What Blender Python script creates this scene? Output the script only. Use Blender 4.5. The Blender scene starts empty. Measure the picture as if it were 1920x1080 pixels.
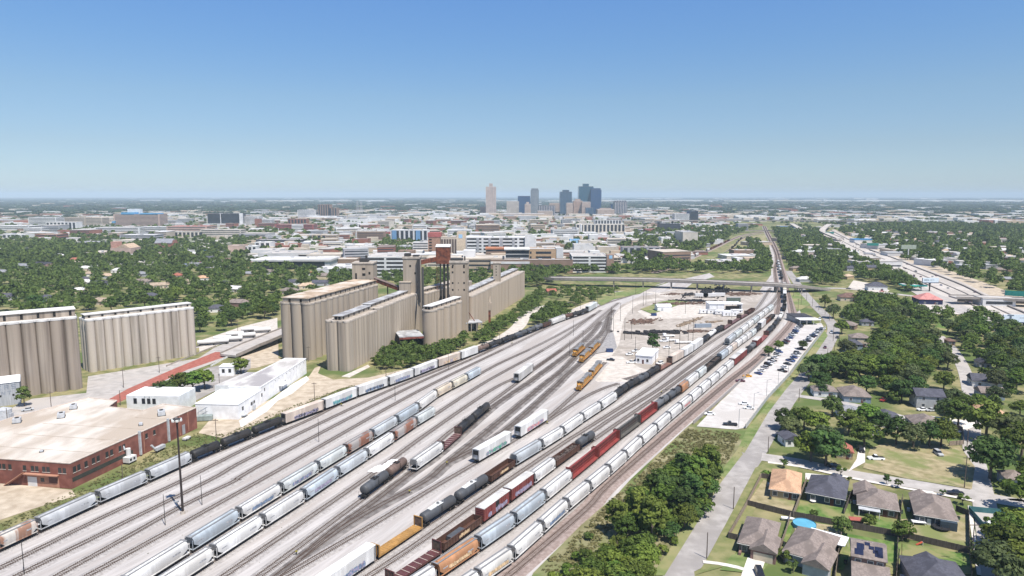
import bpy, math, random
import numpy as np
from mathutils import Vector, Matrix
random.seed(7); RNG = np.random.default_rng(7)
SC = bpy.context.scene; COL = SC.collection
# ------------------------------------------------------------ camera
F_PX, CAM_H = 1300.0, 95.0
PITCH = math.atan(174 / F_PX); CP, SP = math.cos(PITCH), math.sin(PITCH)
cam_d = bpy.data.cameras.new("camera"); cam = bpy.data.objects.new("camera", cam_d); COL.objects.link(cam)
cam.location = (0, 0, CAM_H); cam.rotation_euler = (math.pi / 2 - PITCH, 0, 0)
cam_d.sensor_width = 36; cam_d.lens = 36 * F_PX / 1920; cam_d.clip_start = 1; cam_d.clip_end = 120000
SC.camera = cam
# ------------------------------------------------------------ sky and sun
SUN_EL, SUN_AZ = math.radians(62), math.atan2(0.62, -0.78)
TOSUN = Vector((math.sin(SUN_AZ) * math.cos(SUN_EL), math.cos(SUN_AZ) * math.cos(SUN_EL), math.sin(SUN_EL)))
world = bpy.data.worlds.new("World"); SC.world = world; world.use_nodes = True
wn = world.node_tree.nodes; wl = world.node_tree.links; wn.clear()
sky = wn.new("ShaderNodeTexSky"); sky.sky_type = 'NISHITA'; sky.sun_disc = False
sky.sun_elevation = SUN_EL; sky.sun_rotation = SUN_AZ
sky.altitude = 200; sky.air_density = 1.0; sky.dust_density = 0.3; sky.ozone_density = 6
bg = wn.new("ShaderNodeBackground"); bg.inputs[1].default_value = 0.081
wtc = wn.new("ShaderNodeTexCoord"); wsp = wn.new("ShaderNodeSeparateXYZ"); wl.new(wtc.outputs["Generated"], wsp.inputs[0])   # bluer than the model sky, by height above the horizon
wr = wn.new("ShaderNodeValToRGB"); wl.new(wsp.outputs["Z"], wr.inputs[0]); wr.color_ramp.elements[0].color = (.40, .47, .595, 1); wr.color_ramp.elements[1].position = .26; wr.color_ramp.elements[1].color = (.475, .575, .66, 1)
for q_, c_ in ((.065, (.45, .455, .49)), (.13, (.50, .51, .51)), (.2, (.475, .545, .59))): wr.color_ramp.elements.new(q_).color = (*c_, 1)
wm = wn.new("ShaderNodeMix"); wm.data_type = 'RGBA'; wm.blend_type = 'MULTIPLY'; wm.inputs["Factor"].default_value = 1; wl.new(sky.outputs[0], wm.inputs["A"]); wl.new(wr.outputs[0], wm.inputs["B"])
wv = wn.new("ShaderNodeVectorMath"); wv.operation = 'SCALE'; wv.inputs["Scale"].default_value = 2.0; wl.new(wm.outputs["Result"], wv.inputs[0])
wo = wn.new("ShaderNodeOutputWorld"); wl.new(wv.outputs[0], bg.inputs[0]); wl.new(bg.outputs[0], wo.inputs[0])
sun_d = bpy.data.lights.new("sun", 'SUN'); sun_d.energy = 5.0; sun_d.angle = math.radians(0.5); sun_d.color = (1, .945, .865)
sun = bpy.data.objects.new("sun", sun_d); COL.objects.link(sun); sun.location = (0, 0, 500)
sun.rotation_euler = (-TOSUN).to_track_quat('-Z', 'Y').to_euler()
SC.view_settings.view_transform = 'Standard'; SC.view_settings.look = 'None'
SC.view_settings.exposure = 0.47; SC.view_settings.gamma = 1.0
SC.cycles.max_bounces = 5; SC.cycles.diffuse_bounces = 2; SC.cycles.glossy_bounces = 2
SC.cycles.transmission_bounces = 2; SC.cycles.transparent_max_bounces = 4; SC.cycles.volume_bounces = 0
SC.cycles.use_denoising = True
# ------------------------------------------------------------ pixel of the photo -> point of the place
def g(u, v, z=0.0):
 d = (v - 540) / F_PX; k = (CAM_H - z) / (SP + d * CP)
 return ((u - 960) / F_PX * k, (CP - d * SP) * k)
def zat(v, y):
 d = (v - 540) / F_PX; return CAM_H - y * (SP + d * CP) / (CP - d * SP)
def xat(u, y, z=0.0): return (u - 960) / F_PX * (y * CP + (CAM_H - z) * SP)
def pxl(x, y, z=0.0):
 dz = CAM_H - z; zc = y * CP + dz * SP
 return 960 + F_PX * x / zc, 540 + F_PX * (dz * CP - y * SP) / zc
def W(pts, z=0.0): return [g(u, v, z) for u, v in pts]
# ------------------------------------------------------------ materials
MATS = {}
def M(name, c, rough=.85, var=.13, sc=.6, c2=None, stretch=(1, 1, 1), pos=False, metal=0.0, rnd=0.0, spec=.25, lo=.35, hi=.65, det=4.0, c3=None, sc3=.05, rot=0.0):
 if name in MATS: return MATS[name]
 m = bpy.data.materials.new(name); m.use_nodes = True; t = m.node_tree; N = t.nodes; L = t.links
 b = N["Principled BSDF"]; b.inputs["Roughness"].default_value = rough; b.inputs["Metallic"].default_value = metal
 b.inputs["Specular IOR Level"].default_value = spec
 a = tuple(max(0, x * (1 - var)) for x in c[:3]); d = tuple(c2) if c2 else tuple(min(1, x * (1 + var)) for x in c[:3])
 if pos: src = N.new("ShaderNodeNewGeometry").outputs["Position"]
 else: src = N.new("ShaderNodeTexCoord").outputs["Object"]
 mp = N.new("ShaderNodeMapping"); mp.inputs["Scale"].default_value = [sc * s for s in stretch]
 if rot: mp.vector_type = 'TEXTURE'; mp.inputs["Rotation"].default_value[2] = rot; mp.inputs["Scale"].default_value = [1 / (sc * s) for s in stretch]
 L.new(src, mp.inputs[0]); nz = N.new("ShaderNodeTexNoise"); nz.inputs["Scale"].default_value = 1; nz.inputs["Detail"].default_value = det
 L.new(mp.outputs[0], nz.inputs["Vector"])
 if rnd:
  oi = N.new("ShaderNodeObjectInfo"); va = N.new("ShaderNodeVectorMath"); va.operation = 'ADD'
  mu = N.new("ShaderNodeMath"); mu.operation = 'MULTIPLY'; mu.inputs[1].default_value = 57.0
  L.new(oi.outputs["Random"], mu.inputs[0]); L.new(mp.outputs[0], va.inputs[0]); L.new(mu.outputs[0], va.inputs[1]); L.new(va.outputs[0], nz.inputs["Vector"])
 cr = N.new("ShaderNodeValToRGB"); cr.color_ramp.elements[0].position = lo; cr.color_ramp.elements[1].position = hi
 cr.color_ramp.elements[0].color = (*a, 1); cr.color_ramp.elements[1].color = (*d, 1)
 L.new(nz.outputs["Fac"], cr.inputs[0]); out = cr.outputs[0]
 if c3:
  n3 = N.new("ShaderNodeTexNoise"); n3.inputs["Scale"].default_value = sc3; n3.inputs["Detail"].default_value = 5
  m3 = N.new("ShaderNodeMapping"); m3.inputs["Scale"].default_value = stretch
  if rot: m3.vector_type = 'TEXTURE'; m3.inputs["Rotation"].default_value[2] = rot; m3.inputs["Scale"].default_value = [1 / s for s in stretch]
  L.new(src, m3.inputs[0]); L.new(m3.outputs[0], n3.inputs["Vector"]); r3 = N.new("ShaderNodeValToRGB"); r3.color_ramp.elements[0].position = .47; r3.color_ramp.elements[1].position = .6
  L.new(n3.outputs["Fac"], r3.inputs[0]); mx = N.new("ShaderNodeMix"); mx.data_type = 'RGBA'
  L.new(r3.outputs[0], mx.inputs["Factor"]); L.new(out, mx.inputs["A"]); mx.inputs["B"].default_value = (*c3, 1); out = mx.outputs["Result"]
 if rnd:
  hs = N.new("ShaderNodeHueSaturation"); mr = N.new("ShaderNodeMapRange")
  mr.inputs["To Min"].default_value = 1 - rnd; mr.inputs["To Max"].default_value = 1 + rnd
  L.new(oi.outputs["Random"], mr.inputs[0]); L.new(mr.outputs[0], hs.inputs["Value"]); L.new(out, hs.inputs["Color"]); out = hs.outputs[0]
 L.new(out, b.inputs["Base Color"]); MATS[name] = m
 return m
def leafmat(name, lo, hi, rnd=.25):
 m = bpy.data.materials.new(name); m.use_nodes = True; t = m.node_tree; N = t.nodes; L = t.links
 b = N["Principled BSDF"]; b.inputs["Roughness"].default_value = .7; b.inputs["Specular IOR Level"].default_value = .18
 oi = N.new("ShaderNodeObjectInfo"); tc = N.new("ShaderNodeNewGeometry")
 nz = N.new("ShaderNodeTexNoise"); nz.inputs["Scale"].default_value = .33; nz.inputs["Detail"].default_value = 5
 L.new(tc.outputs["Position"], nz.inputs["Vector"])
 n2 = N.new("ShaderNodeTexWhiteNoise"); n2.noise_dimensions = '1D'; L.new(tc.outputs["Random Per Island"], n2.inputs["W"])
 ad = N.new("ShaderNodeMath"); ad.operation = 'MULTIPLY_ADD'; ad.inputs[1].default_value = .3
 L.new(n2.outputs["Value"], ad.inputs[0]); n4 = N.new("ShaderNodeTexNoise"); n4.inputs["Scale"].default_value = .075; L.new(tc.outputs["Position"], n4.inputs["Vector"])
 av = N.new("ShaderNodeMath"); av.operation = 'MULTIPLY_ADD'; av.inputs[1].default_value = .55; L.new(nz.outputs["Fac"], av.inputs[0]); a4 = N.new("ShaderNodeMath"); a4.operation = 'MULTIPLY'; a4.inputs[1].default_value = .5; L.new(n4.outputs["Fac"], a4.inputs[0]); L.new(a4.outputs[0], av.inputs[2]); L.new(av.outputs[0], ad.inputs[2])
 cr = N.new("ShaderNodeValToRGB"); cr.color_ramp.elements[0].position = .4; cr.color_ramp.elements[1].position = .95
 cr.color_ramp.elements[0].color = (*lo, 1); cr.color_ramp.elements[1].color = (*hi, 1); L.new(ad.outputs[0], cr.inputs[0])
 hs = N.new("ShaderNodeHueSaturation"); mr = N.new("ShaderNodeMapRange"); mr.inputs["To Min"].default_value = 1 - rnd; mr.inputs["To Max"].default_value = 1 + rnd * 1.4
 mh = N.new("ShaderNodeMapRange"); mh.inputs["To Min"].default_value = .482; mh.inputs["To Max"].default_value = .53
 ml = N.new("ShaderNodeMath"); ml.operation = 'MULTIPLY'; ml.inputs[1].default_value = 7.3; fr = N.new("ShaderNodeMath"); fr.operation = 'FRACT'
 L.new(oi.outputs["Random"], mr.inputs[0]); L.new(oi.outputs["Random"], ml.inputs[0]); L.new(ml.outputs[0], fr.inputs[0]); L.new(fr.outputs[0], mh.inputs[0])
 L.new(mr.outputs[0], hs.inputs["Value"]); L.new(mh.outputs[0], hs.inputs["Hue"]); L.new(cr.outputs[0], hs.inputs["Color"]); L.new(hs.outputs[0], b.inputs["Base Color"])
 tr = N.new("ShaderNodeBsdfTranslucent"); L.new(hs.outputs[0], tr.inputs[0]); ms = N.new("ShaderNodeMixShader"); ms.inputs[0].default_value = .25
 L.new(b.outputs[0], ms.inputs[1]); L.new(tr.outputs[0], ms.inputs[2]); L.new(ms.outputs[0], N["Material Output"].inputs[0])
 MATS[name] = m; return m
def gridmat(name, wall, glass, fx, fz, wx=.45, wz=.5, rough=.5, zoff=0.0, vert=False, gr=.15):
 """facade: window openings repeat every fx metres along the wall and fz metres up it"""
 if name in MATS: return MATS[name]
 m = bpy.data.materials.new(name); m.use_nodes = True; t = m.node_tree; N = t.nodes; L = t.links
 b = N["Principled BSDF"]; tc = N.new("ShaderNodeTexCoord"); sp = N.new("ShaderNodeSeparateXYZ"); L.new(tc.outputs["Object"], sp.inputs[0])
 ge = N.new("ShaderNodeVectorMath"); ge.operation = 'ABSOLUTE'; L.new(tc.outputs["Normal"], ge.inputs[0]); sn = N.new("ShaderNodeSeparateXYZ"); L.new(ge.outputs[0], sn.inputs[0])
 def mth(op, a, bb=None):
  n = N.new("ShaderNodeMath"); n.operation = op
  for i, q in enumerate((a, bb)):
   if q is None: continue
   if isinstance(q, (int, float)): n.inputs[i].default_value = q
   else: L.new(q, n.inputs[i])
  return n.outputs[0]
 side = mth('GREATER_THAN', sn.outputs["X"], sn.outputs["Y"]); mixc = N.new("ShaderNodeMix"); mixc.data_type = 'FLOAT'
 L.new(side, mixc.inputs["Factor"]); L.new(sp.outputs["X"], mixc.inputs["A"]); L.new(sp.outputs["Y"], mixc.inputs["B"]); al = mixc.outputs["Result"]
 h = mth('LESS_THAN', mth('FRACT', mth('ADD', mth('DIVIDE', al, fx), 500.25)), wx)
 v = mth('LESS_THAN', mth('FRACT', mth('ADD', mth('DIVIDE', sp.outputs["Z"], fz), zoff)), wz)
 mask = h if vert else mth('MULTIPLY', h, v)
 mask = mth('MULTIPLY', mask, mth('LESS_THAN', sn.outputs["Z"], .5))
 nz = N.new("ShaderNodeTexNoise"); nz.inputs["Scale"].default_value = .06; L.new(tc.outputs["Object"], nz.inputs["Vector"])
 hv = N.new("ShaderNodeHueSaturation"); hv.inputs["Color"].default_value = (*wall, 1); L.new(mth('ADD', nz.outputs["Fac"], .5), hv.inputs["Value"])
 mx = N.new("ShaderNodeMix"); mx.data_type = 'RGBA'; L.new(mask, mx.inputs["Factor"]); L.new(hv.outputs[0], mx.inputs["A"]); mx.inputs["B"].default_value = (*glass, 1)
 L.new(mx.outputs["Result"], b.inputs["Base Color"])
 mr = N.new("ShaderNodeMix"); mr.data_type = 'FLOAT'; L.new(mask, mr.inputs["Factor"]); mr.inputs["A"].default_value = rough; mr.inputs["B"].default_value = gr; L.new(mr.outputs["Result"], b.inputs["Roughness"])
 MATS[name] = m; return m
# ------------------------------------------------------------ mesh building
class MB:
 def __init__(s): s.v = []; s.f = []; s.m = []
 def face(s, pts, m=0):
  n = len(s.v); s.v += [tuple(p) for p in pts]; s.f.append(tuple(range(n, n + len(pts)))); s.m.append(m); return s
 def box(s, x0, x1, y0, y1, z0, z1, m=0, rot=None, c=None):
  P = [(x, y, z) for z in (z0, z1) for x, y in ((x0, y0), (x1, y0), (x1, y1), (x0, y1))]
  if rot is not None:
   cx, cy = c if c else ((x0 + x1) / 2, (y0 + y1) / 2); ca, sa = math.cos(rot), math.sin(rot)
   P = [(cx + (x - cx) * ca - (y - cy) * sa, cy + (x - cx) * sa + (y - cy) * ca, z) for x, y, z in P]
  n = len(s.v); s.v += P
  for q in ((0, 3, 2, 1), (4, 5, 6, 7), (0, 1, 5, 4), (1, 2, 6, 5), (2, 3, 7, 6), (3, 0, 4, 7)): s.f.append(tuple(n + i for i in q)); s.m.append(m)
  return s
 def prism(s, poly, z0, z1, m=0, top=None, bottom=True):
  k = len(poly); n = len(s.v); s.v += [(x, y, z0) for x, y in poly] + [(x, y, z1) for x, y in poly]
  for i in range(k): j = (i + 1) % k; s.f.append((n + i, n + j, n + k + j, n + k + i)); s.m.append(m)
  s.f.append(tuple(n + k + i for i in range(k))); s.m.append(m if top is None else top)
  if bottom: s.f.append(tuple(n + i for i in reversed(range(k)))); s.m.append(m)
  return s
 def tube(s, p0, p1, r0, r1=None, n=8, m=0, caps=True):
  r1 = r0 if r1 is None else r1; p0 = Vector(p0); p1 = Vector(p1); d = (p1 - p0).normalized()
  a = d.orthogonal().normalized(); b = d.cross(a); k = len(s.v)
  for p, r in ((p0, r0), (p1, r1)):
   for i in range(n): t = 2 * math.pi * i / n; s.v.append(tuple(p + a * (r * math.cos(t)) + b * (r * math.sin(t))))
  for i in range(n): j = (i + 1) % n; s.f.append((k + i, k + j, k + n + j, k + n + i)); s.m.append(m)
  if caps: s.f.append(tuple(k + i for i in reversed(range(n)))); s.m.append(m); s.f.append(tuple(k + n + i for i in range(n))); s.m.append(m)
  return s
 def rings(s, R, m=0, caps=True, closed=True):
  k = len(s.v); n = len(R[0])
  for r in R: s.v += [tuple(p) for p in r]
  for a in range(len(R) - 1):
   for i in range(n if closed else n - 1):
    j = (i + 1) % n; s.f.append((k + a * n + i, k + a * n + j, k + (a + 1) * n + j, k + (a + 1) * n + i)); s.m.append(m)
  if caps: s.f.append(tuple(k + i for i in reversed(range(n)))); s.m.append(m); q = k + (len(R) - 1) * n; s.f.append(tuple(q + i for i in range(n))); s.m.append(m)
  return s
 def bar(s, p0, p1, w=.06, m=0): return s.tube(p0, p1, w, w, 4, m, True)
 def build(s, name, mats, parent=None, smooth=False, loc=None, rz=0.0):
  me = bpy.data.meshes.new(name); me.from_pydata(s.v, [], s.f)
  for q in (mats if isinstance(mats, (list, tuple)) else [mats]): me.materials.append(q)
  if any(s.m): me.polygons.foreach_set("material_index", s.m)
  if smooth is True: me.polygons.foreach_set("use_smooth", [True] * len(s.f))
  elif smooth:
   me.polygons.foreach_set("use_smooth", [True] * len(s.f)); me.set_sharp_from_angle(angle=math.radians(smooth))
  me.update(); return link(name, me, parent, loc, rz)
KIDS = {}
def link(name, data, parent=None, loc=None, rz=0.0):
 o = bpy.data.objects.new(name, data); COL.objects.link(o)
 if loc is not None: o.location = loc
 if rz: o.rotation_euler = (0, 0, rz)
 if parent is not None: o.parent = parent; KIDS.setdefault(parent.name, []).append(o)
 return o
def tag(o, label=None, cat=None, group=None, kind=None):
 if label: o["label"] = label
 if cat: o["category"] = cat
 if group: o["group"] = group
 if kind: o["kind"] = kind
 return o
def thing(name, label, cat, loc=(0, 0, 0), rz=0.0, group=None):
 return tag(link(name, None, None, loc, rz), label, cat, group)
PAINT = {}                                       # painted parts: which slot takes the coat of the copy
def dup(root, loc=None, rz=None, label=None, group=None, paint=None, scale=None, name=None):
 r = root.copy(); COL.objects.link(r)
 if loc is not None: r.location = loc
 if rz is not None: r.rotation_euler = (0, 0, rz)
 if scale is not None: r.scale = scale
 if label: r["label"] = label
 if group: r["group"] = group
 elif "group" in r and group == "": del r["group"]
 def rec(src, par):
  for ch in KIDS.get(src.name, ()):
   c = ch.copy(); COL.objects.link(c); c.parent = par; KIDS.setdefault(par.name, []).append(c)
   coat(c, ch, paint); rec(ch, c)
 coat(r, root, paint); rec(root, r)
 return r
def coat(c, src, paint):
 if src.name in PAINT:
  PAINT[c.name] = PAINT[src.name]
  if paint is not None:
   sl = c.material_slots[PAINT[c.name]]; sl.link = 'OBJECT'; sl.material = paint
def paintable(o, slot=0): PAINT[o.name] = slot; return o
def repaint(root, paint):
 for o in [root] + KIDS.get(root.name, []):
  if o.name in PAINT: coat(o, o, paint)
  for q in KIDS.get(o.name, []) if o is not root else (): coat(q, q, paint)
ORD = "first second third fourth fifth sixth seventh eighth ninth tenth eleventh twelfth thirteenth fourteenth fifteenth sixteenth seventeenth eighteenth nineteenth twentieth".split()
TENS = {20: "twenty", 30: "thirty", 40: "forty", 50: "fifty", 60: "sixty"}
def nth(i):                                      # 1-based
 if i <= 20: return ORD[i - 1]
 t, r = i // 10 * 10, i % 10
 return TENS[t][:-1] + "ieth" if r == 0 else TENS[t] + "-" + ORD[r - 1]
# ------------------------------------------------------------ paths
class Path:
 def __init__(s, pts, step=4.0, smooth=True):
  P = [Vector((p[0], p[1])) for p in pts]
  if smooth and len(P) > 2:
   out = []
   for i in range(len(P) - 1):
    a = P[i - 1] if i else P[0] * 2 - P[1]; b, c = P[i], P[i + 1]; d = P[i + 2] if i + 2 < len(P) else P[-1] * 2 - P[-2]
    n = max(2, int((c - b).length / step))
    for k in range(n):
     t = k / n; out.append(.5 * ((2 * b) + (c - a) * t + (2 * a - 5 * b + 4 * c - d) * t * t + (3 * b - a - 3 * c + d) * t ** 3))
   out.append(P[-1]); P = out
  s.p = P; s.s = [0.0]
  for a, b in zip(P, P[1:]): s.s.append(s.s[-1] + (b - a).length)
  s.L = s.s[-1]
 def at(s, d):
  d = min(max(d, 0), s.L); i = min(max(int(np.searchsorted(s.s, d)) - 1, 0), len(s.p) - 2)
  t = (d - s.s[i]) / max(1e-6, s.s[i + 1] - s.s[i]); return s.p[i].lerp(s.p[i + 1], t)
 def dir(s, d): return (s.at(d + 1.5) - s.at(d - 1.5)).normalized()
 def proj(s, q):
  q = Vector(q[:2]); best = (1e18, 0)
  for i in range(len(s.p) - 1):
   a, b = s.p[i], s.p[i + 1]; e = b - a; t = max(0, min(1, (q - a).dot(e) / max(1e-9, e.length_squared)))
   dd = (a + e * t - q).length_squared
   if dd < best[0]: best = (dd, s.s[i] + t * e.length)
  return best[1]
 def offset(s, o):                            # positive = to the left of travel
  out = []
  for i, p in enumerate(s.p):
   a = s.p[max(0, i - 1)]; b = s.p[min(len(s.p) - 1, i + 1)]; d = (b - a).normalized(); out.append((p.x - d.y * o, p.y + d.x * o))
  return out
def ribbon(path, w0, w1=None, z=0.0):
 a = path.offset(w0); b = path.offset(w0 * -1 if w1 is None else w1); m = MB(); n = len(a)
 m.v = [(x, y, z) for x, y in a] + [(x, y, z) for x, y in b]
 for i in range(n - 1): m.f.append((n + i, n + i + 1, i + 1, i)); m.m.append(0)
 return m
SHEET = [0]
def sheetz(): SHEET[0] += 1; return 0.012 + .006 * SHEET[0]
def inpoly(x, y, poly):
 r = False; j = len(poly) - 1
 for i in range(len(poly)):
  xi, yi = poly[i][:2]; xj, yj = poly[j][:2]
  if (yi > y) != (yj > y) and x < (xj - xi) * (y - yi) / (yj - yi) + xi: r = not r
  j = i
 return r
# ------------------------------------------------------------ setting: ground, lots, roads
grass_m = M("grass_ground", (.13, .145, .05), rough=1, sc=.13, pos=True, c2=(.27, .235, .12), det=10, c3=(.09, .125, .035), sc3=.024, lo=.38, hi=.6)
gravel_m = M("yard_gravel", (.40, .372, .352), rough=1, sc=.8, pos=True, c2=(.475, .445, .425), var=.1, det=12, stretch=(.07, 1, 1), rot=1.13, c3=(.355, .32, .297), sc3=.16)
dirt_m = M("pale_dirt", (.37, .325, .28), rough=1, sc=.3, pos=True, c2=(.47, .42, .37), det=11, c3=(.31, .27, .23), sc3=.045, var=.2)
tan_m = M("tan_dirt", (.40, .325, .24), rough=1, sc=.25, pos=True, c2=(.50, .425, .33), det=8)
caliche_m = M("caliche_road", (.49, .44, .385), rough=1, sc=.3, pos=True, c2=(.57, .52, .465), det=8)
conc_m = M("road_concrete", (.355, .33, .305), rough=.95, sc=.25, pos=True, c2=(.43, .40, .375), det=8, c3=(.40, .365, .335), sc3=.05)
asph_m = M("street_asphalt", (.305, .283, .265), rough=.95, sc=.3, pos=True, c2=(.365, .34, .32), det=10, c3=(.265, .245, .23), sc3=.06)
white_m = M("lot_concrete", (.50, .47, .44), rough=.95, sc=.3, pos=True, c2=(.56, .53, .505), det=10, c3=(.44, .41, .38), sc3=.05)
brickroad_m = M("brick_paving", (.30, .095, .07), rough=.95, sc=.6, pos=True, c2=(.36, .13, .10), det=8)
walk_m = M("walk_concrete", (.62, .57, .51), rough=.95, sc=.5, pos=True, c2=(.68, .64, .59))
lawn_m = M("green_lawn", (.075, .15, .028), rough=1, sc=.4, pos=True, c2=(.15, .21, .06), det=11, c3=(.22, .21, .09), sc3=.1)
dry_m = M("dry_lawn", (.25, .215, .11), rough=1, sc=.35, pos=True, c2=(.36, .30, .185), det=11, c3=(.17, .19, .07), sc3=.08)
verge_m = M("verge_grass", (.12, .175, .05), rough=1, sc=.25, pos=True, c2=(.19, .22, .085), det=8, c3=(.25, .23, .11), sc3=.05)
ballast_m = M("ballast", (.31, .285, .27), rough=1, sc=1.2, pos=True, c2=(.385, .36, .34), det=10)
oil_m = M("oily_ballast", (.13, .115, .108), rough=1, sc=.3, pos=True, c2=(.24, .22, .205), det=8)
rust_ballast_m = M("brown_ballast", (.25, .19, .165), rough=1, sc=.8, pos=True, c2=(.31, .25, .225), det=8)
tie_m = M("sleeper_wood", (.085, .068, .058), rough=1, sc=1.5, pos=True, c2=(.14, .118, .104))
rail_m = M("rail_steel", (.10, .066, .053), rough=.7, sc=2, metal=.0)
gr = MB(); gr.face([(-3e4, -2000, 0), (3e4, -2000, 0), (3e4, 3e4, 0), (-3e4, 3e4, 0)])
tag(gr.build("ground", grass_m), kind="structure")
def sheet(name, px_pts, mat, extra=()):
 pts = list(W(px_pts)) + list(extra); z = sheetz(); m = MB(); m.face([(x, y, z) for x, y in pts])
 a = sum(p[0] * q[1] - q[0] * p[1] for p, q in zip(pts, pts[1:] + pts[:1]))
 if a < 0: m.f = [tuple(reversed(m.f[0]))]
 return tag(m.build(name, mat), kind="structure")
def road(name, px_pts, w, mat, z0=0.0, pts=None):
 p = Path(pts if pts else W(px_pts)); return tag(ribbon(p, w / 2, z=sheetz() + z0).build(name, mat), kind="structure"), p
sheet("yard_gravel", [(184, 938), (360, 856), (540, 780), (672, 733), (777, 696), (865, 664), (960, 630), (1060, 591), (1115, 568), (1180, 551), (1225, 539), (1262, 527), (1300, 519),
  (1330, 512), (1340, 519), (1300, 530), (1280, 545), (1320, 548), (1424, 545), (1446, 515), (1446, 480), (1441, 452), (1450, 452), (1462, 485), (1478, 520), (1488, 545), (1497, 570), (1503, 594), (1497, 620), (1440, 676), (1368, 736), (1290, 799), (1183, 898), (1120, 968)],
  gravel_m, [(6, 150), (-20, 110), (-230, 60), (-175, 150)])
sheet("scrap_yard", [(1118, 640), (1145, 598), (1165, 572), (1200, 556), (1270, 543), (1350, 541), (1424, 545), (1440, 562), (1402, 590), (1350, 622), (1290, 655), (1240, 690), (1165, 712), (1130, 690)], dirt_m)
sheet("yard_hardstand", [(1085, 690), (1110, 668), (1165, 668), (1200, 690), (1232, 697), (1180, 716), (1120, 716)], caliche_m)
sheet("scrap_pad", [(1195, 584), (1240, 568), (1330, 574), (1345, 590), (1280, 597), (1215, 598)], caliche_m)
road("yard_path", [(1122, 690), (1132, 668), (1147, 645), (1153, 620), (1160, 596), (1178, 576), (1200, 566), (1240, 560)], 9, caliche_m)
road("dirt_road", [(1060, 592), (1090, 577), (1125, 563), (1152, 549), (1185, 547), (1225, 549), (1255, 556)], 9, caliche_m)
road("service_road", [(905, 650), (945, 632), (972, 612), (985, 592), (1005, 580), (1028, 574), (1060, 566)], 10, caliche_m)
sheet("warehouse_road", [(372, 812), (400, 780), (470, 765), (540, 735), (580, 705), (590, 690), (602, 686), (596, 700), (625, 712), (690, 708), (770, 690), (800, 686), (720, 716), (680, 722), (640, 728), (560, 762), (470, 800), (420, 822)], tan_m)
sheet("gravel_spur", [(640, 706), (690, 684), (694, 688), (655, 708)], caliche_m)
sheet("warehouse_apron", [(448, 789), (495, 760), (545, 722), (575, 705), (580, 712), (548, 738), (520, 752), (500, 772), (452, 802)], M("bright_slab", (.55, .53, .505), rough=.95, pos=True, sc=.2, det=8, c2=(.66, .645, .625)))
sheet("demolition_dirt", [(-60, 996), (-80, 890), (0, 905), (135, 919), (142, 930), (60, 955)], tan_m)
sheet("elevator_apron", [(0, 775), (60, 748), (162, 737), (165, 706), (372, 672), (402, 652), (455, 630), (520, 606), (522, 640), (446, 663), (350, 700), (188, 759), (95, 793), (0, 832)], conc_m, [(-260, 235), (-300, 270)])
sheet("brick_road", [(184, 760), (218, 757), (350, 694), (446, 661), (404, 660), (330, 690), (240, 729)], brickroad_m)
sheet("elevator_yard", [(372, 640), (455, 612), (520, 596), (520, 622), (430, 640), (374, 660)], caliche_m)
sheet("elevator_dirt", [(452, 670), (522, 638), (522, 672), (575, 690), (560, 705), (545, 672), (480, 690), (462, 692)], tan_m)
sheet("warehouse_lot", [(340, 765), (400, 735), (440, 715), (470, 690), (470, 672), (390, 690), (290, 730), (250, 755)], asph_m)
for q in ([(1345, 811), (1372, 822), (1330, 830), (1300, 822), (1310, 813)],): sheet("gravel_patch", q, M("pinkish_gravel", (.44, .37, .35), rough=1, pos=True, sc=.5))
city_m = M("city_ground", (.14, .15, .085), rough=1, sc=.02, pos=True, c2=(.50, .47, .43), det=9, lo=.42, hi=.56, c3=(.11, .13, .06), sc3=.006)
m = MB(); m.face([(-620, 930, .008), (120, 960, .008), (330, 1500, .008), (900, 2900, .008), (900, 3600, .008), (-2300, 3600, .008), (-1050, 1600, .008)]); tag(m.build("city_ground", city_m), kind="structure")
# streets on the houses' side
STREET = road("street", [], 8.0, asph_m, pts=[(31, 100), (43, 128)] + W([(1272, 1080), (1288, 1056), (1330, 985), (1347, 957), (1376, 905), (1415, 848), (1440, 806), (1464, 767), (1486, 736), (1531, 681), (1552, 645), (1563, 618), (1552, 597), (1527, 572), (1508, 550), (1492, 528), (1478, 508)]))[1]
CROSS = road("cross_street", [], 7.6, conc_m, pts=W([(1428, 857), (1500, 868), (1600, 890), (1700, 906), (1800, 923), (1842, 931), (1920, 945)]) + [(160, 208)])[1]
EAST = road("east_street", [], 6.4, conc_m, pts=[(112, 130), (114, 150)] + W([(1868, 1080), (1855, 1000), (1845, 940), (1832, 880), (1822, 830), (1822, 780), (1818, 735), (1806, 690), (1785, 655), (1760, 630)]))[1]
LANE = road("lane", [(1492, 742), (1560, 752), (1640, 768), (1720, 790), (1800, 805)], 5.0, conc_m)[1]
road("bridge_street", [(1528, 541), (1580, 541), (1650, 548), (1720, 556), (1790, 560)], 9, conc_m)
sheet("parking_lot", [(1306, 800), (1352, 752), (1402, 706), (1440, 668), (1478, 634), (1502, 610), (1540, 606), (1546, 616), (1530, 634), (1500, 672), (1470, 712), (1440, 748), (1400, 802), (1380, 806)], white_m)
sheet("verge", [(1382, 846), (1400, 806), (1444, 752), (1480, 712), (1510, 672), (1546, 620), (1552, 630), (1520, 678), (1474, 730), (1440, 775), (1396, 850)], verge_m)
sheet("street_verge", [(1222, 1080), (1286, 985), (1343, 896), (1384, 842), (1393, 852), (1352, 905), (1300, 993), (1246, 1080)], verge_m)
sheet("scrub_grass", [(1000, 1075), (1090, 985), (1200, 890), (1290, 800), (1375, 808), (1400, 806), (1384, 842), (1343, 896), (1286, 985), (1222, 1080)], M("scrub", (.17, .165, .075), rough=1, sc=.13, pos=True, c2=(.27, .24, .14), det=8, c3=(.11, .15, .045), sc3=.04), [(30, 128), (-5, 128)])
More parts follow.
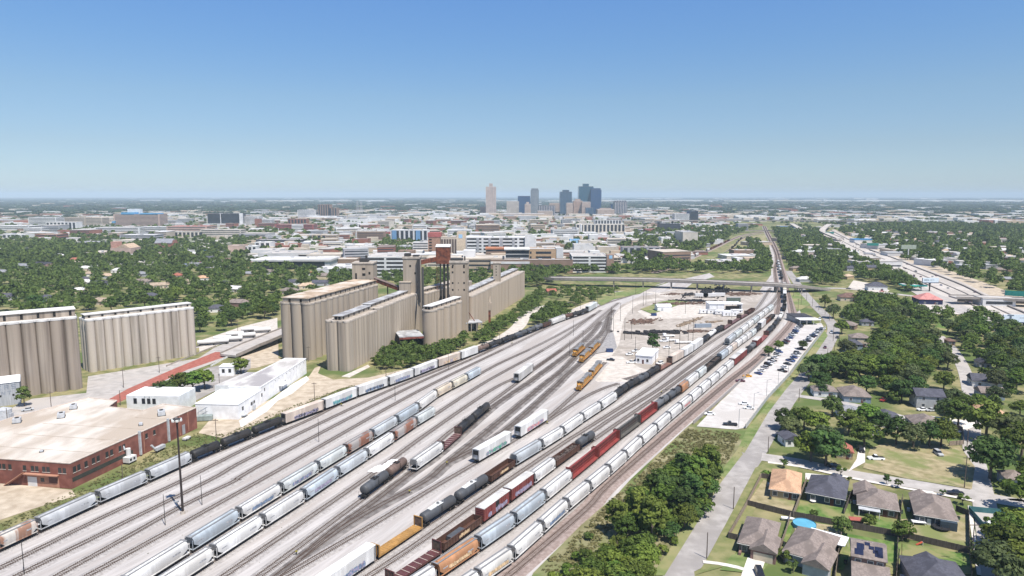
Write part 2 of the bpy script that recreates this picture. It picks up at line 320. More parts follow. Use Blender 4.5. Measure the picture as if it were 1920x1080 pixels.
sheet("vacant_lot", [(1618, 878), (1632, 840), (1660, 832), (1800, 838), (1828, 876), (1822, 918), (1700, 898)], dry_m)
sheet("fenced_lawn", [(1768, 812), (1800, 806), (1806, 832), (1780, 834)], lawn_m)
# near yards
for nm, q, mt in (("side_lawn", [(1306, 1078), (1322, 1056), (1376, 955), (1416, 878), (1440, 866), (1500, 874), (1490, 890), (1455, 900), (1418, 950), (1378, 1040), (1362, 1062)], M("side_grass", (.15, .175, .06), rough=1, sc=.25, pos=True, c2=(.23, .215, .10), det=8)),
     ("tan_yard", [(1402, 944), (1432, 900), (1492, 930), (1486, 968)], dry_m),
     ("back_lawn", [(1500, 940), (1590, 955), (1600, 985), (1492, 968)], lawn_m), ("middle_lawn", [(1600, 955), (1690, 970), (1690, 1008), (1600, 990)], lawn_m),
     ("brown_yard", [(1690, 975), (1820, 965), (1818, 1032), (1692, 1010)], dry_m), ("narrow_lawn", [(1462, 1012), (1476, 975), (1490, 975), (1478, 1020)], lawn_m),
     ("pool_yard", [(1490, 975), (1580, 990), (1575, 1012), (1490, 1000)], dry_m), ("solar_lawn", [(1578, 1000), (1690, 1020), (1684, 1078), (1662, 1078), (1660, 1030), (1600, 1020), (1582, 1070), (1572, 1070)], lawn_m),
     ("slate_lawn", [(1692, 1020), (1822, 1042), (1824, 1078), (1800, 1078), (1690, 1060)], lawn_m), ("front_lawn", [(1372, 1042), (1395, 1035), (1440, 1060), (1425, 1078), (1350, 1070)], verge_m)):
 sheet(nm, q, mt)
sheet("driveway", [(1402, 1046), (1437, 1046), (1424, 1085), (1388, 1085)], walk_m)
for nm, q in (("garage_apron", [(1510, 888), (1560, 893), (1556, 903), (1510, 900)]), ("short_driveway", [(1715, 918), (1750, 923), (1752, 932), (1712, 930)]), ("north_driveway", [(1600, 880), (1622, 868), (1622, 840), (1610, 840), (1606, 862), (1590, 886)]), ("carport_slab", [(1624, 808), (1668, 806), (1662, 818), (1628, 818)]), ("long_driveway", [(1690, 790), (1800, 812), (1830, 800), (1830, 792), (1740, 780)])):
 sheet(nm, q, walk_m)
for nm, q, w in (("sidewalk", [(1440, 868), (1500, 876), (1600, 898), (1700, 917), (1800, 935), (1826, 941)], 1.6), ("footpath", [(1318, 1055), (1345, 1058), (1385, 1066), (1420, 1078)], 1.5), ("corner_walk", [(1836, 1080), (1826, 1010), (1818, 950)], 1.0)):
 road(nm, q, w, walk_m)
# neighbourhood across the east street and by the freeway
for nm, q, mt in (("meadow", [(1738, 622), (1762, 607), (1790, 602), (1778, 622), (1750, 634)], lawn_m), ("park_lawn", [(1775, 598), (1830, 595), (1828, 604), (1782, 610)], verge_m), ("gas_station_lot", [(1700, 575), (1740, 560), (1800, 566), (1850, 582), (1800, 590), (1740, 588)], caliche_m),
     ("dirt_clearing", [(1590, 540), (1600, 526), (1640, 533), (1668, 545), (1660, 551)], caliche_m), ("grass_triangle", [(1478, 540), (1490, 540), (1520, 572), (1494, 585)], verge_m), ("grass_island", [(1200, 580), (1240, 566), (1262, 562), (1290, 566), (1250, 580), (1222, 589)], verge_m),
     ("rail_meadow", [(1365, 462), (1400, 445), (1435, 440), (1438, 455), (1430, 470), (1385, 474)], dry_m), ("white_clearing", [(1360, 490), (1425, 487), (1425, 500), (1385, 508), (1365, 500)], white_m), ("corridor_grass", [(1280, 505), (1340, 480), (1385, 462), (1375, 478), (1320, 500), (1300, 510)], verge_m),
     ("slope_grass", [(1100, 556), (1180, 545), (1225, 533), (1240, 530), (1200, 551), (1150, 562), (1128, 574)], verge_m)):
 sheet(nm, q, mt)
# ------------------------------------------------------------ railway tracks
TIES_A = np.array([[-1.3, -.11], [1.3, -.11], [1.3, .11], [-1.3, .11]])
NT = [0]
def track(px_pts=None, path=None, shift=0.0, ballast=None, bw=1.75, spacing=.62, ext=0.0, far=0.0):
 if path is None:
  P = W(px_pts)
  if ext: a, b = Vector(P[0]), Vector(P[1]); P = [tuple(a + (a - b).normalized() * ext)] + P
  path = Path(P)
  if shift: path = Path(path.offset(shift)[::3] + [path.offset(shift)[-1]])
 i = NT[0]; NT[0] += 1; zb = .22 + .004 * i
 m = ribbon(path, bw, z=zb); n = len(m.v) // 2
 out = path.offset(bw + .9); inn = path.offset(-bw - .9)              # shoulders
 k = len(m.v); m.v += [(x, y, .005) for x, y in out] + [(x, y, .005) for x, y in inn]
 for q in range(n - 1): m.f += [(q, q + 1, k + q + 1, k + q), (k + n + q, k + n + q + 1, n + q + 1, n + q)]; m.m += [0, 0]
 root = tag(m.build("railway_track", ballast or ballast_m), kind="structure")
 T = []; Fc = []; s = .3; sp = spacing
 while s < path.L:
  p = path.at(s); d = path.dir(s)
  jx, jy = random.uniform(-.06, .06), random.uniform(-.03, .03)
  for a, b in TIES_A: a += jx; T.append((p.x - d.y * a + d.x * b, p.y + d.x * a + d.y * b, zb + .05))
  for a, b in TIES_A: a += jx; T.append((p.x - d.y * a + d.x * b, p.y + d.x * a + d.y * b, zb - .05))
  q = len(T) - 8; Fc += [(q, q + 1, q + 2, q + 3), (q + 4, q + 5, q + 1, q), (q + 5, q + 6, q + 2, q + 1), (q + 6, q + 7, q + 3, q + 2), (q + 7, q + 4, q, q + 3)]
  s += sp if p.length < 420 else 1.1
 mt = MB(); mt.v = T; mt.f = Fc; mt.m = [0] * len(Fc); tag(mt.build("sleepers", tie_m, root), kind="stuff")
 for sg in (-1, 1):
  a = path.offset(sg * .7175 - .05); b = path.offset(sg * .7175 + .05); mr = MB(); n = len(a)
  mr.v = [(x, y, zb + .2) for x, y in a] + [(x, y, zb + .2) for x, y in b] + [(x, y, zb + .02) for x, y in a] + [(x, y, zb + .02) for x, y in b]
  for q in range(n - 1): mr.f += [(q, q + 1, n + q + 1, n + q), (2 * n + q, 2 * n + q + 1, q + 1, q), (n + q, n + q + 1, 3 * n + q + 1, 3 * n + q)]; mr.m += [0] * 3
  mr.build("rail", rail_m, root)
 return path
NEAR = dict(
 T1=[(0, 1039), (74, 1004), (186, 951), (280, 909), (362, 871), (480, 822), (537, 799), (610, 772), (672, 747), (730, 727), (777, 710), (822, 692), (865, 677), (897, 665), (960, 641), (990, 629), (1020, 617), (1060, 602), (1100, 589), (1121, 577), (1150, 566), (1190, 553)],
 S2=[(359, 1043), (452, 983), (597, 892), (652, 858), (702, 828), (747, 800), (787, 775), (822, 748), (848, 734), (878, 718), (902, 704)],
 S3=[(403, 1057), (495, 996), (572, 946), (635, 902), (690, 866), (738, 833), (782, 803), (816, 782)],
 T9=[(677, 1077), (708, 1055), (795, 996), (860, 953), (920, 912), (967, 879), (1017, 848), (1057, 823), (1094, 796), (1127, 774), (1157, 753), (1180, 735), (1218, 713), (1238, 699), (1260, 686), (1282, 673), (1300, 662), (1318, 649), (1333, 637), (1344, 628), (1358, 621), (1382, 605), (1415, 585), (1428, 572), (1440, 553), (1447, 541)],
 T10=[(780, 1077), (830, 1043), (905, 988), (957, 948), (1002, 914), (1042, 883), (1088, 849), (1118, 828), (1253, 733)],
 T11=[(842, 1080), (900, 1040), (967, 993), (1023, 948), (1073, 906), (1123, 864), (1163, 829), (1202, 799), (1233, 774), (1256, 757), (1278, 741), (1290, 731), (1310, 714), (1325, 702), (1352, 679), (1365, 669), (1382, 655), (1418, 628), (1435, 612), (1453, 597)],
 T12=[(930, 1084), (962, 1061), (1019, 1009), (1066, 965), (1107, 930), (1144, 898), (1175, 870), (1204, 842), (1232, 817), (1257, 794), (1278, 776), (1297, 760), (1315, 744), (1332, 729), (1348, 715), (1362, 702), (1376, 690), (1390, 678), (1410, 661), (1427, 646), (1438, 635), (1453, 619), (1466, 601), (1473, 583), (1474, 567), (1473, 540), (1468, 523), (1463, 503), (1457, 480), (1448, 458), (1437, 438), (1431, 424)],
 H4=[(1365, 649), (1378, 638), (1390, 629), (1402, 619), (1412, 611), (1422, 603), (1432, 595), (1440, 588), (1450, 580), (1460, 566)])
TRK = {}
TRK["T1"] = track(NEAR["T1"] + [(1215, 540), (1245, 530)], shift=1.4, ext=60)
for nm, ext in (("T9", 60), ("T10", 60), ("T11", 60)): TRK[nm] = track(NEAR[nm], shift=1.4, ext=ext)
TRK["T12"] = track(NEAR["T12"], shift=1.4, ext=60)
TRK["H4"] = track([(1253, 731), (1290, 704), (1330, 676)] + NEAR["H4"], shift=1.0)
TRK["S2"] = track(NEAR["S2"] + [(940, 683), (1000, 655), (1045, 632), (1090, 607), (1118, 590)], shift=1.4, ext=60)
TRK["S3"] = track(NEAR["S3"] + [(893, 731), (940, 703), (1000, 670), (1060, 634), (1097, 606), (1130, 582)], shift=1.2, ext=60)
for px_ in ([(30, 1066 - 14), (200, 968), (343, 902), (480, 833), (580, 788), (640, 757)], [(200, 998), (397, 900), (480, 854), (730, 733), (832, 691), (880, 670)], [(200, 1030), (343, 950), (447, 900), (480, 878), (762, 730), (907, 664), (960, 638)],
   [(200, 1062), (492, 900), (793, 730), (983, 637), (1060, 598)]): track(px_, ext=70)
track([(423, 1080), (520, 1013), (687, 898), (800, 815), (925, 730), (1000, 692), (1090, 628), (1128, 594), (1160, 568)], ext=60)
TRK["M3"] = track([(500, 1072), (677, 940), (755, 882), (825, 827), (852, 805), (955, 730), (1000, 695), (1075, 642), (1125, 603), (1148, 583)], ext=50)
TRK["M4"] = track([(560, 1050), (633, 990), (693, 948), (740, 912), (777, 884), (827, 848), (920, 767), (973, 730), (1000, 712), (1093, 642), (1127, 604)], ballast=oil_m)
TRK["M5"] = track([(522, 1080), (625, 1003), (700, 956), (800, 902), (840, 868), (923, 802), (1010, 730), (1055, 694), (1080, 668), (1110, 642), (1132, 620), (1140, 596), (1150, 581)], ballast=oil_m, ext=60)
TRK["M6"] = track([(840, 868), (880, 848), (950, 806), (1036, 730), (1062, 704), (1092, 679), (1118, 654), (1139, 630), (1140, 612), (1143, 596)], ballast=oil_m)
TRK["M7"] = track([(538, 1080), (608, 1038), (700, 985), (820, 912), (895, 868), (972, 822), (1025, 787), (1086, 733), (1105, 714), (1125, 690), (1135, 680)], ext=60)
track([(985, 815), (1025, 791), (1093, 748), (1130, 730), (1160, 720)])
track([(1172, 712), (1196, 705), (1220, 697)])
for px_ in ([(695, 1080), (780, 1023), (820, 995), (942, 910), (1060, 830), (1100, 805), (1217, 730), (1260, 697), (1318, 653), (1365, 622), (1412, 592), (1445, 570), (1460, 548), (1461, 530)], [(1112, 810), (1150, 784), (1237, 730), (1300, 684), (1355, 646), (1400, 612), (1450, 575), (1466, 548), (1466, 530)]): track(px_, ext=40)
for px_ in ([(955, 1080), (1100, 955), (1160, 893), (1350, 730), (1427, 668), (1480, 612), (1487, 595), (1484, 575), (1478, 548), (1472, 525), (1464, 495), (1455, 465), (1442, 440), (1434, 424)],): TRK["T13"] = track(px_, ext=50, ballast=rust_ballast_m, bw=2.6)
track([(1457, 590), (1461, 560), (1456, 530), (1453, 505), (1456, 488), (1452, 470), (1440, 445), (1431, 424)], ballast=rust_ballast_m)
TRK["FA"] = track([(1225, 512), (1257, 501), (1333, 468), (1373, 449), (1395, 441), (1430, 434)], ballast=rust_ballast_m, bw=4)
TRK["FB"] = track([(1310, 498), (1345, 482), (1375, 464), (1388, 450), (1405, 442), (1430, 437)], ballast=rust_ballast_m, bw=3)
TRK["LF"] = track([(360, 652), (372, 650), (420, 636), (500, 615)], bw=2)
# ------------------------------------------------------------ rolling stock
dark_m = M("underframe_black", (.022, .021, .021), rough=.9)
wheel_m = M("wheel_steel", (.07, .055, .045), rough=.7)
grat_m = M("walkway_grating", (.20, .20, .205), rough=.8, sc=3)
hatch_m = M("hatch_pale", (.60, .60, .59), rough=.7, sc=1)
def coatm(name, c, dirt=.2, c3=None, rough=.55): return M("coat_" + name, c, rough=rough, var=dirt, c2=tuple(q * (1 + dirt * .4) for q in c), sc=.7, stretch=(.9, .9, .2), det=8, rnd=.09, spec=.3, c3=c3 or tuple(q * .74 + w for q, w in zip(c, (.012, .008, .004))), sc3=.33)
COAT = {n: coatm(n, *a) for n, a in dict(
 white=((.68, .67, .65),), white2=((.62, .60, .57), .2), grey=((.46, .47, .48),), silver=((.47, .50, .52), .12, None, .4), blue=((.42, .47, .51),), pale=((.55, .58, .57),), tan=((.58, .49, .38),), peach=((.62, .52, .44),), cream=((.62, .57, .46),),
 rust=((.20, .085, .055), .3), rusty=((.52, .48, .43), .1, (.27, .15, .10)), rustgrey=((.34, .31, .29), .12, (.22, .10, .065)), orange=((.40, .20, .10), .2), ochre=((.42, .23, .07), .2), red=((.24, .045, .04), .25), redbox=((.23, .055, .05), .2), maroon=((.11, .04, .04), .25), brown=((.10, .05, .036), .3),
 black=((.026, .026, .028), .25), dkgrey=((.075, .08, .088), .2), tankgrey=((.13, .135, .145), .2), browntank=((.16, .11, .09), .3), greycb=((.10, .095, .085), .3)).items()}
graf_cols = dict(blue=(.17, .23, .33), teal=(.12, .34, .33), dark=(.07, .07, .09), mauve=(.30, .27, .36), green=(.09, .30, .21), pink=(.55, .25, .24), tan=(.62, .45, .27))
GRAF = {k: M("spray_" + k, c, rough=.7, var=.3, sc=1.2) for k, c in graf_cols.items()}
def truck(par, x, hi=True):
 m = MB()
 for s in (-1, 1):
  m.face([(x - 1.15, s * 1.0, .62), (x - .75, s * 1.0, .30), (x + .75, s * 1.0, .30), (x + 1.15, s * 1.0, .62), (x + .5, s * 1.0, .80), (x - .5, s * 1.0, .80)][::s])
  m.box(x - 1.15, x + 1.15, min(s * .86, s * 1.0), max(s * .86, s * 1.0), .42, .66)
 m.box(x - .25, x + .25, -1, 1, .45, .85)
 t = m.build("truck", dark_m, par)
 for dx in (-.88, .88):
  w = MB()
  for s in (-1, 1): w.tube((x + dx, s * .70, .46), (x + dx, s * .83, .46), .46, .46, 12 if hi else 8)
  w.tube((x + dx, -.7, .46), (x + dx, .7, .46), .08, .08, 6)
  w.build("wheelset", wheel_m, t)
 return t
def truck_lo(par, x):
 m = MB()
 for s in (-1, 1):
  m.box(x - 1.2, x + 1.2, min(s * .8, s * 1.0), max(s * .8, s * 1.0), .40, .72)
  for dx in (-.88, .88): m.tube((x + dx, s * .7, .46), (x + dx, s * .85, .46), .46, .46, 8)
 m.box(x - .25, x + .25, -.9, .9, .45, .85)
 return m.build("truck", dark_m, par)
def coupler(par, x): 
 s = 1 if x > 0 else -1
 return MB().box(min(x, x + s * .75), max(x, x + s * .75), -.14, .14, .72, .98).build("coupler", dark_m, par)
def ladder(m, x, y, z0, z1, w=.45, ax='y', mi=0):
 for q in (-w / 2, w / 2):
  p = (x, y + q) if ax == 'y' else (x + q, y); m.bar((*p, z0), (*p, z1), .035, mi)
 z = z0 + .3
 while z < z1:
  if ax == 'y': m.bar((x, y - w / 2, z), (x, y + w / 2, z), .025, mi)
  else: m.bar((x - w / 2, y, z), (x + w / 2, y, z), .025, mi)
  z += .42
def graffiti(par, L, z0, z1, y, keys, seed):
 R = random.Random(seed); x = -L / 2; h = z1 - z0
 m = MB(); mats = [GRAF[k] for k in keys]
 while x < L / 2:
  w = R.uniform(.5, 1.1) * h * .62; k = R.randrange(len(mats)); n = R.randint(7, 10); cx, cz = x + w / 2, z0 + h * R.uniform(.42, .58)
  P = [(cx + w * .62 * R.uniform(.55, 1.15) * math.cos(t), cz + h * .52 * R.uniform(.55, 1.1) * math.sin(t)) for t in [2 * math.pi * i / n for i in range(n)]]
  yy = y - .012 - .003 * (len(m.f) % 3); m.face([(a, yy, b) for a, b in P], k)
  q = [(cx + (a - cx) * .55, cz + (b - cz) * .5) for a, b in P]; m.face([(a, yy - .012, b) for a, b in q], R.randrange(len(mats)))
  x += w * R.uniform(.55, .9)
 return m.build("graffiti", mats, par)
def hopper(name, L=17.3, style="hatch", hi=True):
 r = thing(name, "", "freight car"); H = L / 2
 half = [(1.42, 1.12), (1.54, 1.7), (1.59, 2.4), (1.57, 3.0), (1.48, 3.5), (1.28, 3.92), (.95, 4.17), (.5, 4.27)]
 prof = [(-y, z) for y, z in half] + [(y, z) for y, z in reversed(half)]
 xe = lambda z: H - .45 if z > 2.3 else H - .45 - (2.3 - z) / 1.2 * 2.0
 m = MB(); R = []
 for s in (-1, 1): R.append([(s * xe(z), y, z) for y, z in prof])
 m.rings(R)
 paintable(m.build("body", COAT["white"], r, smooth=40))
 m = MB()
 for s in (-1, 1): m.box(-H, H, s * 1.5 - .07, s * 1.5 + .07, .92, 1.16)
 for x in (-H, H):
  m.box(min(x, x * .955), max(x, x * .955), -1.43, 1.43, .94, 1.10)
  for s in (-1, 1): m.box(min(x, x - math.copysign(.14, x)), max(x, x - math.copysign(.14, x)), s * 1.5 - .06, s * 1.5 + .06, 1.16, 3.6 if hi else 2.6)
 paintable(m.build("side_sill", COAT["white"], r))
 for s in (-1, 1):
  for x0_, x1_, z_, h_ in ((-.40, -.29, 2.45, .3), (.2, .34, 2.5, .42)): MB().box(x0_ * L, x1_ * L, min(s * 1.565, s * 1.612), max(s * 1.565, s * 1.612), z_, z_ + h_).build("stencil", M("stencil_grey", (.33, .33, .34), var=.5, sc=4), r)
 ns = (-.31, 0, .31) if L > 15.5 else (-.2, .2)
 for q in ns:
  c = q * L * .95; w = .17 * L if len(ns) == 3 else .22 * L; a = 1.35
  m = MB(); m.rings([[(c - w, -a, 1.14), (c + w, -a, 1.14), (c + w, a, 1.14), (c - w, a, 1.14)], [(c - .55, -.55, .42), (c + .55, -.55, .42), (c + .55, .55, .42), (c - .55, .55, .42)]])
  m.build("outlet_hopper", dark_m, r)
 m = MB()
 ys = ((-.82, -.45), (.45, .82)) if style == "hatch" else ((-.95, -.5), (.5, .95))
 for a, b in ys: m.box(-H + .15, H - .15, a, b, 4.30, 4.36)
 for x in (-H + .12, H - .62): m.box(x, x + .5, -1.1, 1.1, 4.30, 4.361)
 if hi:
  for s in (-1, 1): ladder(m, s * (H - .1), .9, 1.1, 4.3)
 m.build("roof_walkway", grat_m, r)
 if style == "hatch":
  n = 10 if hi else 6
  for i in range(n):
   x = -H + 1.3 + (L - 2.6) * i / (n - 1); mm = MB().tube((x, .0, 4.25), (x, 0, 4.42), .36, .3, 10); mm.build("hatch", hatch_m, r)
 else:
  m = MB(); m.rings([[(s * (H - 1.1), y, z) for y, z in ((-.36, 4.24), (-.32, 4.40), (0, 4.45), (.32, 4.40), (.36, 4.24))] for s in (-1, 1)]); paintable(m.build("trough_hatch", hatch_m, r))
 for s in (-1, 1):
  (truck if hi else truck_lo)(r, s * (H - 1.55))
  if hi: coupler(r, s * H)
 return r
def tank_car(name, L=16.6, hi=True, pad=False):
 r = thing(name, "", "tank car"); H = L / 2; R_ = 1.5; zc = 2.62; n = 20 if hi else 12; m = MB(); rings = []
 for x, k in [(-H + .35, .0), (-H + .38, .38), (-H + .5, .66), (-H + .72, .87), (-H + 1.05, 1), (0, 1), (H - 1.05, 1), (H - .72, .87), (H - .5, .66), (H - .38, .38), (H - .35, .0)]:
  kk = max(k, .02); rings.append([(x, R_ * kk * math.cos(t), zc + R_ * kk * math.sin(t)) for t in [2 * math.pi * i / n for i in range(n)]])
 m.rings(rings); paintable(m.build("tank", COAT["black"], r, smooth=50))
 m = MB(); m.tube((0, 0, zc + R_ - .1), (0, 0, zc + R_ + .42), .42, .42, 12); m.tube((0, 0, zc + R_ + .42), (0, 0, zc + R_ + .52), .46, .3, 12)
 paintable(m.build("manway_dome", COAT["black"], r))
 m = MB(); m.box(-1.5, 1.5, -.95, .95, zc + R_ + .02, zc + R_ + .08)
 for x in (-1.5, 1.5):
  for y in (-.95, .95): m.bar((x, y, zc + R_), (x, y, zc + R_ + .95), .03)
 for y in (-.95, .95): m.bar((-1.5, y, zc + R_ + .95), (1.5, y, zc + R_ + .95), .03)
 m.build("platform", dark_m if not pad else hatch_m, r)
 if pad: MB().box(-4.4, -.7, -.7, .7, zc + R_ - .2, zc + R_ + .04).build("roof_patch", COAT["white"], r)
 if hi:
  m = MB()
  for s in (-1, 1): ladder(m, 0, s * 1.52, .9, zc + R_, ax='x')
  m.build("ladder", dark_m, r)
 for s in (-1, 1):
  m = MB(); m.box(min(s * (H - 2.9), s * H), max(s * (H - 2.9), s * H), -.55, .55, .8, 1.25); m.box(s * (H - .15) - .12, s * (H - .15) + .12, -1.45, 1.45, .85, 1.15)
  for y in (-1.4, 1.4): m.bar((s * (H - .1), y, 1.1), (s * (H - .1), y, 2.1), .035)
  m.bar((s * (H - .1), -1.4, 2.1), (s * (H - .1), 1.4, 2.1), .03); m.build("end_sill", dark_m, r)
  (truck if hi else truck_lo)(r, s * (H - 1.8))
  if hi: coupler(r, s * H)
 return r
def boxcar(name, L=16.6, Ht=4.7, hi=True, kind="box", open_door=False):
 r = thing(name, "", "boxcar"); H = L / 2; b = .98; m = MB()
 m.box(-H + .12, H - .12, -1.52, 1.52, b, Ht)
 if kind == "box":
  for i in range(13):
   x = -H + .2 + (L - .4) * i / 12
   if abs(x) < 1.9: continue
   for s in (-1, 1): m.box(x - .06, x + .06, min(s * 1.52, s * 1.60), max(s * 1.52, s * 1.60), b, Ht - .1)
  for s in (-1, 1):
   for i in range(6): z = b + .35 + i * .58; m.box(min(s * (H - .12), s * (H - .02)), max(s * (H - .12), s * (H - .02)), -1.4, 1.4, z, z + .22)
 paintable(m.build("body", COAT["redbox"], r))
 m = MB(); pr = [(-1.56, Ht - .08), (-1.5, Ht + .06), (0, Ht + .2), (1.5, Ht + .06), (1.56, Ht - .08)]
 m.rings([[(s * (H - .08), y, z) for y, z in pr] for s in (-1, 1)])
 if kind == "box":
  for i in range(11): x = -H + .8 + (L - 1.6) * i / 10; m.rings([[(x + q, y, z + .05) for y, z in pr[1:4]] for q in (-.09, .09)], caps=False, closed=False)
 rf = m.build("roof", COAT["white" if kind != "box" else "white2"], r)
 if kind != "box": paintable(rf)
 for s in (-1, 1):
  m = MB(); y = s * 1.56
  if open_door and s < 0: m.box(-1.1, 1.1, -1.56, -1.50, b + .15, Ht - .25); m.build("doorway", dark_m, r); MB().box(-3.5, -1.15, -1.66, -1.59, b + .1, Ht - .2).build("door", COAT["redbox"], r); paintable(KIDS[r.name][-1])
  else: m.box(-1.55, 1.55, min(y, y + s * .07), max(y, y + s * .07), b + .1, Ht - .2); paintable(m.build("door", COAT["redbox"], r))
 if kind == "reefer":
  m = MB(); m.box(-H - .02, -H + .13, -1.1, 1.1, 2.9, Ht - .3); m.build("cooling_unit", dark_m, r)
  m = MB(); m.box(-H - .35, -H + .12, -1.35, 1.35, 1.05, 1.25); ladder(m, -H - .05, -1.0, 1.2, 3.0); ladder(m, -H - .05, 1.0, 1.2, 3.0)
  m.build("end_platform", dark_m, r)
 m = MB(); m.box(-H, H, -.35, .35, .72, .98); m.box(-2.5, 2.5, -1.45, 1.45, .75, .97); m.build("underframe", dark_m, r)
 if hi:
  m = MB()
  for s in (-1, 1): ladder(m, s * (H - .5), -1.64 * s, 1.0, Ht, ax='x')
  m.build("ladder", dark_m, r)
 for s in (-1, 1):
  (truck if hi else truck_lo)(r, s * (H - 2.0))
  if hi: coupler(r, s * H)
 return r
def gondola(name, L=17.5, hi=True, load=None, Ht=2.9, slope=False):
 r = thing(name, "", "gondola car"); H = L / 2; b = 1.0; zf = 1.3; m = MB()
 for s in (-1, 1):
  m.box(-H + .1, H - .1, min(s * 1.42, s * 1.52), max(s * 1.42, s * 1.52), b, Ht); m.box(-H + .05, H - .05, min(s * 1.38, s * 1.62), max(s * 1.38, s * 1.62), Ht, Ht + .14)
  for i in range(15): x = -H + .25 + (L - .5) * i / 14; m.box(x - .07, x + .07, min(s * 1.52, s * 1.64), max(s * 1.52, s * 1.64), b, Ht)
  m.box(min(s * (H - .12), s * (H - .02)), max(s * (H - .12), s * (H - .02)), -1.42, 1.42, b, Ht + .1)
 paintable(m.build("side_wall", COAT["brown"], r))
 paintable(MB().box(-H + .12, H - .12, -1.42, 1.42, b, zf).build("floor", COAT["rust"], r))
 if load == "scrap":
  m = MB(); R = random.Random(3)
  for i in range(60): x = R.uniform(-H + .8, H - .8); y = R.uniform(-1, 1); z = Ht - .5 + R.uniform(-.2, .25) + .3 * (1 - abs(x) / H); a = R.uniform(.25, .7); m.box(x - a, x + a, y - .35, y + .35, z - .9, z, 0, R.uniform(0, 3))
  tag(m.build("load", M("dark_scrap", (.085, .065, .055), rough=1, var=.4, sc=.9), r), kind="stuff")
 elif load == "plate":
  MB().box(-5.2, 1.5, -.9, .9, zf + .01, zf + 1.25).build("load", COAT["dkgrey"], r)
 for s in (-1, 1):
  (truck if hi else truck_lo)(r, s * (H - 2.0))
  if hi: coupler(r, s * H)
 return r
def flatcar(name, L=20.0, hi=True, planks=True, bh=3.9):
 r = thing(name, "", "flatcar"); H = L / 2; m = MB()
 for s in (-1, 1): m.box(-H + .1, H - .1, min(s * 1.3, s * 1.48), max(s * 1.3, s * 1.48), .72, 1.2)
 m.box(-H + .05, H - .05, -.4, .4, .7, 1.15); paintable(m.build("frame", COAT["maroon"], r))
 m = MB()
 n = 46
 for i in range(n): x = -H + .6 + (L - 1.2) * i / n; dz = (i * 37 % 5) * .012; m.box(x, x + (L - 1.2) / n * .93, -1.46, 1.46, 1.2, 1.255 + dz)
 if not planks: 
  m = MB().box(-H + .2, H - .2, -1.46, 1.46, 1.2, 1.26)
  for i in range(8): x = -H + 1.3 + (L - 2.6) * i / 7; m.box(x - .08, x + .08, -1.47, 1.47, 1.26, 1.34, 1)
 paintable(m.build("deck", [COAT["maroon"], COAT["peach"]], r))
 for s in (-1, 1):
  m = MB(); x = s * (H - .35)
  m.box(x - .06, x + .06, -1.3, 1.3, 1.25, bh - .1, 1)
  for y in (-1.4, 1.4): m.box(x - .16, x + .16, y - .12, y + .12, 1.2, bh)
  m.box(x - .16, x + .16, -1.52, 1.52, bh, bh + .16)
  for y in (-.5, .5): m.box(x - .13 + s * .1, x + .13 + s * .1, y - .06, y + .06, 1.25, bh)
  m.build("bulkhead", [COAT["maroon"], M("bulkhead_timber", (.11, .075, .055), var=.3, sc=1.2)], r); paintable(KIDS[r.name][-1])
  (truck if hi else truck_lo)(r, s * (H - 2.0))
  if hi: coupler(r, s * H)
 return r
def centerbeam(name, L=21.6, hi=True):
 r = thing(name, "", "centerbeam flatcar"); H = L / 2; m = MB(); Ht = 4.5
 m.box(-H + .1, H - .1, -1.4, 1.4, .78, 1.05)
 for s in (-1, 1): m.face([(-H + .2, s * .25, 1.3), (H - .2, s * .25, 1.3), (H - .2, s * 1.42, 1.06), (-H + .2, s * 1.42, 1.06)][::-s])
 paintable(m.build("deck", COAT["red"], r))
 m = MB(); m.box(-H + .3, H - .3, -.35, .35, Ht - .28, Ht); m.box(-H + .3, H - .3, -.10, .10, 1.2, 1.75)
 n = 19
 for i in range(n + 1): x = -H + .4 + (L - .8) * i / n; m.box(x - .13, x + .13, -.13, .13, 1.1, Ht - .2)
 for i in range(n):
  x = -H + .4 + (L - .8) * (i + .5) / n; a = (L - .8) / n * .5
  m.box(x - a, x + a, -.05, .05, 1.7, 2.05); m.box(x - a, x + a, -.05, .05, 3.55, 4.3)
 m.box(-H + .3, H - .3, -.06, .06, 2.7, 2.95)
 paintable(m.build("centre_beam", COAT["red"], r)); MB().box(-H + .35, H - .35, -.03, .03, 1.7, 4.3).build("truss_shade", M("painted_truss_shade", (.05, .02, .018)), r)  # added dark panel: paints the shade seen inside the open truss
 for s in (-1, 1):
  x = s * (H - .22); paintable(MB().box(x - .1, x + .1, -1.4, 1.4, 1.0, Ht).build("bulkhead", COAT["red"], r))
  (truck if hi else truck_lo)(r, s * (H - 2.0))
  if hi: coupler(r, s * H)
 return r
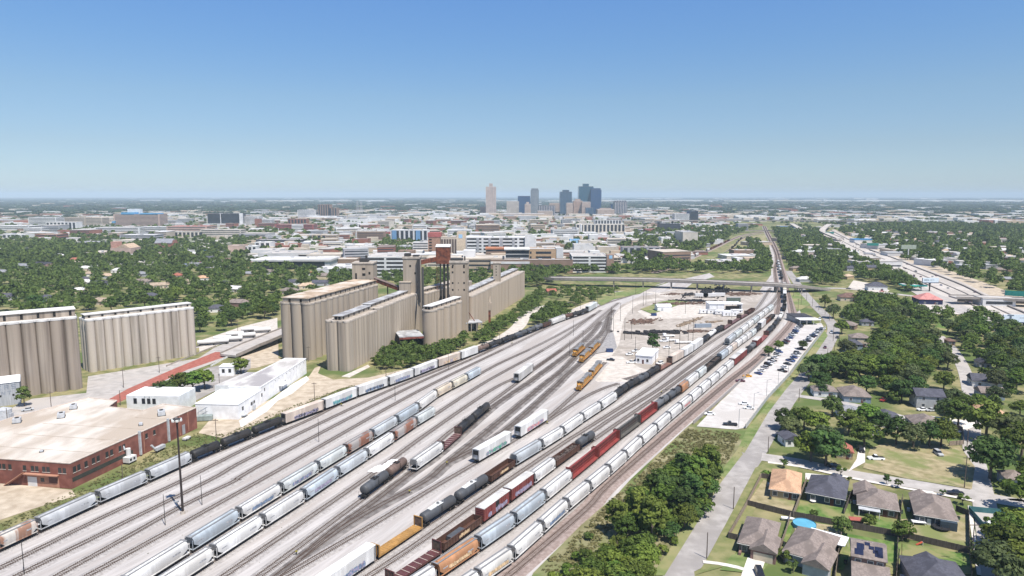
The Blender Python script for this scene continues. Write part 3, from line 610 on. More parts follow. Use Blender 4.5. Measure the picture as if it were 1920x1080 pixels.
def locomotive(name):
 yel = M("loco_yellow", (.40, .20, .04), rough=.6, var=.3, sc=.8, c3=(.27, .14, .045), sc3=.5); gry = M("loco_grey", (.20, .20, .205), rough=.7, var=.25, sc=1); drk = dark_m
 glass = M("cab_glass", (.02, .025, .03), rough=.1); redm = M("loco_red", (.40, .04, .03)); H = 10.4
 r = thing(name, "", "locomotive")
 m = MB(); m.box(-H, H, -1.5, 1.5, 1.15, 1.5); m.box(-H - .12, -H, -1.45, 1.45, .5, 1.9); m.box(H, H + .12, -1.45, 1.45, .5, 1.9); m.build("frame", yel, r)
 MB().box(-H + .1, H - .1, -1.505, -1.50, 1.38, 1.49).box(-H + .1, H - .1, 1.50, 1.505, 1.38, 1.49).build("side_stripe", redm, r)
 m = MB(); m.box(-H + 3.9, H - .9, -.88, .88, 1.5, 4.1); m.face([(-H + 3.9, -.88, 4.1), (H - .9, -.88, 4.1), (H - .9, -.55, 4.4), (-H + 3.9, -.55, 4.4)]); 
 for i in range(8): x = -H + 4.6 + i * 1.4; m.box(x, x + .9, -.93, -.88, 1.7, 3.3); m.box(x, x + .9, .88, .93, 1.7, 3.3)
 m.build("long_hood", yel, r)
 m = MB(); m.box(-H + 3.9, H - .9, -.9, .9, 4.05, 4.42); m.box(H - 5.2, H - 1.2, -1.35, 1.35, 3.55, 4.5)
 for i in range(3): m.tube((H - 4.6 + i * 1.3, 0, 4.5), (H - 4.6 + i * 1.3, 0, 4.62), .55, .55, 12)
 m.box(-1.6, .6, -.6, .6, 4.42, 4.7); m.build("radiator_roof", gry, r)
 m = MB(); m.box(-H + 1.9, -H + 3.9, -1.5, 1.5, 1.5, 4.1); m.build("cab", yel, r)
 MB().rings([[(x, y, z) for y, z in ((-1.55, 4.1), (-1.3, 4.42), (1.3, 4.42), (1.55, 4.1))] for x in (-H + 1.75, -H + 4.0)]).build("cab_roof", gry, r)
 m = MB(); m.rings([[(-H + .5, y, z) for y, z in ((-.85, 1.5), (-.85, 2.7), (.85, 2.7), (.85, 1.5))], [(-H + 1.9, y, z) for y, z in ((-1.0, 1.5), (-1.0, 3.1), (1.0, 3.1), (1.0, 1.5))]]); m.build("short_nose", yel, r)
 for y in (-.85, .3):
  MB().box(-H + 1.86, -H + 1.9, y, y + .55, 3.25, 3.85).build("windscreen", glass, r)
 for s in (-1, 1): MB().box(-H + 2.2, -H + 3.5, min(s * 1.5, s * 1.53), max(s * 1.5, s * 1.53), 3.1, 3.75).build("side_window", glass, r)
 MB().tube((-H + .47, -.2, 2.4), (-H + .5, -.2, 2.4), .14, .14, 10).tube((-H + .47, .2, 2.4), (-H + .5, .2, 2.4), .14, .14, 10).build("headlight", M("lamp_glass", (.8, .8, .75), rough=.2), r)
 MB().tube((-2.2, 0, .85), (2.4, 0, .85), .62, .62, 10).box(-2.2, 2.4, -1.3, 1.3, .55, 1.15).build("fuel_tank", drk, r)
 m = MB()
 for s in (-1, 1):
  for i in range(14): x = -H + .3 + i * (2 * H - .6) / 13; m.bar((x, s * 1.45, 1.5), (x, s * 1.45, 2.5), .025)
  m.bar((-H + .3, s * 1.45, 2.5), (H - .3, s * 1.45, 2.5), .028)
 m.build("handrail", M("rail_white", (.6, .55, .4)), r)
 for s in (-1, 1):
  x = s * (H - 3.4); m = MB()
  for q in (-1, 1): m.box(x - 2.3, x + 2.3, min(q * .9, q * 1.1), max(q * .9, q * 1.1), .45, .95)
  t = m.build("truck", drk, r)
  for dx in (-1.7, 0, 1.7):
   w = MB()
   for q in (-1, 1): w.tube((x + dx, q * .7, .51), (x + dx, q * .85, .51), .51, .51, 12)
   w.build("wheelset", wheel_m, t)
  coupler(r, s * (H + .1))
 return r
PROTO = {}
def proto(code):
 if code in PROTO: return PROTO[code], False
 hi = not code.endswith("-"); c = code.rstrip("-")
 o = {"H": lambda: hopper("covered_hopper", 17.2, "hatch", hi), "T": lambda: hopper("covered_hopper", 17.2, "trough", hi), "S": lambda: hopper("covered_hopper", 15.0, "trough", hi), "Sh": lambda: hopper("covered_hopper", 15.0, "hatch", hi),
   "K": lambda: tank_car("tank_car", 16.2, hi), "KP": lambda: tank_car("tank_car", 16.2, hi, True), "B": lambda: boxcar("boxcar", 15.9, 4.7, hi), "BO": lambda: boxcar("boxcar", 15.9, 4.7, hi, open_door=True),
   "R": lambda: boxcar("refrigerator_car", 18.6, 4.85, hi, "reefer"), "G": lambda: gondola("gondola", 16.5, hi), "GS": lambda: gondola("gondola", 16.5, hi, "scrap"), "GP": lambda: gondola("gondola", 19.5, hi, "plate"),
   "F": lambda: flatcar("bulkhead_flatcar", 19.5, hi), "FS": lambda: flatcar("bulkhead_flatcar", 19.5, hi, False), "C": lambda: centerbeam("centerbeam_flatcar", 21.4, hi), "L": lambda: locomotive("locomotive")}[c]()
 PROTO[code] = o; return o, True
LEN = dict(H=18.2, T=18.2, S=16.0, Sh=16.0, K=17.2, KP=17.2, B=16.9, BO=16.9, R=19.6, G=17.4, GS=17.4, GP=20.4, F=20.4, FS=20.4, C=22.2, L=22.0)
KIND = dict(H="round-hatch covered hopper", T="covered hopper", S="covered hopper", Sh="round-hatch covered hopper", K="tank car", KP="white-patched tank car", B="boxcar", BO="boxcar with open door", R="boxcar", G="empty gondola", GS="loaded gondola", GP="gondola carrying steel", F="bulkhead flatcar", FS="bulkhead flatcar", C="centerbeam flatcar", L="locomotive")
COLN = dict(white="white", white2="off-white", grey="grey", silver="silver", blue="blue-grey", pale="pale grey", tan="tan", peach="peach", cream="cream", rust="rust-brown", rusty="rust-streaked white", rustgrey="rust-topped grey", orange="orange-brown", ochre="yellow", red="red", redbox="red", maroon="maroon", brown="brown", black="black", dkgrey="dark grey", tankgrey="grey", browntank="rusty brown", greycb="weathered dark")
NAMEOF = dict(H="hopper", T="hopper", S="hopper", Sh="hopper", K="tank", KP="tank", B="boxcar", BO="boxcar", R="boxcar", G="gondola", GS="gondola", GP="gondola", F="flatcar", FS="flatcar", C="centerbeam", L="locomotive")
NCAR = [0]
def place_car(code, coat_, mid, head, k, label, group, graf=None):
 o, new = proto(code); sc = (k, 1, 1); loc = (mid.x, mid.y, .45); rz = math.atan2(head.y, head.x)
 if new:
  o.location = loc; o.rotation_euler = (0, 0, rz); o.scale = sc; o["label"] = label; o["group"] = group
  if coat_: repaint(o, COAT[coat_])
  r = o
  if graf: NEWG.append((r, graf, code))
 else:
  r = dup(o, loc, rz, label, group, COAT[coat_] if coat_ else None, sc)
  if graf: NEWG.append((r, graf, code))
 NCAR[0] += 1; return r
NEWG = []
def string(trk, nearline, us, cars, phrase, group, pts=None, start=1):
 """us: where along the near rail (u of the photo) the cars meet; cars: (code, coat[, graffiti])"""
 P = Path(W(nearline), smooth=False); path = TRK[trk]; acc = [nearline[0]] + nearline
 def s_of(u):
  for (a, b), (c, d) in zip(nearline, nearline[1:]):
   if min(a, c) - 1e-6 <= u <= max(a, c) + 1e-6: return path.proj(g(u, b + (d - b) * (u - a) / (c - a)))
  a, b = nearline[0]; c, d = nearline[1]; return path.proj(g(u, b + (d - b) * (u - a) / (c - a)))
 S_ = [s_of(u) if not isinstance(u, tuple) else path.proj(g(*u)) for u in us]
 for i, cdef in enumerate(cars):
  s0, s1 = S_[i], S_[i + 1]; code, ct = cdef[0], cdef[1]; graf = cdef[2] if len(cdef) > 2 else None
  mid = path.at((s0 + s1) / 2); hd = (path.at(s1) - path.at(s0)).normalized()
  if mid.length > 400 and code != "L": code = code + "-"
  k = min(max((s1 - s0) / LEN[code.rstrip("-")], .6), 1.45); b = code.rstrip("-")
  what = ("graffitied " if graf else "") + f"{COLN[ct]} {KIND[b]}"
  place_car(code, ct, mid, hd, k, cdef[3].rstrip(",") if len(cdef) > 3 else f"{what}, {nth(i + start)} car of {phrase}", group, graf)
def runs(us, n):                                  # n equal cars between two stations
 return [us[0] + (us[1] - us[0]) * i / n for i in range(n + 1)]
N = NEAR
string("T1", N["T1"], [-2, 74, 186, 280, 362, 419, 477, 534, 610, 672, 730, 777, 822, 865, 897, 919, 943, 967, 990, 1005, 1019, 1033, 1062, 1075, 1088, 1102, 1121],
  [("T", "rusty"), ("T", "grey"), ("T", "grey"), ("T", "grey"), ("K", "black"), ("K", "black"), ("K", "black"), ("R", "peach", "dark mauve"), ("R", "white", "teal blue"), ("R", "white", "blue dark"), ("R", "white", "mauve blue"), ("R", "white", "dark mauve"), ("R", "peach", "mauve tan"), ("R", "white"), ("K", "browntank"), ("K", "black"), ("K", "black"), ("K", "dkgrey"), ("K", "dkgrey"), ("K", "tankgrey"), ("GS", "brown"), ("T", "white2"), ("K", "brown"), ("K", "black"), ("K", "black"), ("R", "pale")],
  "the string beside the brick warehouse", "freight cars beside the brick warehouse")
string("S2", N["S2"], [238, 359, 452, 530, 599, 652, 701, 746, 786, 820, 849, 877, 902],
  [("H", "white"), ("T", "blue"), ("H", "white", "blue"), ("T", "pale", "mauve blue"), ("T", "pale"), ("T", "rustgrey"), ("T", "silver"), ("T", "blue"), ("H", "white2"), ("T", "tan"), ("T", "cream"), ("T", "blue")], "the longer hopper string by the tall mast", "hopper cars in the longer mid-yard string")
string("S3", N["S3"], [300, 403, 495, 572, 635, 690, 739, 782, 816], [("H", "white2"), ("H", "white"), ("H", "white"), ("T", "blue", "mauve"), ("T", "silver"), ("H", "white"), ("T", "rustgrey"), ("T", "pale")], "the eight-hopper string in mid yard", "hopper cars in the eight-car string")
string("M3", [(672, 938), (724, 903), (758, 878)], [672, 724, 758], [("K", "dkgrey"), ("K", "browntank")], "the lone tank pair by white tarps", "pair of tank cars by the tarps")
string("M4", [(773, 888), (827, 850), (865, 821), (895, 796), (922, 770)], [773, 827, 866, 894, 921], [("T", "white"), ("FS", "maroon"), ("K", "black"), ("K", "black")], "the short four-car cut", "cars of the short four-car cut")
string("M3", [(966, 720), (996, 698)], [966, 996], [("R", "white2", None, "lone white boxcar with maroon end standing by itself in mid yard,")], "its empty track", "lone boxcars")
string("M7", [(893, 870), (955, 833)], [891, 955], [("R", "white", "green mauve", "white boxcar with green graffiti and yellow end top,")], "the two loose boxcars", "two loose white boxcars")
string("M7", [(968, 824), (1026, 790)], [967, 1026], [("R", "white", "pink mauve", "white boxcar with rusty lower panels,")], "the two loose boxcars", "two loose white boxcars", start=2)
string("T9", N["T9"], [586, 708, 795, 860, 920, 967, 1017, 1057, 1094, 1127, 1157, 1179, 1199, 1218, 1238, 1260, 1282, 1300, 1318, 1332, 1344, 1357, 1372, 1389, 1402, 1415],
  [("R", "white", "blue mauve"), ("F", "ochre"), ("KP", "dkgrey"), ("KP", "dkgrey"), ("G", "brown", "tan"), ("T", "silver"), ("T", "white"), ("T", "white"), ("T", "white"), ("T", "white"), ("K", "black"), ("K", "black"), ("K", "dkgrey"), ("K", "black"), ("FS", "rust"), ("R", "peach"), ("R", "white"), ("R", "white"), ("K", "black"), ("K", "white"), ("K", "black"), ("FS", "maroon"), ("FS", "maroon"), ("FS", "maroon"), ("G", "brown")],
  "the string passing the white yard office", "freight cars in the string past the yard office")
string("T10", N["T10"], [735, 830, 905, 957, 1002, 1042, 1088, 1118], [("FS", "maroon"), ("GP", "brown", "tan"), ("BO", "redbox", "mauve"), ("B", "redbox", "mauve"), ("T", "white"), ("GS", "brown"), ("K", "dkgrey")], "the gondola and red boxcar string", "cars of the gondola and boxcar string")
string("T11", N["T11"], [745, 820, 900, 967, 1023, 1073, 1123, 1163, 1202, 1233, 1256, 1278, 1290, 1310, 1325, 1340, 1352, 1365, 1373, 1382, 1391, 1400, 1409, 1418, 1427, 1436, 1445, 1453],
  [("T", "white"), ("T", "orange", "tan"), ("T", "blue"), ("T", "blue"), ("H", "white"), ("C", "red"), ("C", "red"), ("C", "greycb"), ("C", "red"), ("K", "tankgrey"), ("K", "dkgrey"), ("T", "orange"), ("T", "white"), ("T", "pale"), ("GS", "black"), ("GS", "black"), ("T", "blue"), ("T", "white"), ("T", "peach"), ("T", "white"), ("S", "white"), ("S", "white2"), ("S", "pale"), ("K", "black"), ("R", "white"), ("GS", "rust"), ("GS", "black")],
  "the string with red centerbeams", "freight cars in the centerbeam string")
string("T12", N["T12"], [848, 900, 963, 1019, 1066, 1107, 1144, 1175, 1204, 1232, 1257, 1278, 1297, 1315, 1332, 1348, 1362, 1376, 1388, 1400, 1410, 1418, 1427, 1440, 1453, 1462, (1470, 592), (1474, 570)],
  [("S", "white"), ("S", "white2", "tan"), ("S", "white"), ("S", "white", "blue"), ("Sh", "white"), ("S", "white"), ("S", "white"), ("S", "white"), ("S", "white"), ("S", "white"), ("S", "white"), ("S", "white2", "pink"), ("S", "white"), ("S", "white"), ("S", "white"), ("S", "white"), ("S", "white"), ("B", "redbox"), ("B", "redbox"), ("K", "black"), ("K", "tankgrey"), ("B", "red"), ("FS", "red"), ("K", "black"), ("K", "black"), ("K", "white2"), ("G", "black")],
  "the hopper string beside the woods", "freight cars in the string beside the woods")
string("T12", [(1474, 570), (1473, 540)], [(1474, 570), (1474.2, 561.5), (1474, 553.5), (1473.5, 546), (1473, 539)], [("G", "black"), ("R", "white"), ("R", "cream"), ("R", "white2")], "the train under the overpass", "cars of the train under the overpass")
string("T12", N["T12"], [(1469, 526), (1467, 519.5), (1465.5, 513.5), (1464, 508), (1462.5, 502.5), (1461, 497.5), (1459, 492)], [("K", "black"), ("K", "black"), ("T", "white"), ("T", "silver"), ("T", "white"), ("T", "white2")], "the train beyond the overpass", "cars of the train beyond the overpass")
string("H4", N["H4"], [1365, 1378, 1390, 1402, 1412, 1422, 1432, 1440, 1449], [("T", "silver")] + [("T", "white" if i % 3 else "pale") for i in range(7)], "the hopper string facing the scrap yard", "hopper cars facing the scrap yard")
string("FA", [(1308, 480), (1396, 441)], [(1300, 482.5), (1312, 477.8), (1323, 473.2), (1333, 468.5)] + [(1333 + 4.6 * i, 468.5 - 2.15 * i) for i in range(1, 9)], [("T", "white2")] * 3 + [("GS", "rust"), ("GS", "brown")] * 4, "the far train along the grassy corridor", "cars of the far train in the corridor")
string("FB", [(1372, 466), (1392, 448)], [(1369, 467), (1374, 463), (1379, 459), (1384, 455), (1388, 451), (1394, 447)], [("GS", "black"), ("GS", "black"), ("K", "dkgrey"), ("GS", "black"), ("K", "black")], "the dark train by the meadow", "cars of the dark train by the meadow")
for i, (trk, us, nl) in enumerate((("M5", [(1079, 671), (1096, 651)], None), ("M6", [(1091, 682), (1105, 667), (1119, 650)], None), ("M7", [(1082, 735), (1101, 713), (1125, 690)], None))):
 where = ("standing alone beside a locomotive pair", "of the pair beside the lone locomotive", "of the pair stopped by the fuelling pad")[i]
 p = TRK[trk]; S_ = [p.proj(g(*q)) for q in us]
 for j in range(len(us) - 1):
  s0 = S_[j] + (.2 if j else 0); s1 = S_[j] + 22.1 if len(us) == 2 else S_[j + 1]
  place_car("L", None, p.at((s0 + s1) / 2), (p.at(s1) - p.at(s0)).normalized(), min(1.25, max(.8, (s1 - s0) / 22.0)), f"yellow grey-roofed locomotive, {('leading ' if j == 0 else 'trailing ') if len(us) > 2 else ''}unit {where}", "yellow locomotives")
for r, gk, code in NEWG:                          # sprayed marks on the sides towards the camera
 keys = gk.split(); b = code.rstrip("-"); sd = len(KIDS[r.name]) + int(r.location.x * 7) % 97
 if b in ("R", "B", "BO"): graffiti(r, 11, 1.1, 2.9, -1.63, keys, sd)
 elif b in ("G", "GP"): graffiti(r, 5, 1.35, 2.5, -1.66, keys, sd)
 else: graffiti(r, 9, 1.45, 2.7, -1.60, keys, sd)
# ------------------------------------------------------------ grain elevators
sil_kw = dict(rough=.95, sc=.42, stretch=(1, 1, .03), det=7)
def silomat(n, a, b, c3): return M(n, a, c2=b, pos=True, c3=c3, sc3=.3, **sil_kw)
silA_m = silomat("elevator_concrete", (.30, .25, .198), (.40, .342, .275), (.355, .30, .24))
silB_m = silomat("tan_concrete", (.345, .28, .215), (.42, .345, .27), (.38, .31, .24))
silW_m = silomat("bleached_concrete", (.31, .27, .225), (.54, .48, .41), (.48, .425, .36))
silK_m = silomat("stained_concrete", (.20, .162, .132), (.39, .33, .27), (.32, .265, .215))
slab_m = M("slab_concrete", (.36, .31, .26), c2=(.47, .415, .355), sc=.4, det=8)
pale_m = M("pale_roof", (.62, .60, .58), c2=(.70, .68, .65), sc=.2, det=8)
brownroof_m = M("patched_roof", (.34, .25, .17), c2=(.50, .39, .29), sc=.18, det=9, c3=(.55, .49, .42), sc3=.12)
def end_bins(root, xs, ys, r, h, mat):
 for x in xs:
  for y in ys: MB().tube((0, 0, 0), (0, 0, h), r, r, 28, caps=False).build("end_bin", mat, root, smooth=True, loc=(x, y, 0))
greyroof_m = M("grey_roof", (.36, .36, .37), c2=(.48, .48, .48), sc=.3, det=9, c3=(.24, .23, .23), sc3=.2)
hole_m = M("dark_opening", (.016, .015, .015), rough=1)
rustm = M("rusted_steel", (.15, .045, .025), c2=(.26, .09, .05), sc=.5, det=8, c3=(.09, .035, .025), sc3=.3)
steel_m = M("dark_steel", (.045, .042, .04), rough=.7)
galv_m = M("galvanised", (.42, .43, .44), c2=(.50, .51, .52), rough=.5, sc=.8)
def axes(p, q):
 a = Vector((q[0] - p[0], q[1] - p[1])).normalized(); return a, Vector((-a.y, a.x))
def elevator(name, label, corner, toward, n, rows, r, h, mat, roofmat, gal=(2.2, 3.2), gal_inset=.0, gw=None, lip=.9, gwin=True, group=None, slab=None):
 """corner: near corner of the footprint on the side towards the yard; bins run `toward`, rows go to the left of it"""
 a, l = axes(corner, toward); o = Vector(corner); root = thing(name, label, "grain elevator", (o.x, o.y, 0), math.atan2(a.y, a.x), group)
 L = n * 2 * r; Wd = rows * 2 * r; first = None; N = 20
 for i in range(n):
  for j in range(rows):
   if 0 < j < rows - 1 and 0 < i < n - 1: continue
   cx, cy = r + i * 2 * r, r + j * 2 * r
   if first is None:
    first = MB().tube((0, 0, 0), (0, 0, h), r * 1.015, r * 1.015, N, caps=False).build("bin", mat, root, smooth=True, loc=(cx, cy, 0))
   else:
    c = first.copy(); COL.objects.link(c); c.parent = root; c.location = (cx, cy, 0); KIDS[root.name].append(c)
 fil = MB()                                     # walls joining the bins
 fil.box(r, L - r, r * .85, Wd - r * .85, 0, h - .02); fil.box(r * .85, L - r * .85, r, Wd - r, 0, h - .03); fil.build("joining_wall", mat, root)
 out = []
 def arc(cx, cy, t0, t1, k=7):
  for q in range(k + 1): t = math.radians(t0 + (t1 - t0) * q / k); out.append((cx + r * 1.06 * math.cos(t), cy + r * 1.06 * math.sin(t)))
 for i in range(n): arc(r + i * 2 * r, r, -150 if i else -180, -30 if i < n - 1 else 0)
 for j in range(rows): arc(L - r, r + j * 2 * r, -60 if j else -30, 60 if j < rows - 1 else 30) if rows > 1 else arc(L - r, r, -30, 30)
 for i in reversed(range(n)): arc(r + i * 2 * r, Wd - r, 30 if i < n - 1 else 0, 150 if i else 180)
 for j in reversed(range(rows)): arc(r, r + j * 2 * r, 120 if j < rows - 1 else 150, 240 if j else 210)
 m = MB(); m.prism(out, h, h + lip); m.build("roof_slab", slab or slab_m, root)
 gw_ = gw or Wd * .5; y0, y1 = Wd / 2 - gw_ / 2, Wd / 2 + gw_ / 2; x0, x1 = r * .35 + gal_inset, L - .5; z0 = h + lip
 MB().box(x0, x1, y0, y1, z0, z0 + gal[0]).build("gallery", mat, root)
 m = MB(); m.prism([(x0 - .5, y0 - .6), (x1 + .3, y0 - .6), (x1 + .3, y1 + .6), (x0 - .5, y1 + .6)], z0 + gal[0], z0 + gal[0] + .35); m.build("gallery_roof", roofmat, root)
 if gwin:
  k = max(3, int(L / 6)); w0 = MB().box(-.55, .55, -.06, .06, z0 + .4, z0 + gal[0] - .45).build("window", hole_m, root, loc=(x0 + 2, y0 - .0, 0))
  for i in range(1, k): c = w0.copy(); COL.objects.link(c); c.parent = root; c.location = (x0 + 2 + (x1 - x0 - 4) * i / (k - 1), y0, 0)
  w1 = MB().box(-.06, .06, -.7, .7, z0 + .35, z0 + gal[0] - .4).build("end_window", hole_m, root, loc=(x0, (y0 + y1) / 2 - gw_ * .22, 0))
  c = w1.copy(); COL.objects.link(c); c.parent = root; c.location = (x0, (y0 + y1) / 2 + gw_ * .22, 0)
 return root
G_EL = "grain elevator blocks"
elevator("grain_elevator", "tan concrete elevator block with brown patched roof and three-bin end by the white warehouse", (-115.5, 392.5), (-92.3, 482), 13, 3, 3.5, 32.5, silA_m, brownroof_m, gal=(2.6, 0), gw=16.5)
EB = elevator("grain_elevator", "tall thin-binned elevator block with silvery gallery roof standing closest to the white warehouse", (-88.2, 367.0), (-79.4, 404), 11, 4, 1.75, 26.8, silA_m, greyroof_m, gal=(2.3, 0), gw=4.6, gal_inset=1.5)
end_bins(EB, (3.3,), (3.55, 10.45), 3.62, 26.7, silA_m)
elevator("grain_elevator", "long weathered elevator block running behind the conveyor shed to the twin headhouses", (-78.9, 405.5), (-63.5, 474), 17, 4, 2.05, 27.6, silA_m, greyroof_m, gal=(2.0, 0), gw=4.6)
elevator("grain_elevator", "short smooth tan elevator block by the thicket with pale gallery roof", (-49.4, 427.5), (-33.2, 471), 5, 1, 4.7, 22.5, silB_m, pale_m, gal=(2.2, 0), gw=4.5)
elevator("grain_elevator", "far elevator block stretching beyond the square headhouse towards the overpass", (-27.5, 487), (12.6, 652), 36, 4, 2.35, 23.2, silB_m, greyroof_m, gal=(2.0, 0), gw=5)
elevator("grain_elevator", "rear elevator wing seen behind the rusty tower", (-60, 484), (-31, 560), 18, 3, 2.2, 25.5, silA_m, slab_m, gal=(2.0, 0), gw=5)
elevator("grain_elevator", "dark-stained elevator block with white metal gallery roof beside the grey metal shed", (-253.7, 303.4), (-212.4, 333.8), 9, 3, 2.85, 35.2, silK_m, pale_m, gal=(3.3, 0), gw=9, slab=pale_m)
elevator("grain_elevator", "bleached streaky elevator block beside the brick-paved street", (-227.5, 364.6), (-188.8, 407.2), 13, 3, 2.22, 28.0, silW_m, pale_m, gal=(2.0, 0), gw=5, slab=pale_m)
# headhouses
def tower(name, label, x0, x1, y0, y1, h, mat, wins=(), roof=slab_m, lower=None, rz=0.0, top=0.9):
 r = thing(name, label, "tower", ((x0 + x1) / 2, (y0 + y1) / 2, 0), rz); a, b = (x1 - x0) / 2, (y1 - y0) / 2
 MB().box(-a, a, -b, b, 0, h).build("wall", mat, r); MB().box(-a - .4, a + .4, -b - .4, b + .4, h, h + top).build("roof", roof, r)
 if lower: lx0, lx1, lh = lower; MB().box(lx0 - (x0 + x1) / 2, lx1 - (x0 + x1) / 2, -b - 5, -b, 0, lh).box(lx0 - (x0 + x1) / 2 - .3, lx1 - (x0 + x1) / 2 + .3, -b - 5.3, -b, lh, lh + .6).build("lower_wing", mat, r)
 for wx, wz, ww, wh in wins: MB().box(-a + wx * 2 * a - ww / 2, -a + wx * 2 * a + ww / 2, -b - .08, -b + .1, wz - wh / 2, wz + wh / 2).build("window", hole_m, r)
 return r
x = xat(664, 492, 40); x1 = xat(703, 492, 40)
T1 = tower("headhouse", "chipped square headhouse at the far end of the brown-roofed elevator block", x, x1, 486, 500, 47.0, silA_m, [(.18, 38, 1.2, 5), (.55, 43.5, 2.2, 1.6), (.55, 39.5, 2.2, 1.8), (.82, 40.5, 1.3, 1.8), (.85, 35.5, 1.1, 1.8), (.2, 33, 1, 1.5)])
MB().box(-3, 3, -3, 3, 47.9, 50.4).tube((1.5, 0, 50), (1.5, 0, 52.5), .8, .8, 8).build("roof_machinery", steel_m, T1)
x = xat(758, 478, 45); x1 = xat(788, 478, 45)
T2 = tower("headhouse", "tallest tan headhouse joined to the rusty tower by a conveyor bridge", x, x1, 472, 484, 52.0, silA_m, [(.45, 47, 1.2, 1.4), (.3, 33.5, 1, 1.6), (.75, 42, 1, 1.4), (.9, 36, .8, 1.5)], lower=(x - 2, x + 5.5, 36), top=1.2)
MB().box(-5, -1, -3, 3, 53.2, 55.2).box(1, 5, -4, 2, 53.2, 54.2).build("roof_machinery", steel_m, T2)
m = MB(); m.box(4.5, 6.2, -8, -6, 22, 52); m.build("spout_leg", steel_m, T2, rz=0.0)
x = xat(845, 482, 30); x1 = xat(878, 482, 30); ww = []
for zz in (30, 34.8, 42.2, 45.8): ww += [(.16, zz, 1.1, 1.3), (.80, zz, 1.1, 1.3)]
ww += [(.48, 30, .6, .7), (.48, 34.8, .6, .7), (.18, 49.6 - 2.6, 1.1, 1.0), (.8, 47, 1.1, 1.0)]
T3 = tower("headhouse", "plain square tan headhouse with paired windows at the end of the short block", x, x1, 476, 490, 48.6, silB_m, ww, top=1.3)
MB().box(-6, 2.5, -3, 4, 49.9, 51.3).tube((4, -2, 49.9), (4, -2, 53), .5, .5, 8).build("roof_machinery", steel_m, T3)
for i in range(8): MB().box(x1 - (x + x1) / 2 - .05, x1 - (x + x1) / 2 + .08, -4 + (i % 2) * 5, -3.2 + (i % 2) * 5, 27 + (i // 2) * 5.4, 29 + (i // 2) * 5.4).build("side_window", hole_m, T3)
x = xat(925, 575, 35); x1 = xat(939, 575, 35)
tower("headhouse", "slender small headhouse rising from the far elevator block", x, x1, 570, 577, 39.0, silA_m, [(.4, 29.5, .8, 1), (.4, 32, .8, 1), (.4, 34.4, .8, 1), (.4, 36.8, .8, 1)])
# rusty marine tower on legs
x = xat(817, 500, 50); x1 = xat(843, 500, 50); cx = (x + x1) / 2
R = thing("leg_tower", "rust-red sheet metal tower house on dark steel legs above the elevators", "tower", (cx, 505, 0)); a = (x1 - x) / 2
MB().prism([(-a, -4), (a, -4), (a, 4), (-a, 4)], 45.5, 57.8).build("machine_house", rustm, R)
m = MB(); m.rings([[(-a - .3, -4.3, 57.8), (a + .3, -4.3, 57.8), (a + .3, 4.3, 57.8), (-a - .3, 4.3, 57.8)], [(-a - .3, -4.3, 58.2), (a + .3, -4.3, 58.2), (a + .3, 4.3, 59.4), (-a - .3, 4.3, 59.4)]]); m.build("roof", pale_m, R)
for px_, py in ((-.4 * a, -2.4), (.1 * a, -2.4), (.62 * a, -2.4), (.1 * a, 2.4), (.62 * a, 2.4)): MB().box(px_ - .5, px_ + .5, py - .5, py + .5, 0, 45.5).build("leg", steel_m, R)
m = MB()
for i in range(9): z = 24 + i * 2.6; m.box(-a * .95, -a * .9, -3, -2.9, 0, 45) if i == 0 else None; m.bar((-a * .93, -2.9, z), (-.4 * a, -2.4, z), .1); m.bar((-a * .93, -2.9, z), (-.4 * a, -2.4, z + 2.6), .08)
m.build("stair_frame", rustm, R)
x2 = xat(788, 482, 50) - cx
p0 = Vector((x2, -22, 48.6)); p1 = Vector((-a, -1, 49.0)); d = (p1 - p0).normalized(); s_ = Vector((-d.y, d.x, 0)) * 1.1
m = MB(); m.rings([[p + s_ * i + Vector((0, 0, j)) for i, j in ((-1, -1.6), (1, -1.6), (1, 1.3), (-1, 1.3))] for p in (p0, p1)]); m.build("conveyor_bridge", [rustm], R)
# inclined conveyor between first and second headhouse
p0 = Vector((xat(697, 490, 36), 490, 36.5)); p1 = Vector((xat(757, 478, 28), 478, 29.5)); d = (p1 - p0).normalized(); s_ = Vector((-d.y, d.x, 0)).normalized() * 1.3
CV = thing("conveyor", "rusty inclined conveyor gallery sloping between two headhouses", "conveyor", tuple(p0)); m = MB()
m.rings([[(p - p0) + s_ * i + Vector((0, 0, j)) for i, j in ((-1, -1.5), (1, -1.5), (1, 1.2), (-1, 1.2))] for p in (p0, p1)]); m.build("casing", rustm, CV)
m = MB(); m.rings([[(p - p0) + s_ * i * 1.15 + Vector((0, 0, j)) for i, j in ((-1, 1.2), (1, 1.2), (0, 1.9))] for p in (p0, p1)]); m.build("roof", M("conveyor_roof", (.16, .12, .11)), CV)
mid = (p0 + p1) / 2; MB().tube((mid - p0) + Vector((0, 0, -1.5)), (mid.x - p0.x, mid.y - p0.y, -p0.z), .4, .4, 8).build("support_leg", steel_m, CV)
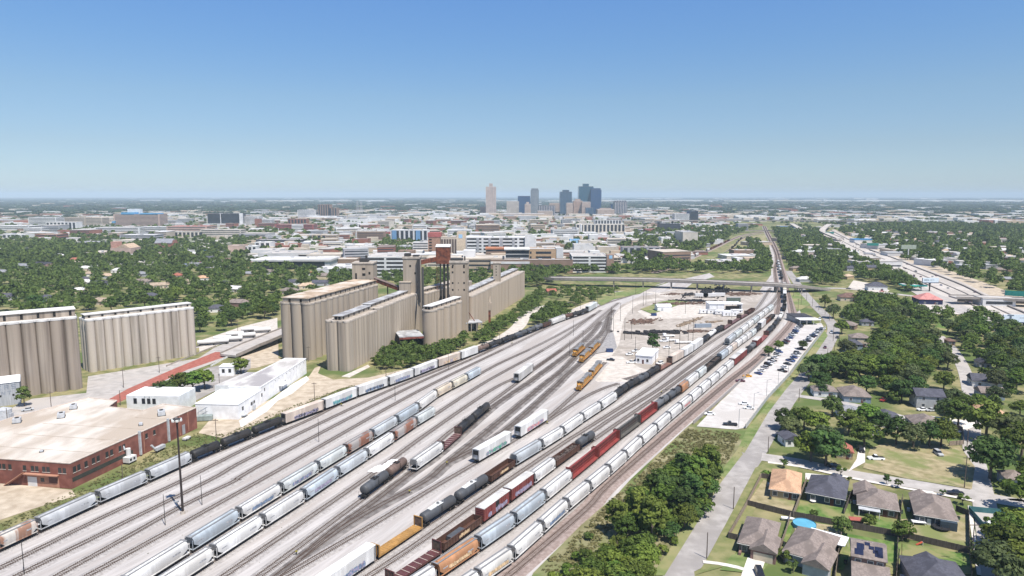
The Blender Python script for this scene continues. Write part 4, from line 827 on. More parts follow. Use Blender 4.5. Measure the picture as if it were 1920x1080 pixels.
# sheds
SH = thing("conveyor_shed", "dark open shed with weathered red fascia between the elevator blocks", "shed", (-63.5, 424, 0), .31); m = MB()
m.prism([(-7.5, -6), (7.5, -6), (7.5, 14), (-7.5, 14)], 8.6, 9.1); m.build("roof", greyroof_m, SH)
MB().box(-7.5, 7.5, -6.1, -5.9, 7.4, 8.6).build("fascia", M("faded_red", (.20, .06, .045), var=.3), SH)
MB().box(-7.4, -7.1, -5.8, 14, 0, 8.6).box(7.1, 7.4, -5.8, 14, 0, 8.6).box(-7.1, 7.1, 13.6, 13.9, 0, 8.6).build("wall", M("shed_wall", (.06, .05, .045)), SH)
x, y = g(885, 622); DK = thing("loading_dock", "low flat-roofed loading dock with spouts beside the square headhouse", "loading dock", (x, y + 4, 0), .33)
MB().box(-6, 6, -5, 6, 6.2, 6.9).build("roof", greyroof_m, DK); MB().box(-5.8, 5.8, 5.4, 5.8, 0, 6.2).box(-5.8, -5.4, -4.5, 5.4, 0, 6.2).build("wall", M("dock_wall", (.09, .08, .07)), DK)
for px_ in (-2, 2, 5.6): MB().box(px_ - .2, px_ + .2, -4.8, -4.4, 0, 6.2).build("post", slab_m, DK)
m = MB(); m.tube((-2, 2, 6.9), (-4.5, 5.5, 19), .35); m.tube((1.5, -1, 6.9), (-3.5, 5.5, 16), .3); m.build("spout", rustm, DK)
x, y = g(918, 612); RS = thing("rusty_spout", "rusty vertical spout tower against the far elevator block", "spout", (x, y, 0)); m = MB(); m.box(-.8, .8, -.8, .8, 0, 12); m.build("casing", rustm, RS); MB().box(-1, 1.6, -1, 1.6, 12, 17.5).tube((.2, 0, 17.5), (.2, 3, 22), .5).build("head", silB_m, RS)
x, y = xat(795, 455), 452.0; SPF = thing("spout_frame", "dark dangling grain spouts between headhouse and short block", "spout", (x, y, 0)); MB().tube((0, 0, 16), (-1.2, 12, 47), .7, .7, 8).build("spout_pipe", steel_m, SPF); MB().bar((0, 0, 18), (-6, 6, 30), .18).bar((0, 0, 18), (6, 0, 16), .18).tube((0, 0, 0), (0, 0, 18), .6, .6, 8).build("brace", steel_m, SPF)
# ------------------------------------------------------------ brick warehouse
brick_m = M("red_brick", (.20, .072, .052), c2=(.275, .11, .082), sc=.35, det=9, rough=.95, c3=(.165, .065, .05), sc3=.12)
brickpale_m = M("pale_brick", (.36, .17, .11), c2=(.42, .22, .15), sc=.5, det=8)
creamroof_m = M("cream_membrane", (.49, .43, .365), c2=(.64, .585, .52), sc=.16, det=11, c3=(.40, .335, .27), sc3=.07, stretch=(1, .45, 1))
glassd_m = M("dark_window", (.03, .032, .036), rough=.25, spec=.5)
cop_m = M("coping", (.55, .46, .39), c2=(.6, .52, .45), sc=1)
NB = Vector((-143.5, 215.4)); RB = Vector((-129.4, 275.0)); sd = (RB - NB).normalized(); fd = Vector((-26.6, 4.3)).normalized()
BW = thing("brick_warehouse", "long red brick warehouse with cream flat roof beside the outer freight string", "warehouse", (NB.x, NB.y, 0))
loc = lambda v: (v[0] - NB.x, v[1] - NB.y)
foot = [loc(q) for q in (NB, RB, (-145.6, 280.2), (-149.2, 271.5), (-166.0, 276.3), (-167.5, 285), (-182, 289.5))] + [loc(NB + fd * 62 + sd * 38), loc(NB + fd * 62)]
HB = 8.6; MB().prism(foot, 0, HB, bottom=False).build("wall", brick_m, BW)
def shrink(poly, d):
 c = Vector((sum(p[0] for p in poly) / len(poly), sum(p[1] for p in poly) / len(poly))); out = []
 n = len(poly)
 for i in range(n):
  a, b, e = Vector(poly[i - 1]), Vector(poly[i]), Vector(poly[(i + 1) % n]); d1 = (b - a).normalized(); d2 = (e - b).normalized()
  n1 = Vector((-d1.y, d1.x)); n2 = Vector((-d2.y, d2.x)); k = n1 + n2; k = k / max(.3, k.dot(n1)); out.append(tuple(b + k * d))
 return out
def parapet(poly, z, h, w, mat, par, name="coping"):
 a = shrink(poly, -.12); b = shrink(poly, w); m = MB(); n = len(a)
 for i in range(n):
  j = (i + 1) % n; A = [(*a[i], z), (*a[j], z), (*b[j], z), (*b[i], z)]; B = [(p[0], p[1], z + h) for p in A]
  k = len(m.v); m.v += A + B
  for q in ((4, 5, 6, 7), (0, 1, 5, 4), (2, 3, 7, 6)): m.f.append(tuple(k + i2 for i2 in q)); m.m.append(0)
 return m.build(name, mat, par)
m = MB(); m.face([(x, y, HB + .03) for x, y in shrink(foot, .1)]); m.build("roof", creamroof_m, BW); parapet(foot, HB, .28, .35, cop_m, BW)
for s in (10, 22, 34, 46): a, b = sd * s + fd * .6, sd * s + fd * (44 if s < 40 else 15); n_ = sd * .09; MB().prism([tuple(a - n_), tuple(b - n_), tuple(b + n_), tuple(a + n_)], HB + .03, HB + .1).build("roof_seam", M("seam", (.36, .30, .24)), BW)
def wall_box(par, name, mat, base, d, nrm, s, w, z0, z1, out=.06, dep=.2):
 """a box on a wall: s metres along d from base, w wide"""
 a = Vector(base) + d * (s - w / 2); b = Vector(base) + d * (s + w / 2); o = nrm * out; i = nrm * -dep; m = MB()
 m.prism([tuple(a + o), tuple(b + o), tuple(b + i), tuple(a + i)], z0, z1) if (b - a).cross(nrm) > 0 else m.prism([tuple(a + i), tuple(b + i), tuple(b + o), tuple(a + o)], z0, z1)
 return m.build(name, mat, par)
sn = Vector((sd.y, -sd.x)); fn = Vector((fd.y, -fd.x)) * -1; fn = fn if fn.y < 0 else -fn
def win(par, base, d, nrm, s, w, z0, z1, fr=None):
 f = wall_box(par, "window", fr or cop_m, base, d, nrm, s, w + .24, z0 - .14, z0, .12, .1); wall_box(f, "pane", glassd_m, base, d, nrm, s, w, z0, z1, .03, .15)
for s in (1.6, 3.3, 6.2, 9.2, 11.2, 15, 17, 20.8, 22.6): win(BW, (0, 0), sd, sn, s, 1.25, 5.1, 7.1)
for s in (33.5, 37.5): win(BW, (0, 0), sd, sn, s, 1.2, 5.5, 7.3)
for s in (2.2, 3.9, 8.2, 9.8, 12.4, 14.0, 17.0, 22.5, 24.8, 26.4, 29.6): win(BW, (0, 0), fd, fn, s, 1.2, 5.2, 7.0)
wall_box(BW, "ledge", M("dark_band", (.05, .05, .04)), (0, 0), sd, sn, 13.5, 26, 2.2, 3.6, .05)
wall_box(BW, "canopy", brickpale_m, (0, 0), fd, fn, 10.5, 12.5, 4.3, 4.6, 1.2); wall_box(BW, "pale_wall", brickpale_m, (0, 0), fd, fn, 10.5, 12, 0, 4.3, .05)
wall_box(BW, "roller_door", pale_m, (0, 0), fd, fn, 14.4, 3.4, 0, 3.3, .14); wall_box(BW, "window", glassd_m, (0, 0), fd, fn, 10.6, 1.3, 1.8, 3.1, .1); wall_box(BW, "loading_bay", M("bay_brown", (.12, .06, .05)), (0, 0), fd, fn, 6.6, 3.2, 1.6, 3.8, .1)
m = MB(); a = fd * 17.0 + fn * 1.6; b = fd * 24 + fn * 1.6; m.rings([[(p.x + q.x, p.y + q.y, z) for q, z in ((Vector((0, 0)), z0), (-fn * 1.3, z0), (-fn * 1.3, z0 + .35), (Vector((0, 0)), z0 + .35))] for p, z0 in ((a, 4.6), (b, 0))]); m.build("outside_stair", brickpale_m, BW)
for s in (29.8, 32, 44.5, 51, 56): wall_box(BW, "downpipe", galv_m if s in (29.8, 44.5) else brickpale_m, (0, 0), sd, sn, s, .7 if s in (29.8, 44.5) else .22, .5, HB + (.9 if s in (29.8, 44.5) else 0), .7 if s in (29.8, 44.5) else .2, 0)
wall_box(BW, "side_door", M("door_grey", (.3, .3, .31)), (0, 0), sd, sn, 53.2, 1.6, .3, 4.2, .1)
for i, (u, v, w, l, h) in enumerate(((32, 792, 2.6, 3.2, 1.7), (115, 782, 2.4, 4.2, 1.7), (138, 766, 2.4, 3.4, 1.7), (303, 778, 2.6, 3.8, 1.9), (264, 797, 1.2, 2.0, .8), (78, 847, .9, 1.4, .5))):
 x, y = g(u, v, HB); q = thing("roof_unit", ("grey roof-top cooling unit at the street edge of the brick warehouse roof", "largest boxy roof-top unit mid-way on the cream roof", "roof-top unit with dark grille near the roof notch", "pale rounded roof-top unit near the far end of the cream roof", "low roof vent with hood by the long brick side", "tiny flat vent near the front of the cream roof")[i], "roof unit", (x, y, HB + .05), .5)
 MB().box(-w / 2, w / 2, -l / 2, l / 2, .15, h).build("casing", galv_m, q); MB().box(-w / 2 - .2, w / 2 + .2, -l / 2 - .2, l / 2 + .2, 0, .15).build("curb", dark_m, q)
 if i < 4: MB().box(-w / 2 - .04, -w / 2, -l / 2 + .3, l / 2 - .3, .5, h - .3).build("grille", hole_m, q); MB().tube((0, .3, h), (0, .3, h + .15), w * .3, w * .3, 12).build("fan", dark_m, q)
x, y = g(244, 868); q = thing("dust_collector", "white dust collector with black ports beside the brick wall", "machine", (x, y, 0), 1.33)
MB().prism([(-1.8, -1.3), (1.8, -1.3), (1.8, 1.3), (-1.8, 1.3)], .7, 2.6).build("hopper_box", pale_m, q); MB().tube((.0, .4, 2.6), (0, .4, 5.4), .8, .8, 12).build("cyclone", pale_m, q)
for px_ in (-.9, .7): MB().box(px_ - .4, px_ + .4, -1.36, -1.3, 1.3, 2.1).build("port", hole_m, q)
for px_, py in ((-1.6, -1.1), (1.6, -1.1), (-1.6, 1.1), (1.6, 1.1)): MB().box(px_ - .1, px_ + .1, py - .1, py + .1, 0, .7).build("leg", steel_m, q)
MB().tube((-.6, 1.2, 5), (-1.2, 2.6, 8.8), .35, .35, 8).build("duct", galv_m, q)
x, y = g(300, 846); q = thing("pipe_stub", "grey filter box beside the brick wall's second duct", "machine", (x, y, 0), 1.33); MB().box(-2.2, 2.2, -.7, .7, .9, 2.1).build("casing", galv_m, q); MB().box(-1.8, -1.6, -.5, .5, 0, .9).box(1.6, 1.8, -.5, .5, 0, .9).build("stand", steel_m, q); MB().tube((-2.2, .2, 1.6), (-3.2, .8, 3.4), .4).build("elbow", galv_m, q)
x, y = g(350, 825); q = thing("scrap_cart", "pale trash-strewn cart beside the brick wall's grey door", "cart", (x, y, 0), 1.33); MB().box(-1.5, 1.5, -.8, .8, .5, 1.2).build("bed", pale_m, q); MB().tube((-1, -.9, .45), (-1, .9, .45), .4, .4, 8).tube((1, -.9, .45), (1, .9, .45), .4, .4, 8).build("axle", dark_m, q)
# ------------------------------------------------------------ white warehouse and neighbours
whw_m = M("white_wall", (.80, .79, .78), c2=(.86, .855, .85), sc=.4, det=8); whr_m = M("white_roof", (.78, .775, .78), c2=(.84, .84, .845), sc=.2, det=8)
drt_m = M("dirty_roof", (.45, .425, .40), c2=(.64, .615, .59), sc=.16, stretch=(1, .5, 1), det=9, c3=(.32, .30, .30), sc3=.09)
WW = thing("white_warehouse", "long white warehouse with stepped dirty roof beside the dirt road", "warehouse", (-116.6, 285.9, 0)); O = Vector((-116.6, 285.9)); lo = lambda p: (p[0] - O.x, p[1] - O.y)
ws = Vector((6.1, 77.8)).normalized(); wf = Vector((-ws.y, ws.x)); wn_ = -wf
fr_ = [(0, 0), tuple(ws * 22), tuple(ws * 22 + wf * 19), tuple(wf * 19)]; bk = [tuple(ws * 22.003), tuple(ws * 78), tuple(ws * 78 + wf * 11.5), tuple(ws * 22.003 + wf * 15)]
MB().prism(fr_, 0, 6.4).build("front_hall_wall", whw_m, WW); MB().face([(x, y, 6.44) for x, y in shrink(fr_, .1)]).build("front_hall_roof", whr_m, WW); parapet(fr_, 6.4, .35, .3, whw_m, WW)
MB().prism(bk, 0, 7.8).build("rear_hall_wall", whw_m, WW); MB().face([(x, y, 7.84) for x, y in shrink(bk, .1)]).build("rear_hall_roof", drt_m, WW); parapet(bk, 7.8, .5, .3, whw_m, WW, "rear_coping")
w2 = [tuple(ws * 30 + wf * 14.6), tuple(ws * 55 + wf * 13), tuple(ws * 55 + wf * 22), tuple(ws * 30 + wf * 26)]; MB().prism(w2, 0, 6.2).build("side_wing", whw_m, WW); MB().face([(x, y, 6.24) for x, y in shrink(w2, .1)]).build("side_wing_roof", drt_m, WW)
for s, z0, z1, w in ((4, 3, 4.6, 1.5), (12.5, 2.6, 4, 1.8), (15, 2.8, 4, 1.6), (23, 3.4, 5, 1.2), (26, 5.2, 6.6, .8), (43, .8, 2.6, 1.6), (46, .2, 2.6, 1.1), (49.5, 2.2, 3.8, 1.8)): wall_box(WW, "window" if z0 > 1 else "door", glassd_m if z0 > 2 else galv_m, (0, 0), ws, wn_, s, w, z0, z1, .08)
for i in range(9): wall_box(WW, "wall_vent", hole_m, (0, 0), ws, wn_, 38 + i * 4.5, .5, 6.6, 7.0, .05)
wall_box(WW, "awning", whw_m, (0, 0), ws, wn_, 46, 9, 3.2, 3.45, 2.2, 0); wall_box(WW, "dock_shelf", galv_m, (0, 0), ws, wn_, 4, 3.5, .9, 1.2, 1.6, 0); wall_box(WW, "gate", galv_m, (0, 0), ws, wn_, 13.5, 2.2, 0, 2.2, .9, -.7)
A0 = Vector(g(232, 800)); AN = thing("white_annex", "small white annex with three dark windows behind the brick warehouse", "building", (-160, 298, 0), -.06)
MB().box(-10, 14, -2, 12, 0, 7.6).build("wall", whw_m, AN); MB().box(-9.8, 13.8, -1.8, 11.8, 7.6, 7.7).build("roof", whr_m, AN)
for px_ in (-6, -2.2, .2, 2.6): f = MB().box(px_ - .75, px_ + .75, -2.08, -2.0, 3.9, 6.3).build("window", glassd_m, AN)
for px_ in (-1.5, .6): MB().tube((px_, -2.1, 7.0), (px_, -1.9, 7.0), .3, .3, 8).build("wall_vent", galv_m, AN)
x, y = g(424, 705); WC = thing("white_cabin", "small white cabin with two dark windows under the lone tree by the white warehouse", "building", (x, y + 3, 0), .1)
MB().box(-3.6, 3.6, -3, 4, 0, 5).build("wall", whw_m, WC); MB().box(-3.8, 3.8, -3.2, 4.2, 5, 5.2).build("roof", whr_m, WC)
for px_ in (-1.6, 1.7): MB().box(px_ - .7, px_ + .7, -3.07, -3, 1.8, 3.8).build("window", glassd_m, WC)
x, y = g(385, 788); TB = thing("tank_trough", "green-grey open skip in front of the white warehouse", "skip", (x, y, 0), .2); MB().box(-3, 3, -1.6, 1.6, .3, 2.2).build("body", M("skip_green", (.25, .29, .28), var=.2), TB); m = MB()
for px_ in (-2.9, 0, 2.9): m.bar((px_, 1.7, 0), (px_, 1.7, 5.2), .07)
m.bar((-2.9, 1.7, 5.2), (2.9, 1.7, 5.2), .07); m.bar((-2.9, 1.7, 3.4), (2.9, 1.7, 3.4), .07); m.build("frame", galv_m, TB)
# grey metal building with faded letters
GX, GY = g(40, 757); GB = thing("metal_building", "grey metal shed with white roof and faded block lettering beside the stained elevator", "shed", (GX, GY, 0), math.radians(34))
gdm = M("grey_sheet", (.36, .37, .385), c2=(.42, .43, .45), sc=.8, stretch=(3, 1, .2)); MB().box(-26, 0, 0, 12, 0, 10.6).build("wall", gdm, GB)
m = MB(); m.rings([[(x_, y_, z_) for y_, z_ in ((-.3, 10.6), (6, 12.6), (12.3, 10.6))] for x_ in (-26.3, .4)]); m.build("roof", whr_m, GB)
def letter_strokes(ch):
 S_ = {"C": ((0, 0, 1, .18), (0, .82, 1, 1), (0, 0, .22, 1)), "E": ((0, 0, 1, .18), (0, .41, .85, .59), (0, .82, 1, 1), (0, 0, .22, 1)), "R": ((0, 0, .22, 1), (0, .82, 1, 1), (0, .42, 1, .6), (.78, .5, 1, .95), (.7, 0, .95, .45)), "S": ((0, 0, 1, .18), (0, .41, 1, .59), (0, .82, 1, 1), (0, .5, .22, .95), (.78, .05, 1, .5)), "O": ((0, 0, 1, .18), (0, .82, 1, 1), (0, 0, .22, 1), (.78, 0, 1, 1)),
   "U": ((0, 0, 1, .18), (0, 0, .22, 1), (.78, 0, 1, 1)), "N": ((0, 0, .22, 1), (.78, 0, 1, 1), (.2, .55, .5, .85), (.5, .2, .8, .5)), "T": ((.39, 0, .61, 1), (0, .82, 1, 1)), "I": ((.39, 0, .61, 1),), "B": ((0, 0, .22, 1), (0, 0, .9, .18), (0, .41, .9, .59), (0, .82, .9, 1), (.78, .1, 1, .45), (.78, .55, 1, .9)), "L": ((0, 0, .22, 1), (0, 0, 1, .18)), "A": ((0, 0, .22, 1), (.78, 0, 1, 1), (0, .82, 1, 1), (0, .4, 1, .56)), "Y": ((.39, 0, .61, .5), (0, .5, .25, 1), (.75, .5, 1, 1), (.2, .42, .8, .58)), "K": ((0, 0, .22, 1), (.22, .42, .6, .6), (.6, .55, .95, 1), (.6, 0, .95, .45)), "X": ((.35, .35, .65, .65), (0, 0, .35, .35), (.65, 0, 1, .35), (0, .65, .35, 1), (.65, .65, 1, 1))}
 return S_.get(ch, ())
def lettering(par, text, x, z, w, h, gap, mat, y=-.03):
 for ch in text:
  if ch != " ":
   m = MB(); off = 0
   for a, b, c, d in letter_strokes(ch): off += .002; m.box(x + a * w, x + c * w, y - .02 - off, y, z + b * h, z + d * h)
   m.build("letter", mat, par)
  x += w + gap
fl = M("faded_letters", (.25, .27, .31), var=.2); lettering(GB, "CERS", -11.2, 7.6, 1.7, 2.0, 1.0, fl); lettering(GB, "OUNT", -11.6, 5.1, 1.5, 1.6, .8, fl)
for px_, pz in ((-7.4, 4.3), (-2.6, 4.2)): MB().box(px_ - .4, px_ + .4, -.06, 0, pz, pz + .9).build("wall_vent", dark_m, GB)
MB().box(-5, 0, .5, 12.1, -.02, 1.0).build("plinth", dark_m, GB)
x, y = g(8, 785); LT = thing("silo_tank", "rounded pale metal tank at the street edge before the grey shed", "tank", (x, y, 0)); MB().tube((0, 0, 0), (0, 0, 4.2), 3.0, 3.0, 20).build("shell", galv_m, LT, smooth=40); MB().tube((0, 0, 4.2), (0, 0, 5.2), 3.05, .4, 20).build("roof", galv_m, LT); MB().box(2.4, 3.8, -1, .6, 0, 2.6).build("pump_house", gdm, LT)
# ------------------------------------------------------------ houses
ROOF = {n: M("shingles_" + n, c, rough=.95, var=.2, sc=2.2, det=10, c3=tuple(q * .76 for q in c), sc3=.35) for n, c in dict(
 taupe=(.225, .185, .165), slate=(.085, .085, .105), dark=(.05, .05, .06), orange=(.50, .31, .195), tan=(.36, .285, .215), grey=(.24, .245, .265), brown=(.17, .105, .085), red=(.33, .12, .085), white=(.62, .61, .60), blue=(.16, .185, .23), pink=(.50, .22, .20), peach=(.48, .36, .26)).items()}
SID = {n: M("siding_" + n, c, rough=.8, var=.1, sc=.8) for n, c in dict(navy=(.045, .065, .085), tan=(.40, .31, .19), cream=(.55, .47, .36), white=(.68, .67, .65), grey=(.36, .37, .38), blue=(.22, .27, .32), brick=(.22, .13, .11), brown=(.19, .13, .10), darkblue=(.02, .025, .07)).items()}
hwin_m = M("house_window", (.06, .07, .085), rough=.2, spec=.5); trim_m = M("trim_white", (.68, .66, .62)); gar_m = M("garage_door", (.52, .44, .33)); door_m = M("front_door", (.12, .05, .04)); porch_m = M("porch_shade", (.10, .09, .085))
HOUSES = []
def house(label, c, w, d, rz, roof, wall, hip=True, h=2.9, rise=None, eave=.45, detail=2, garage=None, gable=None, group=None, windows=True, cat="house", storey2=None, ridge_x=False):
 r = thing("house", label, cat, (c[0], c[1], 0), rz, group); a, b = w / 2, d / 2; HOUSES.append((c[0], c[1], max(w, d) / 2, label))
 MB().box(-a, a, -b, b, 0, h).build("wall", SID[wall], r)
 rise = rise or min(w, d) * .27; A, B = a + eave, b + eave; m = MB(); z0 = h - .05; z1 = h + .12
 base = [(-A, -B), (A, -B), (A, B), (-A, B)]
 m.v = [(x, y, z0) for x, y in base] + [(x, y, z1) for x, y in base]; m.f = [(0, 3, 2, 1), (0, 1, 5, 4), (1, 2, 6, 5), (2, 3, 7, 6), (3, 0, 4, 7)]; m.m = [0] * 5
 k = 8
 if w >= d or ridge_x:
  t = (A - B * .92) if hip else A; m.v += [(-t, 0, z1 + rise), (t, 0, z1 + rise)]; m.f += [(4, 5, k + 1, k), (6, 7, k, k + 1), (5, 6, k + 1), (7, 4, k)]
 else:
  t = (B - A * .92) if hip else B; m.v += [(0, -t, z1 + rise), (0, t, z1 + rise)]; m.f += [(4, 5, k), (5, 6, k + 1, k), (6, 7, k + 1), (7, 4, k, k + 1)]
 m.m += [0] * 4; rf = m.build("roof", ROOF[roof], r)
 if detail > 1:
  for i in range(3): q = MB().box(-.14, .14, -.14, .14, 0, .45).build("roof_vent", galv_m if i else dark_m, rf, loc=((-.3 + .27 * i) * w * .6, b * .35, z1 + rise * .45))
 if gable:                                     # a cross gable: (x centre, width, out, side -1 front / +1 back)
  gx, gw_, go, sd_ = gable; y0 = sd_ * (b + go); gh = gw_ * .32; m = MB(); y1 = 0
  MB().box(gx - gw_ / 2, gx + gw_ / 2, min(y0, sd_ * b), max(y0, sd_ * b), 0, h).build("front_wing", SID[wall], r)
  e = gw_ / 2 + .4; m.rings([[(gx - e, y, h - .05), (gx - e, y, h + .14), (gx, y, h + gh + .14), (gx + e, y, h + .14), (gx + e, y, h - .05)] for y in (y0 + sd_ * .4, sd_ * b * .15)]); m.build("gable_roof", ROOF[roof], r)
 if garage:
  gx, y0 = garage; MB().box(gx - 2.4, gx + 2.4, y0 - .09, y0 + .02, 0, 2.3).build("garage_door", gar_m, r)
 if windows:
  lv = [0] if not storey2 else [0, 3.0]
  for z in lv:
   for i, fx in enumerate((-.33, .05, .34) if detail > 1 else (-.25, .25)):
    f = MB().box(-.72, .72, -.06, .04, .85, 2.35).build("window", trim_m, r, loc=(fx * w, -b, z)); MB().box(-.6, .6, -.08, -.05, .97, 2.23).build("pane", hwin_m, f)
   f = MB().box(-.04, .06, -.62, .62, .85, 2.35).build("window", trim_m, r, loc=(-a, -.2 * d, z)); MB().box(-.08, -.03, -.5, .5, .97, 2.23).build("pane", hwin_m, f)
  MB().box(.18 * w - .5, .18 * w + .5, -b - .06, -b + .02, 0, 2.1).build("door", door_m, r)
 return r
def hpx(label, cs, z, **k):                       # corners of the eaves in the photo: far left, far right, near right, near left
 P = [Vector(g(u, v, z)) for u, v in cs]; c = (P[0] + P[1] + P[2] + P[3]) / 4; e = (P[1] - P[0]) + (P[2] - P[3]); rz = math.atan2(e.y, e.x)
 w = ((P[1] - P[0]).length + (P[2] - P[3]).length) / 2; d = ((P[3] - P[0]).length + (P[2] - P[1]).length) / 2
 return house(label, c, w - .9, d - .9, rz, h=z, **k), c, rz, w, d
H1, *_ = hpx("house with orange hip roof and tan walls on the street corner", [(1452, 881), (1511, 888), (1494, 926), (1437, 915)], 2.9, roof="orange", wall="tan")
H2, *_ = hpx("navy house with dark slate hip roof beside the orange-roofed house", [(1521, 892), (1592, 901), (1586, 940), (1510, 921)], 2.9, roof="slate", wall="navy", gable=(2, 5, 1.2, 1))
H3, *_ = hpx("taupe-roofed house with grey porch awning facing its back lawn", [(1609, 917), (1686, 926), (1682, 960), (1603, 943)], 2.9, roof="taupe", wall="brown", gable=(-3.2, 6, 3, 1))
H4, *_ = hpx("large taupe hip-roofed house with navy walls beside the trampoline yard", [(1712, 926), (1790, 937), (1789, 977), (1704, 962)], 2.9, roof="taupe", wall="navy", gable=(-2.5, 4.5, .8, 1))
H5, *_ = hpx("taupe-roofed corner house with gabled garage and pale driveway", [(1404, 969), (1466, 981), (1450, 1032), (1378, 1016)], 3.0, roof="taupe", wall="brick", gable=(2.2, 6.2, 2.2, -1))
H6, *_ = hpx("sprawling taupe-roofed house with white patio awning and round pool behind", [(1492, 986), (1572, 1006), (1556, 1060), (1470, 1034)], 3.0, roof="taupe", wall="grey", gable=(3.4, 6, 3.4, -1))
H7, c7, r7, w7, d7 = hpx("two-storey brick house with solar panels on its taupe roof", [(1597, 1009), (1663, 1021), (1660, 1055), (1591, 1042)], 5.8, roof="taupe", wall="brick", storey2=True, hip=False, ridge_x=True)
H8, *_ = hpx("slate-roofed house at the bottom corner beside a lush green back lawn", [(1702, 1044), (1800, 1056), (1822, 1108), (1694, 1092)], 3.0, roof="slate", wall="grey", gable=(0, 5, .8, 1))
def addon(par, name, mat, x0, x1, y0, y1, z0, z1): return MB().box(x0, x1, y0, y1, z0, z1).build(name, mat, par)
def half(o): 
 d = KIDS[o.name][0].data; xs = [v.co.x for v in d.vertices]; ys = [v.co.y for v in d.vertices]; return max(xs), max(ys)
a, b = half(H1); addon(H1, "rear_porch", porch_m, a - 3, a - .1, -b - .03, -b + .01, .1, 2.5); addon(H1, "side_trim", SID["tan"], a, a + .06, -b, b, 0, 2.8)
a, b = half(H3); addon(H3, "porch_awning", galv_m, -a, -a + 5.8, -b - 2.6, -b, 2.35, 2.5); 
for x in (-a + .2, -a + 2.9, -a + 5.6): addon(H3, "porch_post", trim_m, x - .08, x + .08, -b - 2.5, -b - 2.34, 0, 2.35)
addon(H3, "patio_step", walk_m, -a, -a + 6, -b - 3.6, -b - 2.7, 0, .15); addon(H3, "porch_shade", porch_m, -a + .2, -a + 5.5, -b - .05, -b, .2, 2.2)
a, b = half(H4); addon(H4, "rear_extension", SID["navy"], a - 4.2, a, -b - 1.6, -b, 0, 2.7); addon(H4, "white_door", trim_m, -a + 3.0, -a + 4.0, -b - .08, -b, .1, 2.1)
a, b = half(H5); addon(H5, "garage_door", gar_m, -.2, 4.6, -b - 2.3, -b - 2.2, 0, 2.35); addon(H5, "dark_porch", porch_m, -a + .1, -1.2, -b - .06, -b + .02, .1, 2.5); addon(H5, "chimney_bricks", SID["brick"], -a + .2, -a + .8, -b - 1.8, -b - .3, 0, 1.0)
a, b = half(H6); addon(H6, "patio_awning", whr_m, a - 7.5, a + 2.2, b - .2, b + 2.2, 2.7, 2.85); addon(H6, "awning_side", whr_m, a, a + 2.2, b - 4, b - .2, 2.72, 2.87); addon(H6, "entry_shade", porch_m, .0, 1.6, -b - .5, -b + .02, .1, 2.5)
for x in (a - 7.3, a + 2): addon(H6, "awning_post", trim_m, x - .08, x + .08, b + 2, b + 2.15, 0, 2.7)
a, b = half(H7); pan_m = M("solar_cell", (.018, .022, .05), rough=.2, spec=.5, var=.2, sc=3)
def solar(x0, x1, f0, f1):
 rise = min(w7 - .9, d7 - .9) * .27; B = b + .45; z = lambda f: 5.8 + .12 + rise * f + .08; y = lambda f: -B * (1 - f)
 m = MB(); m.face([(x0, y(f0), z(f0)), (x1, y(f0), z(f0)), (x1, y(f1), z(f1)), (x0, y(f1), z(f1))]); m.face([(x0, y(f0), z(f0) - .06), (x1, y(f0), z(f0) - .06), (x1, y(f0), z(f0)), (x0, y(f0), z(f0))]); m.build("solar_panel", pan_m, H7)
solar(-a + .4, -a + 2.4, .15, .5); solar(-a + .9, -a + 2.6, .5, .85)
for i in range(4): solar(-.9 + i * .9, .3 + i * .9, .78 - i * .2, .97 - i * .2)
solar(a - 2.3, a - .5, .2, .8)
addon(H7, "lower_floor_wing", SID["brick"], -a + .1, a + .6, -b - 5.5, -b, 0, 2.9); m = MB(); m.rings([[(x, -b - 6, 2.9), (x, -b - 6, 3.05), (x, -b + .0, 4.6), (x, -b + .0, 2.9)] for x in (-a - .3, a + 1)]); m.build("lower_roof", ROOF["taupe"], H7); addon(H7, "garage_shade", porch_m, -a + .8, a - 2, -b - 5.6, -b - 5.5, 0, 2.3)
def hq(label, u0, u1, vt, vb, h, roof, wall, hip=True, rz=None, depth=None, group=None, detail=1, **k):
 """roof seen between u0..u1 and vt (ridge) .. vb (near eaves at height h)"""
 x0, y0 = g(u0, vb, h); x1, y1 = g(u1, vb, h); w = x1 - x0; d = depth or min(max(w * .75, 7), 13)
 rz = rz if rz is not None else math.radians(-12)
 return house(label, ((x0 + x1) / 2, (y0 + y1) / 2 + d / 2), w * .92, d, rz, roof, wall, hip, h, detail=detail, group=group, **k)
hq("two-storey taupe-roofed house with white side wall near the street bend", 1600, 1635, 617, 634, 5.6, "taupe", "cream", storey2=True)
hq("two-storey slate-blue house with hip roof by the street bend", 1588, 1621, 630, 646, 5.4, "slate", "blue", storey2=True)
hq("broad low flat-looking tan-roofed house in front of the slate-blue one", 1568, 1616, 657, 674, 2.8, "tan", "tan", rise=1.2)
hq("small taupe-roofed house tucked between big trees and the tan-roofed one", 1617, 1640, 664, 678, 2.8, "taupe", "grey")
hq("long taupe-roofed house by the street below the tall roadside tree", 1580, 1611, 592, 610, 2.9, "taupe", "brown", rz=math.radians(-40))
hq("dark blue-roofed house with cars under its eaves near the bridge end", 1584, 1609, 578, 590, 3, "blue", "grey")
hq("grey-roofed cottage hidden in trees near the bridge end", 1618, 1641, 595, 604, 2.9, "slate", "grey")
hq("brown-red roofed house with dark front wall amid the trees", 1678, 1707, 613, 624, 3, "brown", "brown", hip=False)
hq("slate-blue bungalow with white porch columns", 1693, 1720, 627, 640, 3, "blue", "navy", hip=False, rz=math.radians(60))
hq("small brown-roofed house between dense trees by the east street", 1781, 1794, 627, 640, 2.8, "brown", "brown")
hq("dark-roofed house behind the white gabled house", 1840, 1862, 665, 681, 3, "dark", "grey", hip=False)
